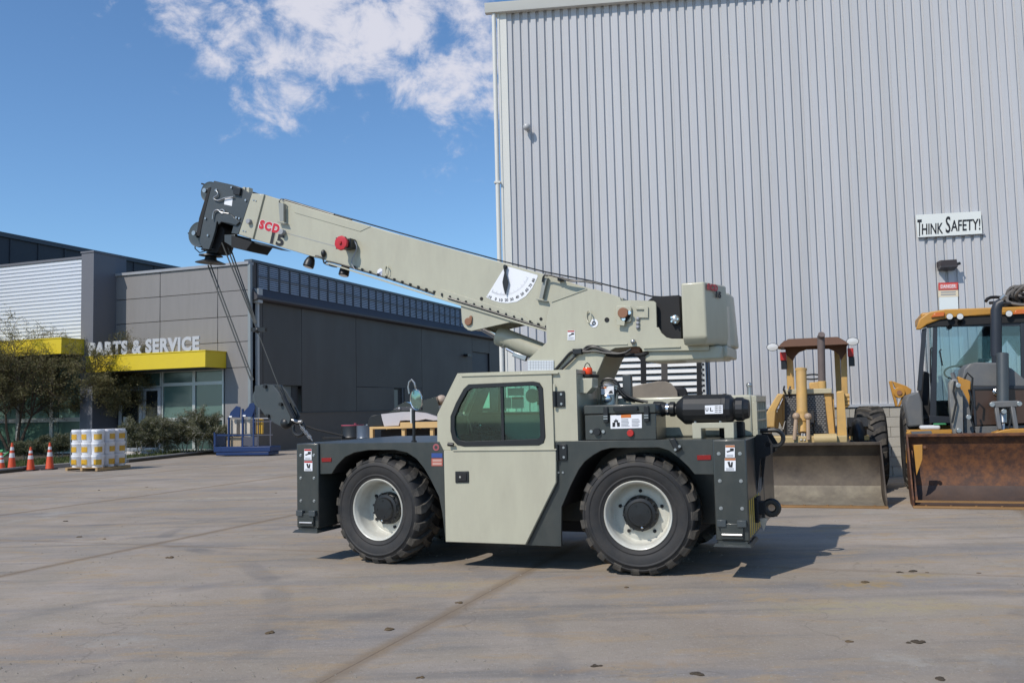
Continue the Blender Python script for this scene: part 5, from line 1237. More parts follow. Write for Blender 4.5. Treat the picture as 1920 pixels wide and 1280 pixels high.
# ================================================================== YELLOW MACHINES (right)
M_YM = mat('faded_yellow', (.56,.335,.10), .55, var=.10, scale=4, dirt=(.30,.22,.13), dirt_amt=.5, dscale=5)
M_YM2 = mat('newer_yellow', (.47,.225,.028), .45, var=.06, scale=3, dirt=(.28,.17,.08), dirt_amt=.35, dscale=5)
M_CANB = mat('canopy_brown', (.11,.052,.028), .7, var=.2, scale=3)
M_BKT1 = mat('worn_bucket', (.042,.030,.021), .6, metal=.1, var=.35, scale=2.2, dirt=(.13,.10,.065), dirt_amt=.75, dscale=1.7, bump=.2, bscale=25)
M_BKT2 = mat('rusty_bucket', (.06,.024,.013), .7, var=.6, scale=3.5, dirt=(.20,.075,.02), dirt_amt=.85, dscale=7, bump=.3, bscale=25)
M_BKT2L = mat('bucket_worn_steel', (.075,.055,.048), .5, metal=.2, var=.3, scale=3, dirt=(.15,.09,.06), dirt_amt=.5)
M_BKT1L = mat('bucket_worn_tan', (.17,.145,.11), .55, metal=.1, var=.35, scale=3, dirt=(.32,.28,.20), dirt_amt=.7, dscale=4)
M_EDGE = mat('cutting_edge', (.30,.17,.07), .5, metal=.4, var=.3, scale=4)
M_MESH = mat('grille_dark', (.05,.05,.052), .6, var=.2)
M_GBODY = mat('machine_grey', (.115,.12,.125), .55, var=.06, dirt=(.25,.22,.17), dirt_amt=.3, dscale=4)
M_LENS = mat('lamp_lens', (.6,.6,.58), .15, var=.05)
def fx(fr, n, ly, *v): return fr.xz(q(n, *v), ly)
def fp(fr, n, x, y, ly): p = q(n, x, y)[0]; return fr.pt(p[0], p[1], ly)
def fplate(fr, par, name, m, n, ly0, ly1, *v, bevel=.006, ref=None):
    return MB().prism(fx(fr, n, ly0 if ref is None else ref, *v), ly0, ly1).build(name, m, par, bevel=bevel)
def bucket(fr, par, xl, xr, ztop, m, mlow, depth=.95):
    pr = [(0,.012),(.25,.03),(.50,.06),(.68,.13),(.80,.25),(.87,.42),(.88,.60),(.84,.78),(.76,ztop)]
    n = len(pr); out_ = [(y+.03, z-.012) if i > 2 else (y, z-.012) for i, (y, z) in enumerate(pr)]
    pr2 = pr + out_[::-1]
    b = MB().prism(pr2, xl, xr, axis='x').build('bucket', m, par, bevel=0, smooth=50)
    lowp = [(0,.016),(.25,.034),(.50,.064),(.68,.134),(.80,.254),(.79,.258),(.67,.14),(.5,.07),(.25,.04),(0,.022)]
    MB().prism(lowp, xl+.01, xr-.01, axis='x').build('bucket_floor_wear', mlow, b, smooth=50)
    sidep = [(0,.0),(.55,.0),(.72,.1),(.86,.25),(.92,.45),(.93,.62),(.88,.82),(.80,ztop+.02),(.70,ztop+.02),(.45,ztop*.72),(.12,.22),(0,.12)]
    for x in (xl-.028, xr+.003): MB().prism(sidep, x, x+.025, axis='x').build('bucket_side', m, b, bevel=.004)
    e = MB().box(xl-.03, xr+.03, -.10, .06, .0, .03).build('cutting_edge', M_EDGE, b, bevel=.004)
    k = 0; x = xl+.15
    while x < xr-.05:
        MB().cyl((x,-.02,.03),(x,-.02,.042),.02,8).build('bolt', M_EDGE, e); x += .33
    MB().box(xl-.02, xr+.02, .70, .80, ztop-.02, ztop+.03).build('top_rail', m, b, bevel=.008)
    return b
def big_wheel(par, x, y, r, w, spin=0):
    s = r/.575; sw_ = w/.42
    o = inst(ME_R, 'wheel', par, (x, y, r), (0, 0, math.pi/2), (s, sw_, s))
    inst(ME_T, 'tyre', o, (0,0,0)); inst(ME_TR, 'tread', o, (0,0,0), (0, spin, 0)); inst(ME_H, 'hub', o, (0,0,0)); return o

# ---- old tractor loader with an open canopy
_o = ground(1560, 951); L1 = Frame(_o.x, _o.y, R(18.5))
ld = fthing('tractor_loader', L1, 'faded yellow tractor loader with open canopy and tall exhaust beside the crane', 'loader')
xr_ = L1.pt(1661, 951, 0).x; xl_ = xr_-2.28; zt1 = fp(L1, 16, 600, 828, .78).z
bucket(L1, ld, xl_, xr_, zt1, M_BKT1, M_BKT1L)
def P1(n, x, y, ly): return fp(L1, n, x, y, ly)
G1 = 1.55
fplate(L1, ld, 'grille_frame', M_YM, 16, G1-.03, G1+.02, 205,540, 482,520, 506,778, 210,790, bevel=.01)
gr_ = fplate(L1, ld, 'grille', M_MESH, 16, G1-.05, G1-.031, 218,545, 440,535, 468,775, 216,782, bevel=0)
hp2 = MB(); ga, gb = P1(16,228,560,G1-.05), P1(16,452,768,G1-.05)
nx, nz = 12, 18
for i in range(nx):
    for j in range(nz):
        x = ga.x+(gb.x-ga.x)*(i+.5*(j%2))/nx; z = ga.z+(gb.z-ga.z)*j/nz; hp2.box(x, x+.035, G1-.058, G1-.05, z-.016, z)
stuff(hp2.build('grille_mesh', mat('mesh_light', (.22,.22,.22), .5), gr_, smooth=0))
MB().box(P1(16,208,530,G1).x, P1(16,485,520,G1).x, G1-.08, G1+.25, P1(16,300,545,G1).z, P1(16,300,516,G1).z).build('hood_lip', mat('pale_lip', (.45,.40,.27), .6), ld, bevel=.01)
hx0, hx1 = P1(16,215,540,G1).x+.04, P1(16,480,520,G1).x-.04
MB().box(hx0, hx1, G1+.26, 3.1, .75, P1(16,300,530,G1).z-.02).build('hood', M_YM, ld, bevel=.04)
MB().box(hx0+.1, hx1-.1, G1+.03, 4.0, .45, .80).build('chassis', M_YM, ld, bevel=.02)
fplate(L1, ld, 'hood_top_box', M_YM, 16, 2.6, 3.1, 356,478, 450,470, 452,518, 358,520, bevel=.02)
MB().cyl(P1(16,432,520,1.9), P1(16,430,470,1.9), .07, 14).build('exhaust_base', M_YM, ld, bevel=.01)
MB().cyl(P1(16,430,475,1.9), P1(16,424,212,1.9), .062, 16).cyl(P1(16,424,225,1.9), P1(16,428,203,1.82), .058, 16).build('exhaust_pipe', mat('pipe_rust', (.13,.10,.09), .7, var=.3, scale=6), ld)
# steering wheel and seat
c = P1(16,376,452,3.0); MB().tube([c+Vector((.17*math.cos(t),.05*math.sin(t),.045*math.sin(t)+.02)) for t in [i*.33 for i in range(20)]], .014, 6).build('steering_wheel', M_BLACK, ld)
MB().box(c.x-.2,c.x+.25,3.3,3.8,1.0,1.45).build('seat', M_BLACKM, ld, bevel=.04)
# dump ram and links
ra, rb = P1(16,311,398,1.30), P1(16,318,700,1.15)
MB().tube([ra, rb], .085, 18).cyl(P1(16,311,396,1.3), P1(16,311,410,1.3), .095, 18).cyl(P1(16,316,640,1.18), P1(16,316,655,1.18), .095, 18).build('dump_cylinder', M_YM, ld)
MB().tube([rb, P1(16,320,762,1.1)], .07, 14).build('dump_cylinder_end', M_YM, ld)
MB().tube([P1(16,320,762,1.1), P1(16,312,812,1.0)], .025, 8).tube([P1(16,330,762,1.1), P1(16,332,812,1.0)], .02, 8).build('ram_rod', M_STEEL, ld)
for a_ in ((283,670,272,805), (350,672,352,805)):
    MB().tube([P1(16,a_[0],a_[1],1.0), P1(16,a_[2],a_[3],.95)], .03, 8).sphere(P1(16,a_[0],a_[1],1.0), .06, 10, 8).build('link_rod', mat('worn_tan', (.38,.27,.18), .5), ld)
for x_ in (262, 375): MB().bar(P1(16,x_,640,1.25), P1(16,x_+2,720,1.2), .05, .09).build('ram_bracket', M_BLACKM, ld)
# arms
fplate(L1, ld, 'loader_arm', M_YM, 16, 1.25, 1.55, 100,735, 104,665, 130,620, 178,540, 212,545, 168,632, 160,735, bevel=.02)
fplate(L1, ld, 'loader_arm_inner', M_YM, 16, 1.56, 1.70, 150,640, 172,650, 212,560, 216,760, 185,700, 178,760, 160,750, bevel=.01)
fplate(L1, ld, 'loader_arm', M_YM, 16, 1.15, 1.48, 514,528, 556,524, 577,822, 520,822, bevel=.02)
fplate(L1, ld, 'loader_arm_inner', M_YM, 16, 1.56, 1.72, 458,538, 498,540, 508,772, 484,774, bevel=.01)
for zz in (555, 578, 600): v = P1(16,565,zz,1.3); MB().cyl((v.x-.05,1.3,v.z),(v.x+.06,1.3,v.z),.04,12).build('arm_pin', M_YM, ld)
MB().box(P1(16,140,800,1.1).x, P1(16,575,800,1.1).x, 1.0, 1.5, P1(16,300,832,1.0).z, P1(16,300,784,1.0).z).build('arm_crossbeam', mat('pale_beam', (.46,.34,.16), .6), ld, bevel=.02)
MB().tube([P1(16,385,803,.95), P1(16,515,800,.95)], .09, 14).build('cross_tube', mat('pale_beam', (0,0,0)), ld)
fplate(L1, ld, 'step_plate', M_YM, 16, 1.9, 2.4, 585,786, 700,780, 702,806, 590,812, bevel=.01)
for a_, b_ in (((222,690),(212,800)),((385,690),(395,800)),((245,560),(250,500)),((215,500),(222,540))):
    MB().tube([P1(16,*a_,1.5), P1(16,(a_[0]+b_[0])/2-8,(a_[1]+b_[1])/2,1.42), P1(16,*b_,1.45)], .016, 6).build('hydraulic_hose', M_BLACK, ld)
# canopy
RY = 3.1
for a_ in ((226,300,262,300,268,545,232,545), (537,290,572,290,580,620,545,620)):
    fplate(L1, ld, 'canopy_post', M_YM, 16, RY-.05, RY+.06, *a_, bevel=.01)
arch = [ (190,262), (214,240), (522,218), (572,246), (572,300), (538,352), (528,322), (505,300), (468,286), (340,290), (300,305), (275,330), (265,355), (226,320), (222,290)]
MB().prism(L1.xz([q(16,*p)[0] for p in arch], RY-.06), RY-.06, RY-.02)  .build('canopy_front', M_CANB, ld, bevel=.004)
cA, cB = P1(16,186,272,2.7), P1(16,574,252,2.7)
zc = P1(16,214,236,2.7).z
MB().hexa([(cA.x-.03,2.55,cA.z-.02),(cB.x+.03,2.55,cA.z-.02),(cB.x+.03,4.3,cA.z+.02),(cA.x-.03,4.3,cA.z+.02),(cA.x+.16,2.75,zc+.02),(cB.x-.16,2.75,zc+.02),(cB.x-.16,4.15,zc+.04),(cA.x+.16,4.15,zc+.04)]).build('canopy_roof', M_CANB, ld, bevel=.01)
MB().box(cA.x+.1, cA.x+.2, 4.1, 4.2, .9, cA.z).box(cB.x-.2, cB.x-.1, 4.1, 4.2, .9, cA.z).build('rear_post', M_YM, ld)
for (x_,y_,s_) in ((148,276,-1),(605,244,1)):
    v = P1(16,x_,y_,2.9); hl = MB().lathe([(.0,.12),(.06,.10),(.105,.02),(.11,.0),(.10,-.01)], v, 'y', 20).build('work_lamp', M_BLACK, ld)
    for w_ in hl.data.vertices: w_.co.z = v.z+(w_.co.z-v.z)*.68
    ln_ = MB().lathe([(.0,-.02),(.06,-.016),(.10,-.008)], v, 'y', 20).build('lens', M_LENS, hl)
    for w_ in ln_.data.vertices: w_.co.z = v.z+(w_.co.z-v.z)*.68
    MB().bar(v, P1(16,x_-s_*45,y_+8,3.0), .03, .03).build('lamp_arm', M_YM, ld)
for (x0_,y0_,x1_,y1_,ym) in ((190,305,226,402,352),(576,283,612,384,330)):
    a_, b_ = P1(16,x0_,y0_,2.95), P1(16,x1_,ym,2.95); c = P1(16,x1_,y1_,2.95)
    MB().box(a_.x, b_.x, 2.92, 3.02, b_.z, a_.z).build('tail_light_red', M_RED, ld, bevel=.008)
    MB().box(a_.x+.01, b_.x+.01, 2.94, 3.02, c.z, b_.z-.002).build('tail_light_black', M_BLACK, ld, bevel=.008)
# wheels
vr = P1(16,722,740,3.4); vf = P1(16,632,690,1.9)
big_wheel(ld, hx1+1.05-.1, 3.55, .74, .46); o_ = big_wheel(ld, hx0-.55+.1, 3.55, .74, .46)
for xx in (hx1+.60, hx0-.28): big_wheel(ld, xx, 2.15, .50, .32)
MB().box(hx0-.6, hx1+.6, 3.45, 3.65, .60, .76).box(hx0-.3, hx1+.3, 2.1, 2.22, .40, .52).build('axle', M_BLACKM, ld)
MB().prism([(2.0,1.15),(2.3,1.3),(2.6,1.25),(2.7,1.0),(2.66,.98),(2.56,1.2),(2.3,1.25),(2.03,1.10)], hx1+.30, hx1+.62, axis='x').build('mudguard', M_BLACK, ld)
MB().sphere((hx1+.45, 2.15, .95), .33, 16, 10, (.45,1,1)).build('fuel_tank', M_BLACK, ld)

# ---- cab backhoe loader
_o = ground(1800, 952.5); L2 = Frame(_o.x, _o.y, R(20))
bl2 = fthing('cab_loader', L2, 'newer yellow and grey loader with glazed cab, amber lights and a rusty front bucket', 'loader')
def P2(n, x, y, ly): return fp(L2, n, x, y, ly)
xl2 = L2.pt(1716, 953, 0).x; xr2 = xl2+2.35; zt2_ = P2(27, 700, 548, .78).z
bk = bucket(L2, bl2, xl2, xr2, zt2_, M_BKT2, M_BKT2L)
MB().box(xl2+.01, xr2-.01, .02, .05, .075, .105).build('wear_strip', M_EDGE, bk)
MB().prism([(.10,.10),(.60,.25),(.78,.60),(.72,.80),(.66,.80),(.62,.60)], xl2+.02, xl2+.05, axis='x').build('side_gusset', M_BKT2, bk)
fplate(L2, bk, 'yellow_gusset', M_YM2, 27, .30, .33, 345,636, 424,630, 424,765, 372,905, bevel=.004)
v = P2(27,446,660,.30); MB().sphere((v.x,.32,v.z), .035, 10, 8).build('gusset_bolt', M_BKT2, bk)
fplate(L2, bl2, 'bucket_bracket', M_YM2, 27, .9, 1.0, 282,520, 322,505, 318,770, 300,800, 280,795, bevel=.01)
# cab
CY = 2.3
roofp = fx(L2, 17, CY, 198,352, 214,302, 262,268, 340,255, 560,247, 900,236, 980,240, 1030,300, 1035,330, 900,290, 717,276, 420,290, 320,303, 250,330, 222,352)
rf = MB().prism(roofp, CY, CY+.10).build('roof_visor', M_YM2, bl2, bevel=.02, seg=3)
rx0, rx1 = P2(17,214,300,CY).x, P2(17,1030,300,CY).x; rz = P2(17,500,252,CY).z
MB().box(rx0+.04, rx1-.04, CY+.101, CY+1.6, rz-.16, rz-.01).build('roof', M_YM2, bl2, bevel=.03)
MB().box(rx0+.06, rx1-.06, CY+.03, CY+.099, rz-.26, rz-.09).build('light_panel', M_BLACKM, bl2)
for (x0_,y0_,x1_,y1_) in ((270,268,336,294),(660,254,760,280)):
    fplate(L2, bl2, 'amber_light', mat('amber_lens', (.55,.13,.02), .25), 17, CY-.04, CY-.002, x0_,y1_, x0_+20,y0_+3, x1_,y0_, x1_,y1_-6, bevel=.01)
for (x_,y_) in ((360,290),(410,290),(645,276),(360,340),(410,315)):
    v = P2(17,x_,y_,CY-.05); r_ = .055 if y_ < 300 else .04
    h_ = MB().lathe([(.0,.10),(.04,.09),(r_,.0),(r_*.9,-.005)], v, 'y', 16).build('work_lamp', M_BLACK, bl2)
    if y_ < 300: MB().lathe([(.0,-.008),(r_*.9,-.004)], v, 'y', 16).build('lens', M_LENS, h_)
M_CABG2 = glass('loader_glass', (.76,.85,.88), .03)
CG = CY+.08
M_PIL = mat('pillar_dark', (.022,.026,.035), .45, var=.1)
for a_ in ((283,305,302,305,296,772,264,772), (228,350,250,345,226,645,204,645), (560,290,600,290,600,600,565,600), (700,290,722,290,722,640,705,640), (950,290,975,290,990,772,960,772)):
    fplate(L2, bl2, 'cab_pillar', M_PIL, 17, CG-.03, CG+.03, *a_, bevel=.006)
fplate(L2, bl2, 'windscreen', M_CABG2, 17, CG, CG+.006, 302,308, 955,300, 965,765, 292,768, bevel=0)
fplate(L2, bl2, 'cab_header', M_PIL, 17, CG-.02, CG+.02, 250,325, 320,303, 970,290, 970,330, 300,340, 250,345, bevel=0)
fplate(L2, bl2, 'cab_sill', M_PIL, 17, CG-.04, CG+.04, 262,765, 380,770, 380,800, 262,800, bevel=.006)
for xx_ in (rx0+.15, rx1-.19):
    MB().box(xx_, xx_+.04, CG, CG+1.3, .9, 1.35).build('cab_side_frame', M_PIL, bl2); MB().box(xx_, xx_+.03, CG+.05, CG+1.28, 1.351, rz-.2).build('side_glass', M_CABG2, bl2)
MB().box(rx0+.16, rx1-.16, CG+1.3, CG+1.34, 1.0, 1.55).box(rx0+.16, rx0+.24, CG+1.3, CG+1.38, 1.0, rz-.1).box(rx1-.24, rx1-.16, CG+1.3, CG+1.38, 1.0, rz-.1).build('rear_frame', M_PIL, bl2)
MB().box(rx0+.24, rx1-.24, CG+1.31, CG+1.316, 1.55, rz-.16).build('rear_glass', M_CABG2, bl2)
MB().box(rx0+.2, rx1-.2, CG, CG+1.34, .85, .95).build('cab_floor', M_PIL, bl2)
s0 = P2(17,470,560,CG+.7); MB().box(s0.x-.1, s0.x+.45, CG+.5, CG+1.0, .95, 1.35).box(s0.x-.05, s0.x+.4, CG+.9, CG+1.05, 1.3, 2.05).build('seat', M_BLACKM, bl2, bevel=.05)
c = P2(17,395,560,CG+.3); MB().tube([c+Vector((.2*math.cos(t),.08*math.sin(t),.12*math.sin(t))) for t in [i*.33 for i in range(20)]], .016, 6).build('steering_wheel', M_BLACK, bl2)
fplate(L2, bl2, 'cab_console', M_BLACKM, 17, CG+.2, CG+.7, 215,600, 235,550, 262,560, 268,790, 235,795, 222,680, bevel=.02)
for a_ in ((268,440,272,445,268,600), (312,448,330,455,326,525)): MB().tube([P2(17,a_[0]+8,a_[1],CG-.05), P2(17,a_[0],a_[3],CG-.07), P2(17,a_[4],a_[5],CG-.05)], .012, 6).build('grab_rail', M_BLACK, bl2)
# a coil of dark hoses on the roof is a thing of its own
hs = thing('hose_coil', L2.O + L2.X*P2(17,690,200,CY+.5).x + L2.Y*(CY+.5) + Vector((0,0,rz+.02)), L2.a, 'tangled coil of dark hoses piled on the loader cab roof', 'hose')
for k in range(14):
    rr_ = random.uniform(.10,.22); cx_, cy_, cz_ = random.uniform(-.22,.35), random.uniform(-.15,.2), random.uniform(.05,.26); tl_ = random.uniform(-1.2,1.2); t0_ = random.uniform(0,6)
    pts = [Vector((cx_+rr_*math.cos(t0_+i*.35)*1.3, cy_+rr_*math.sin(t0_+i*.35)*math.cos(tl_), max(.03, cz_+rr_*math.sin(t0_+i*.35)*math.sin(tl_)+.02*math.sin(i)))) for i in range(17)]
    MB().tube(pts, .028, 7).build('hose_loop', M_BLACKM if k % 3 else mat('hose_grey', (.12,.11,.10), .6), hs)
fplate(L2, bl2, 'backhoe_boom', mat('boom_navy', (.03,.035,.05), .5), 17, CG+1.6, CG+1.8, 385,530, 470,430, 530,330, 600,300, 720,340, 700,480, 640,400, 560,500, 450,540, bevel=.02)
# exhaust, hood, nose
MB().tube([P2(17,612,222,1.9), P2(17,592,232,1.9), P2(17,583,260,1.9), P2(17,583,480,1.9)], [.075,.08,.085,.085], 16).build('exhaust_stack', M_PIL, bl2)
MB().tube([P2(26,1040,925,1.85), P2(26,1000,965,1.88)], .04, 10).build('exhaust_tip', M_STEEL, bl2)
nz_ = 1.55
hoodp = [(412,626), (430,540), (455,516), (490,509), (590,512), (660,540), (720,590), (760,626)]
MB().prism(L2.xz([q(17,*p)[0] for p in hoodp], nz_), nz_, CG-.05).build('hood', M_GBODY, bl2, bevel=.04, seg=3)
fplate(L2, bl2, 'nose_panel', mat('nose_brown', (.06,.035,.025), .35, var=.3, scale=3), 17, nz_-.04, nz_+.3, 458,628, 790,624, 790,800, 474,815, bevel=.02)
fplate(L2, bl2, 'nose_rim', M_PIL, 17, nz_-.06, nz_-.038, 456,626, 792,620, 792,636, 470,640, bevel=.004)
for a_ in ((470,640,480,640,490,812,478,812),(590,636,600,636,602,812,592,812)): fplate(L2, bl2, 'nose_rib', M_PIL, 17, nz_-.06, nz_-.04, *a_, bevel=.003)
v = P2(17,585,652,nz_-.06); MB().lathe([(.0,-.0),(.035,-.01),(.055,-.0),(.055,.02)], v, 'y', 20).build('headlamp', M_CHROME, bl2)
fplate(L2, bl2, 'bumper', M_GBODY, 17, nz_-.15, nz_+.2, 462,818, 800,812, 800,848, 475,850, bevel=.03)
MB().box(P2(17,470,700,1.9).x, P2(17,470,700,1.9).x+1.0, nz_+.3, 4.2, .5, .98).build('chassis', M_YM2, bl2, bevel=.02)
for a_ in ((452,640,470,700,462,780,480,830),(385,600,378,650,392,700,372,800),(640,700,655,760,650,800,640,835),(430,590,445,560,470,585,466,640)):
    MB().tube([P2(17,a_[i],a_[i+1],1.08) for i in (0,2,4,6)], .016, 6).build('hydraulic_hose', M_BLACK, bl2)
for (x_,y_) in ((398,620),(402,836),(448,772),(616,745),(560,712),(690,708)):
    v = P2(17,x_,y_,1.12); MB().cyl((v.x,1.02,v.z),(v.x,1.14,v.z),.038,14).build('pivot_pin', M_STEEL, bl2, bevel=.004)
# arms
fplate(L2, bl2, 'loader_arm', mat('arm_grey', (.17,.175,.18), .5, dirt=(.42,.36,.22), dirt_amt=.5, dscale=3), 17, 1.15, 1.40, 358,612, 372,590, 396,588, 424,660, 427,858, 376,858, 360,700, bevel=.02)
fplate(L2, bl2, 'arm_side', M_YM2, 17, 1.42, 1.60, 398,576, 462,600, 458,690, 445,790, 428,700, 405,620, bevel=.015)
fplate(L2, bl2, 'arm_side', M_GBODY, 17, 1.30, 1.41, 420,640, 450,700, 476,830, 474,852, 428,856, bevel=.01)
MB().bar(P2(17,372,560,1.35), P2(17,402,640,1.3), .05, .05).build('arm_link', M_GBODY, bl2)
# central ram
MB().tube([P2(17,613,468,1.35), P2(17,616,735,1.2)], .088, 18).build('ram_barrel', M_GREY2, bl2)
MB().tube([P2(17,616,735,1.2), P2(17,616,800,1.15)], .055, 12).tube([P2(17,616,800,1.15), P2(17,614,835,1.1)], .028, 10).build('ram_rod', M_STEEL, bl2)
MB().bar(P2(17,560,712,1.1), P2(17,690,708,1.1), .10, .10).build('ram_crossbar', M_GBODY, bl2, bevel=.015)
for a_ in ((583,722,600,832),(660,720,680,832)): MB().bar(P2(17,a_[0],a_[1],1.08), P2(17,a_[2],a_[3],1.0), .06, .05).build('ram_link', M_GBODY, bl2, bevel=.01)
dm = MB().prism(L2.xz([q(17,*p)[0] for p in [(560,860),(575,846),(610,835),(660,828),(740,828),(790,840),(810,862)]], .95), .95, 1.25).build('arm_crossmember', M_YM2, bl2, bevel=.02)
fplate(L2, bl2, 'front_platform', M_YM2, 17, 1.25, 1.5, 155,834, 372,832, 372,856, 160,858, bevel=.01)
fplate(L2, bl2, 'platform_plate', M_GBODY, 17, 1.18, 1.26, 175,842, 272,838, 278,856, 180,858, bevel=.004)
# left side: fender, stabiliser, wheels
fplate(L2, bl2, 'rear_fender', M_GBODY, 17, 2.2, 3.3, 145,700, 158,668, 212,650, 230,700, 238,818, 160,822, bevel=.03)
st2 = fplate(L2, bl2, 'stabiliser_arm', M_YM2, 17, 3.4, 3.55, 68,600, 84,598, 112,722, 100,722, bevel=.01)
fplate(L2, bl2, 'stabiliser_arm', M_YM2, 17, 3.4, 3.55, 86,600, 150,622, 178,640, 172,672, 148,668, 122,722, 112,722, 140,655, 96,628, bevel=.01)
v = P2(17,118,655,3.4); MB().cyl((v.x,3.36,v.z),(v.x,3.6,v.z),.10,16).build('stabiliser_pivot', M_YM2, bl2, bevel=.01)
MB().cyl((v.x,3.34,v.z),(v.x,3.36,v.z),.045,12).build('pivot_bolt', M_BRONZE, bl2)
fplate(L2, bl2, 'stabiliser_leg', M_YM2, 17, 3.3, 3.42, 132,720, 150,725, 152,765, 140,765, bevel=.01)
MB().box(P2(17,150,760,3.4).x, P2(17,470,760,3.4).x, 3.2, 3.6, .6, 1.1).build('rear_frame', M_YM2, bl2, bevel=.02)
wx = P2(17,136,900,3.0).x
big_wheel(bl2, wx+.48, 3.1, .76, .46); big_wheel(bl2, wx+2.30, 3.1, .76, .46)
big_wheel(bl2, wx+.60, 1.75, .48, .34); big_wheel(bl2, wx+2.1, 1.75, .48, .34)
bc = thing('rag_bundle', L2.O + L2.X*P2(17,270,815,1.4).x + L2.Y*1.40 + Vector((0,0,P2(17,270,832,1.4).z)), L2.a, 'white and green folded sack on the front platform of the cab loader', 'sack')
MB().box(-.17,.13,-.1,.1,.0,.07).build('sack', mat('sack_white', (.55,.56,.57), .7), bc, bevel=.03, seg=3)
MB().box(.04,.22,-.09,.09,.072,.10).build('sack_flap', mat('sack_green', (.03,.22,.08), .6), bc, bevel=.012)

# ---- dark framed tractor hidden behind the crane
_o = ground(1215, 926); L3 = Frame(_o.x, _o.y, R(6))
tr3 = fthing('dusty_tractor', L3, 'dusty brown hooded tractor with black roll frame, half hidden behind the crane engine', 'tractor')
def P3(n, x, y, ly): return fp(L3, n, x, y, ly)
M_DUST = mat('dusty_hood', (.21,.175,.135), .55, var=.2, scale=3, dirt=(.33,.27,.2), dirt_amt=.5)
hp3 = L3.xz([q(8,*p)[0] for p in [(440,520),(470,450),(530,425),(650,398),(780,376),(850,376),(900,395),(935,430),(960,470),(968,540),(968,700),(440,700)]], 0)
MB().prism(hp3, 0, .9).build('hood', M_DUST, tr3, bevel=.06, seg=4)
MB().prism(L3.xz([q(8,*p)[0] for p in [(930,425),(1000,428),(1045,440),(1062,500),(1062,700),(930,700)]], .1), .1, .8).build('engine_side', M_BLACKM, tr3, bevel=.04)
MB().prism(L3.xz([q(8,*p)[0] for p in [(750,378),(790,360),(870,364),(890,384)]], .3), .3, .5).build('hood_vent', M_BLACKM, tr3, bevel=.01)
FY = 1.15
for a_, m_ in (((612,140,664,140,668,400,616,400), M_BLACKM), ((808,118,866,118,870,400,812,400), mat('post_brown', (.075,.065,.055), .6)), ((1146,115,1190,118,1196,520,1150,520), M_BLACKM)):
    fplate(L3, tr3, 'frame_post', m_, 8, FY, FY+.12, *a_, bevel=.006)
fplate(L3, tr3, 'frame_beam', M_BLACKM, 8, FY-.01, FY+.13, 340,130, 380,96, 1190,96, 1190,128, 700,138, 690,134, 620,134, bevel=.004)
for a_ in ((575,134,612,134,612,180), (664,134,740,134,700,165,690,205,664,205), (1080,120,1148,120,1148,200,1110,165)): fplate(L3, tr3, 'frame_gusset', M_BLACKM, 8, FY+.02, FY+.06, *a_, bevel=0)
pc = MB().prism(L3.xz([q(8,*p)[0] for p in [(1192,130),(1226,130),(1236,500),(1202,500)]], FY+.02), FY+.02, FY+.06).build('perforated_channel', mat('channel_white', (.55,.55,.52), .5), tr3)
for k in range(8):
    v = P3(8, 1206+k*1.6, 165+k*50, FY); MB().box(v.x-.025, v.x+.012, FY+.012, FY+.021, v.z-.02, v.z+.02).build('slot', M_BLACKM, pc)
MB().box(P3(8,1228,300,FY).x, P3(8,1240,300,FY).x, FY+.02, FY+.07, .5, P3(8,1230,118,FY).z).build('blue_edge_post', mat('edge_blue', (.02,.045,.09), .5), tr3)
MB().box(hp3[0][0]+.1, P3(8,1060,500,0).x+.2, .1, 2.4, .45, P3(8,700,700,0).z).build('chassis', M_BLACKM, tr3, bevel=.03)
for xx in (hp3[0][0]+.2, P3(8,1060,500,0).x+.35):
    for yy in (.5, 2.0): big_wheel(tr3, xx, yy, .5, .35)

# ================================================================== THINGS IN THE LEFT AND MIDDLE DISTANCE
# pallet of white pails
pp_ = ground(163, 884); PA = R(22)
pal = thing('pail_pallet', (pp_.x, pp_.y+.75, 0), PA, 'wooden pallet under the wrapped white pails by the planting kerb', 'pallet')
S_ = 1.30; M_WOOD = mat('pallet_wood', (.38,.25,.12), .8, var=.25, scale=8)
for k in range(7): MB().box(-S_/2, S_/2, -S_/2+k*(S_-.09)/6, -S_/2+.09+k*(S_-.09)/6, .10, .12).build('deck_board', M_WOOD, pal)
for k in range(3): MB().box(-S_/2+k*(S_-.09)/2, -S_/2+.09+k*(S_-.09)/2, -S_/2, S_/2, .02, .098).build('stringer', M_WOOD, pal)
PR = .185
pm1 = MB().lathe([(.0,0),(PR*.9,.0),(PR,.30),(PR+.008,.31),(PR+.008,.345),(PR+.002,.35),(PR+.002,.375),(.0,.378)], (0,0,0), 'z', 20).mesh('pail', mat('pail_white', (.80,.81,.84), .35, var=.03), 35)
lbm = MB(); NL = 12
M_LABEL = mat('pail_label', (.66,.38,.02), .45, var=.15, scale=10)
for a0_ in (0,):
    vs = []; fs = []
    for i in range(NL+1):
        a = math.radians(-37+74*i/NL)
        for z in (.075, .235): vs.append(((PR*.985+.004)*math.cos(a), (PR*.985+.004)*math.sin(a), z))
    for i in range(NL): fs.append((2*i, 2*i+2, 2*i+3, 2*i+1))
    lbm.add(vs, fs)
lbm = lbm.mesh('label', M_LABEL, 30)
NP_ = 3; sp3 = .405
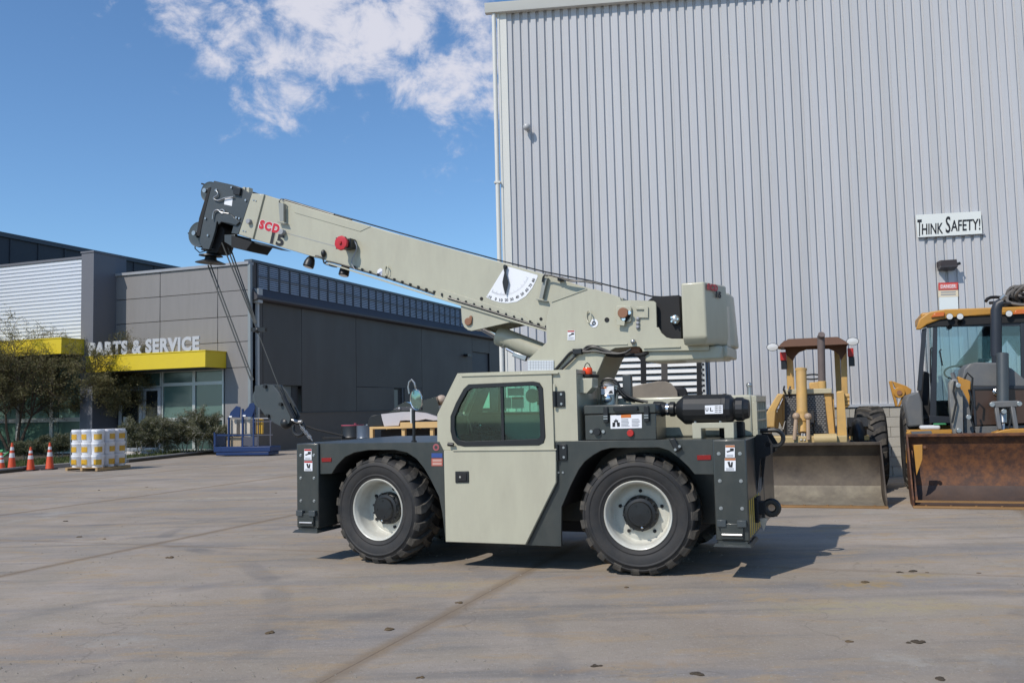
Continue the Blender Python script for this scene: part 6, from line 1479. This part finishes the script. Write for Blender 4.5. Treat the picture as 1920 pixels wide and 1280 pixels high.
for lz in range(3):
    for i in range(NP_):
        for j in range(NP_):
            if not (i == 2 or j == 0 or lz == 2): continue
            p = Vector(((i-1)*sp3, (j-1)*sp3, .121+lz*.382)); w_ = pal.matrix_basis
            p = Matrix.Rotation(-PA, 4, 'Z') @ p + Vector((pp_.x, pp_.y+.75, 0))
            o = inst(pm1, 'pail', None, p); 
            row = ('bottom','middle','top')[lz]
            tag(o, f'white pail with yellow label, {row} layer of the wrapped stack, {["nearest","second","third"][j]} row back and {["left","middle","right"][i]}', 'pail', 'white pails stacked on the pallet')
            for ang in ((-PA-.785,) if (i == 2 and j == 0) else (-PA,) if i == 2 else (-1.571-PA,) if j == 0 else ()):
                inst(lbm, 'label', o, (0,0,0), (0,0,ang+random.uniform(-.12,.12)))
M_WRAP = glass('stretch_wrap', (.97,.97,.98), .02, .12)
wrp = tag(MB().box(-.60,.60,-.60,.60,.121,.121+3*.382).build('stretch_wrap', M_WRAP, None, bevel=.12, seg=4), 'clear stretch wrap around the stack of white pails', 'plastic wrap')
wrp.location = (pp_.x, pp_.y+.75, 0); wrp.rotation_euler = (0,0,-PA)

# cones
M_CONE = mat('cone_orange', (.62,.07,.015), .5, var=.1); M_BAND = mat('cone_band', (.62,.60,.60), .4)
def cone(px, py, h, label, lean=0):
    p = ground(px, py); o = thing('traffic_cone', p, random.uniform(0,1), label, 'traffic cone', 'orange traffic cones along the kerb')
    MB().box(-.18,.18,-.18,.18,0,.035).build('base', M_BLACKM, o, bevel=.01)
    c = MB().lathe([(.135,.035),(.125,.06),(.028,h),(.0,h)], (0,0,0), 'z', 20).build('cone_body', M_CONE, o)
    for f0, f1 in ((.45,.62),(.72,.84)):
        r = lambda f: .125+( .028-.125)*f+.003
        MB().lathe([(r(f0),.06+f0*(h-.06)),(r(f1),.06+f1*(h-.06))], (0,0,0), 'z', 20).build('reflective_band', M_BAND, c)
    o.rotation_euler = (lean, 0, 0); return o
cone(22, 884, .90, 'tall orange cone with two white bands in front of the tree trunk')
cone(57, 882, .74, 'short weathered orange cone standing second in the row, left of the pallet')
cone(93, 880, .86, 'orange cone standing between the short cone and the pail pallet')
cone(2, 886, .62, 'orange cone at the left picture edge with a green tape across it')
gt = tag(MB().tube([ground(-12,868)+Vector((0,0,.20)), ground(4,868)+Vector((0,0,.22)), ground(16,868)+Vector((0,0,.42))], .035, 6).tube([ground(-14,868)+Vector((0,0,.42)), ground(6,868)+Vector((0,0,.46))], .05, 6).build('hose_reel_strap', mat('strap_green', (.10,.35,.14), .5)), 'pale green strap hanging over the cone at the left picture edge', 'strap')

# blue work platform
_o = ground(457, 855); B1 = Frame(_o.x, _o.y, R(18))
bw = fthing('work_platform', B1, 'blue steel work platform cart with rails and casters at the workshop corner', 'cart')
M_BL = mat('blue_steel', (.006,.025,.10), .45, var=.1); M_RAIL = mat('rail_dark', (.07,.07,.09), .5); M_CARD = mat('carton', (.35,.27,.18), .7)
def PB(x, y, ly=0): return fp(B1, 13, x, y, ly)
x0, x1 = PB(915,1100).x, PB(1425,1100).x
MB().box(x0, x1-.12, 0, .75, PB(1000,1130).z, PB(1000,1085).z).box(x0+.1, x1-.2, .02, .73, PB(1000,1160).z, PB(1000,1131).z).build('platform_base', M_BL, bw, bevel=.02)
for xx in (1110, 1215, 1325, 1000): v = PB(xx,1170); MB().cyl((v.x,.15,.08),(v.x,.20,.08),.08,14).build('caster', M_BLACK, bw)
for xx, yt in ((1030,830),(1150,760),(1245,720)):
    v = PB(xx,1085); t_ = PB(xx,yt); MB().box(v.x-.035,v.x+.035,.1,.17,v.z,t_.z).build('upright', M_BL, bw)
for pts in ((1050,830,1060,790,1110,735,1145,745,1140,835),(1160,825,1170,790,1215,740,1225,715,1265,705,1270,755,1245,830)):
    fplate(B1, bw, 'gusset', M_BL, 13, .05, .09, *pts, bevel=.005)
fplate(B1, bw, 'yellow_post', mat('yellow_post', (.48,.28,.03), .5), 13, .2, .30, 1283,842, 1335,842, 1335,975, 1283,975, bevel=.01)
for yy in (842, 870, 985): 
    a_, b_ = PB(1245,yy,.12), PB(1425,yy-3,.12); MB().bar(a_, b_, .035).build('rail', M_RAIL if yy > 842 else mat('rail_pale', (.3,.3,.32), .5), bw)
for xx in (1405, 1300): v = PB(xx,1085,.12); t_ = PB(xx,842,.12); MB().box(v.x-.02,v.x+.02,.10,.14,v.z,t_.z).build('rail_post', M_RAIL, bw)
v0 = PB(920,985,.12); MB().bar(v0, PB(1245,985,.12), .05).bar(PB(925,1085,.12), PB(925,960,.12), .05).build('rail', M_BL, bw)
for (a_,b_,c_,d__,n_) in ((1040,850,1120,975,'pale_carton'),(1150,848,1235,975,'pale_carton'),(1035,1000,1160,1085,'tan_carton')):
    v = PB(a_,d__,.3); w_ = PB(c_,b_,.3)
    nn = 'carton'; MB().box(v.x,w_.x,.25,.65,v.z,w_.z).build('storage_box', M_CARD if n_ == 'tan_carton' else mat('pale_card', (.50,.45,.38), .7), bw, bevel=.01)
for (x_, y_) in ((1062,826),(1180,818)): v = PB(x_,y_,.03); MB().box(v.x-.06,v.x+.06,.02,.045,v.z-.03,v.z+.03).build('paper_tag', M_WHITE, bw)
v = PB(1290,950,.2); MB().box(PB(1160,1060,.1).x, PB(1290,1060,.1).x, .11, .12, PB(1200,1075,.1).z, PB(1200,1000,.1).z).build('mesh_panel', M_RAIL, bw)
MB().box(x0+.02, x0+.06, .05, .70, PB(920,1080).z, PB(920,975).z).build('side_rail', M_BL, bw)

# timber stand with machine parts behind the crane deck
_o = ground(760, 905); C1 = Frame(_o.x, _o.y, R(12))
cr = fthing('timber_stand', C1, 'new pale timber crate stand behind the crane front deck', 'crate')
def PC(x, y, ly=0): return fp(C1, 22, x, y, ly)
M_PINE = mat('new_pine', (.62,.40,.17), .7, var=.15, scale=6)
zt3 = PC(700,868).z
MB().box(PC(460,880).x, PC(1000,880).x, 0, 1.2, PC(700,905).z, zt3).build('top_board', M_PINE, cr, bevel=.004)
MB().box(PC(975,850).x, PC(1800,850).x, -.05, 1.25, PC(1200,892).z, PC(1200,795).z).build('skid_beam', M_PINE, cr, bevel=.006)
for xx in (462, 985, 1450):
    a_, b_ = PC(xx,950), PC(xx+52,950)
    for yy in (0, 1.08): MB().box(a_.x, b_.x, yy, yy+.12, 0, PC(700,906).z).build('leg', M_PINE, cr, bevel=.004)
MB().box(PC(520,950).x, PC(1440,950).x, .5, .9, .1, PC(700,930).z).build('dark_load', M_BLACKM, cr)
fr1 = MB().prism(C1.xz([q(22,*p)[0] for p in [(650,665),(820,645),(1000,628),(1200,626),(1370,645),(1480,680),(1560,705),(1600,760),(1500,765),(1380,745),(1240,770),(1050,765),(960,770),(940,850),(700,862),(670,760)]], .1), .1, 1.0).build('engine_cowl', mat('cowl_lilac', (.50,.47,.48), .4, var=.05), None, bevel=.03, seg=3)
fr1.location = C1.O; fr1.rotation_euler = (0,0,-C1.a); tag(fr1, 'curved pale grey engine cowl lying on the timber stand', 'machine part')
bkk = thing('black_housing', C1.O, C1.a, 'glossy black machine housing resting on the pale cowl behind the mirror', 'machine part')
MB().prism(C1.xz([q(22,*p)[0] for p in [(770,634),(850,598),(940,510),(1060,465),(1150,500),(1380,430),(1540,380),(1590,520),(1610,620),(1560,700),(1460,672),(1350,640),(1100,626),(900,632)]], .25), .25, .9).build('housing', mat('gloss_black', (.015,.018,.022), .2, coat=.5), bkk, bevel=.04, seg=3)
MB().prism(C1.xz([q(22,*p)[0] for p in [(840,585),(940,545),(1130,540),(1300,520),(1310,590),(900,610)]], .2), .2, .24).build('side_plate', mat('plate_grey', (.06,.06,.065), .4), bkk, bevel=.01)
v = fp(C1,22,950,572,.19); MB().sphere(v, .035, 8, 6).build('bolt', M_STEEL, bkk)
v = fp(C1,22,1640,430,.5); MB().sphere(v, .14, 12, 8, (.9,1,.8)).build('round_cap', mat('cap_tan', (.40,.31,.24), .5), bkk)
bb2 = thing('black_tank', C1.O, C1.a, 'matt black rounded tank at the left end of the timber stand', 'machine part')
MB().prism(C1.xz([q(22,*p)[0] for p in [(430,860),(445,740),(490,690),(600,668),(650,670),(690,862)]], .15), .15, .9).build('tank', M_BLACK, bb2, bevel=.05, seg=3)
def drum(px, py_top, r, m, label, band=None):
    p = ground(px, 872); o = thing('drum', p, 0, label, 'drum'); F_ = Frame(p.x, p.y, 0); zt_ = F_.pt(px, py_top, 0).z
    MB().lathe([(.0,0),(r,0),(r,.3*zt_),(r+.02,.33*zt_),(r,.36*zt_),(r,.66*zt_),(r+.02,.69*zt_),(r,.72*zt_),(r,zt_),(r-.03,zt_-.01),(.0,zt_-.01)], (0,0,0), 'z', 24).build('drum_body', m, o)
    MB().cyl((.1,-.1,zt_-.008),(.1,-.1,zt_+.03),.04,10).build('bung', band or M_STEEL, o)
    if band: MB().lathe([(r+.002,zt_-.04),(r+.004,zt_-.04),(r+.004,zt_-.01),(r+.002,zt_-.01)], (0,0,0), 'z', 24).build('lid_band', band, o)
drum(662, 795, .34, M_BLACK, 'black drum with a pinkish red lid band beside the timber stand', mat('band_rose', (.35,.06,.10), .5))
drum(684, 797, .26, mat('drum_slate', (.10,.12,.15), .35, metal=.3), 'slate grey ribbed drum right behind the black drum')
# ================================================================== VEGETATION
def leaf_mat(name, c1, c2, c3):
    m = bpy.data.materials.new(name); m.use_nodes = True; t = m.node_tree; l = t.links.new; b = t.nodes['Principled BSDF']
    g = t.nodes.new('ShaderNodeNewGeometry'); r = t.nodes.new('ShaderNodeValToRGB')
    r.color_ramp.elements[0].color = (*c1,1); r.color_ramp.elements[1].color = (*c3,1); e = r.color_ramp.elements.new(.5); e.color = (*c2,1)
    l(g.outputs['Random Per Island'], r.inputs[0]); l(r.outputs[0], b.inputs['Base Color']); b.inputs['Roughness'].default_value = .6; b.inputs['Specular IOR Level'].default_value = .3
    tr = t.nodes.new('ShaderNodeBsdfTranslucent'); l(r.outputs[0], tr.inputs[0]); mx = t.nodes.new('ShaderNodeMixShader'); mx.inputs[0].default_value = .22
    l(b.outputs[0], mx.inputs[1]); l(tr.outputs[0], mx.inputs[2]); l(mx.outputs[0], t.nodes['Material Output'].inputs[0]); return m
M_LEAF = leaf_mat('feathery_leaf', (.10,.10,.04), (.165,.15,.06), (.23,.20,.095))
M_LEAF2 = leaf_mat('shrub_leaf', (.07,.078,.04), (.115,.12,.06), (.17,.17,.09))
M_GRASS = leaf_mat('grass_blade', (.05,.075,.02), (.08,.11,.03), (.13,.13,.05))
M_BARK = mat('bark', (.075,.055,.038), .9, var=.3, scale=8, bump=.5)
M_BARKP = mat('pale_bark', (.36,.34,.29), .8, var=.2, scale=8)
def rnd(a, b): return random.uniform(a, b)
def leaves_at(M, p, spread, n, s, drift):
    for _ in range(n):
        c = p + Vector((random.gauss(0,spread), random.gauss(0,spread), random.gauss(0,spread*.7)))
        u = (drift + Vector((rnd(-1,1), rnd(-1,1), rnd(-1,1)))*.9).normalized()*s*rnd(.7,1.7)
        w = u.cross(Vector((rnd(-1,1), rnd(-1,1), rnd(-1,1)))).normalized()*s*rnd(.15,.35)
        M.add([c-u-w*.3, c+w, c+u, c-w], [(0,1,2,3)])
def grow(T, L, p, d, length, r, depth, dens, s, droop=0.0):
    n = 5; pts = [p]; rs = [r]; q_ = p.copy(); dd = d.copy()
    for i in range(n):
        dd = (dd + Vector((rnd(-1,1), rnd(-1,1), rnd(-.7,.8)))*.16 + Vector((0,0,droop))).normalized()
        q_ = q_ + dd*length/n; pts.append(q_.copy()); rs.append(r*(1-.75*(i+1)/n)+.004)
    T.tube(pts, rs, 5 if depth < 2 else 3)
    if depth >= 2:
        for i in range(1, n+1): leaves_at(L, pts[i], .10*length+.05, dens, s, dd)
    if depth >= 4: return
    for k in range(5 if depth < 2 else 4):
        i = random.randint(1 if depth else 3, n); a = rnd(0, 6.283)
        side = dd.orthogonal().normalized(); side.rotate(Matrix.Rotation(a, 3, dd))
        nd = (dd*rnd(.55,1.0) + side*rnd(.5,1.0)).normalized()
        grow(T, L, pts[i], nd, length*rnd(.52,.72), rs[i]*.65, depth+1, dens, s, droop)
def tree(px, py, stems, length, dens, s, label, name='mesquite_tree', lean=0.0, bark=M_BARK, leaf=M_LEAF, group=None, up=1.0, r=.07, droop=0.0, z0=.08):
    p = ground(px, py); o = thing(name, (p.x, p.y, z0), 0, label, 'tree' if 'tree' in name else 'shrub', group)
    T, L_ = MB(), MB()
    for k in range(stems):
        a = 6.283*k/stems+rnd(-.4,.4); d = Vector((math.cos(a)*.38+lean, math.sin(a)*.3, up)).normalized()
        grow(T, L_, Vector((math.cos(a)*.08, math.sin(a)*.08, 0)), d, length, r, 0, dens, s, droop)
    T.build('trunk', bark, o, smooth=60); L_.build('crown', leaf, o, smooth=0); return o
random.seed(21)
tree(24, 858, 4, 3.0, 4, .042, 'feathery thin leaved tree with dark leaning stems behind the traffic cones', lean=.05)
random.seed(5)
tree(-75, 858, 4, 2.9, 4, .042, 'feathery tree cut by the left picture edge, its twigs over the yellow canopy')
random.seed(12)
tree(196, 850, 4, 2.9, 8, .042, 'feathery tree behind the pail pallet reaching over the PARTS lettering', lean=.12)
SHG = 'grey green shrubs along the workshop windows'
for i, (px, py, ln, sd_, lb) in enumerate(((262,857,.75,3,'tall olive shrub beside the workshop door, right of the pails'), (300,856,.85,9,'grey green shrub in front of the right door leaf'), (345,853,.8,4,'dense shrub under the left workshop window'), (372,852,.95,8,'tallest grey green shrub with a pale stem under the window'), (405,851,.55,12,'low dark shrub next to the blue work platform'), (110,864,.45,15,'low dark shrub between the cones and the pails'), (50,866,.4,16,'low dark shrub behind the tall cone'))):
    random.seed(sd_)
    tree(px, py, 3, ln, 3, .034, lb, 'shrub', bark=M_BARKP, leaf=M_LEAF2, group=SHG, r=.022, up=.9, z0=.1)
# grass and ground cover on the bed (uncountable)
random.seed(2)
gm = MB()
for _ in range(9000):
    px = rnd(-60, 520); t_ = (px-60)/400
    yk = 881-(px-60)*.078 if px < 240 else 867-(px-240)*.105
    p = ground(px, yk-rnd(2.0,13)); h = rnd(.05,.16)
    u = Vector((rnd(-.05,.05), rnd(-.05,.05), 0)); w = Vector((rnd(-.02,.02), rnd(-.02,.02), 0))
    p.z = .09; gm.add([p-w, p+w, p+u+Vector((0,0,h))], [(0,1,2)])
tag(stuff(gm.build('grass', M_GRASS, None, smooth=0)), 'strip of short grass and ground cover inside the kerb', 'grass')
for (px, py, s_, lb) in ((243,858,.22,'white stone in the grass right of the pails'), (270,857,.2,'pale pinkish stone at the foot of the shrubs'), (285,856,.14,'small white stone beside the pinkish one')):
    p = ground(px, py); r_ = MB().sphere((0,0,0), s_, 9, 6, (1.2,.8,.55)); random.seed(px)
    r_.v = [tuple(c*(1+rnd(-.15,.15)) for c in v) for v in r_.v]
    o = r_.build('stone', mat('pale_stone', (.5,.46,.42), .8), None, smooth=0); o.location = (p.x, p.y, .14); tag(o, lb, 'stone')

# ================================================================== CLODS AND GRIT ON THE YARD
M_CLOD = mat('mud_clod', (.11,.075,.04), .95, var=.35, scale=20, bump=.6, bscale=60)
M_CLODD = mat('dark_clod', (.06,.045,.03), .95, var=.3, scale=20)
clods = [(505,1186,.07,'mud clod left of the long joint, alone in the lower middle'),(730,1180,.07,'mud clod lying beside the diagonal joint'),(858,1130,.06,'mud clod on the diagonal joint below the crane door'),
 (185,919,.06,'far dark clod in front of the pails'),(121,977,.07,'dark clod in the left foreground'),(150,1006,.06,'mud clod just below the dark one at left'),(196,1010,.04,'smallest clod at left'),(320,1045,.07,'flat mud clod beside the left joint'),
 (1685,1073,.05,'left of two dark clods on the tan streak'),(1713,1071,.07,'right of two dark clods on the tan streak'),(1622,1091,.06,'clod on the tan patch before the rusty bucket'),(1738,1073,.03,'tiny clod right of the pair'),
 (1835,1074,.03,'lone speck of mud far right'),(1720,1204,.07,'black greasy clod in the right foreground'),(1590,1202,.05,'brown clod in the right foreground'),(1118,1248,.05,'dark clod near the bottom edge, left of centre'),(1311,1264,.06,'dark clod near the bottom edge, right of centre'),
 (1765,1274,.06,'dark clod at the bottom edge on the right'),(1175,1101,.05,'mud clod beside the rear tyre'),(790,1270,.04,'dark speck at the bottom near the joint end'),(518,924,.05,'far clod beside the outrigger'),(275,913,.05,'far mud crumb on the tan streak')]
for i, (px, py, s_, lb) in enumerate(clods):
    random.seed(100+i); p = ground(px, py); b = MB()
    for k in range(6):
        cc = Vector((random.gauss(0, s_*.33), random.gauss(0, s_*.25), s_*.06)); m0 = MB().sphere((0,0,0), s_*rnd(.22,.4), 7, 5, (1.3,1,.5))
        b.add([Vector(v)*rnd(.8,1.2)+cc for v in m0.v], m0.f)
    b.v = [tuple(c_*.8 for c_ in v_) for v_ in b.v]; o = b.build('mud_clod', M_CLODD if i in (3,4,8,9,13,15,16,17) else M_CLOD, None, smooth=0); o.location = (p.x, p.y, 0); tag(o, lb, 'mud clod', 'mud clods dropped on the concrete')
random.seed(77)
gt_ = MB()
for _ in range(2600):
    y_ = 4.6 + 16*random.random()**1.6; x_ = rnd(-.62, .62)*y_
    if noise.noise(Vector((x_*.5, y_*.5, 3))) < -.05: continue
    s_ = rnd(.003,.011); gt_.add([(x_-s_,y_-s_,0),(x_+s_,y_-s_*.6,0),(x_+s_*.7,y_+s_,0),(x_-s_*.8,y_+s_*.8,0),(x_,y_,s_*rnd(.8,1.6))], [(0,1,4),(1,2,4),(2,3,4),(3,0,4)])
tag(stuff(gt_.build('grit', mat('grit', (.24,.21,.17), .95, var=.5, scale=3), None, smooth=0)), 'fine loose grit scattered over the concrete yard', 'grit')
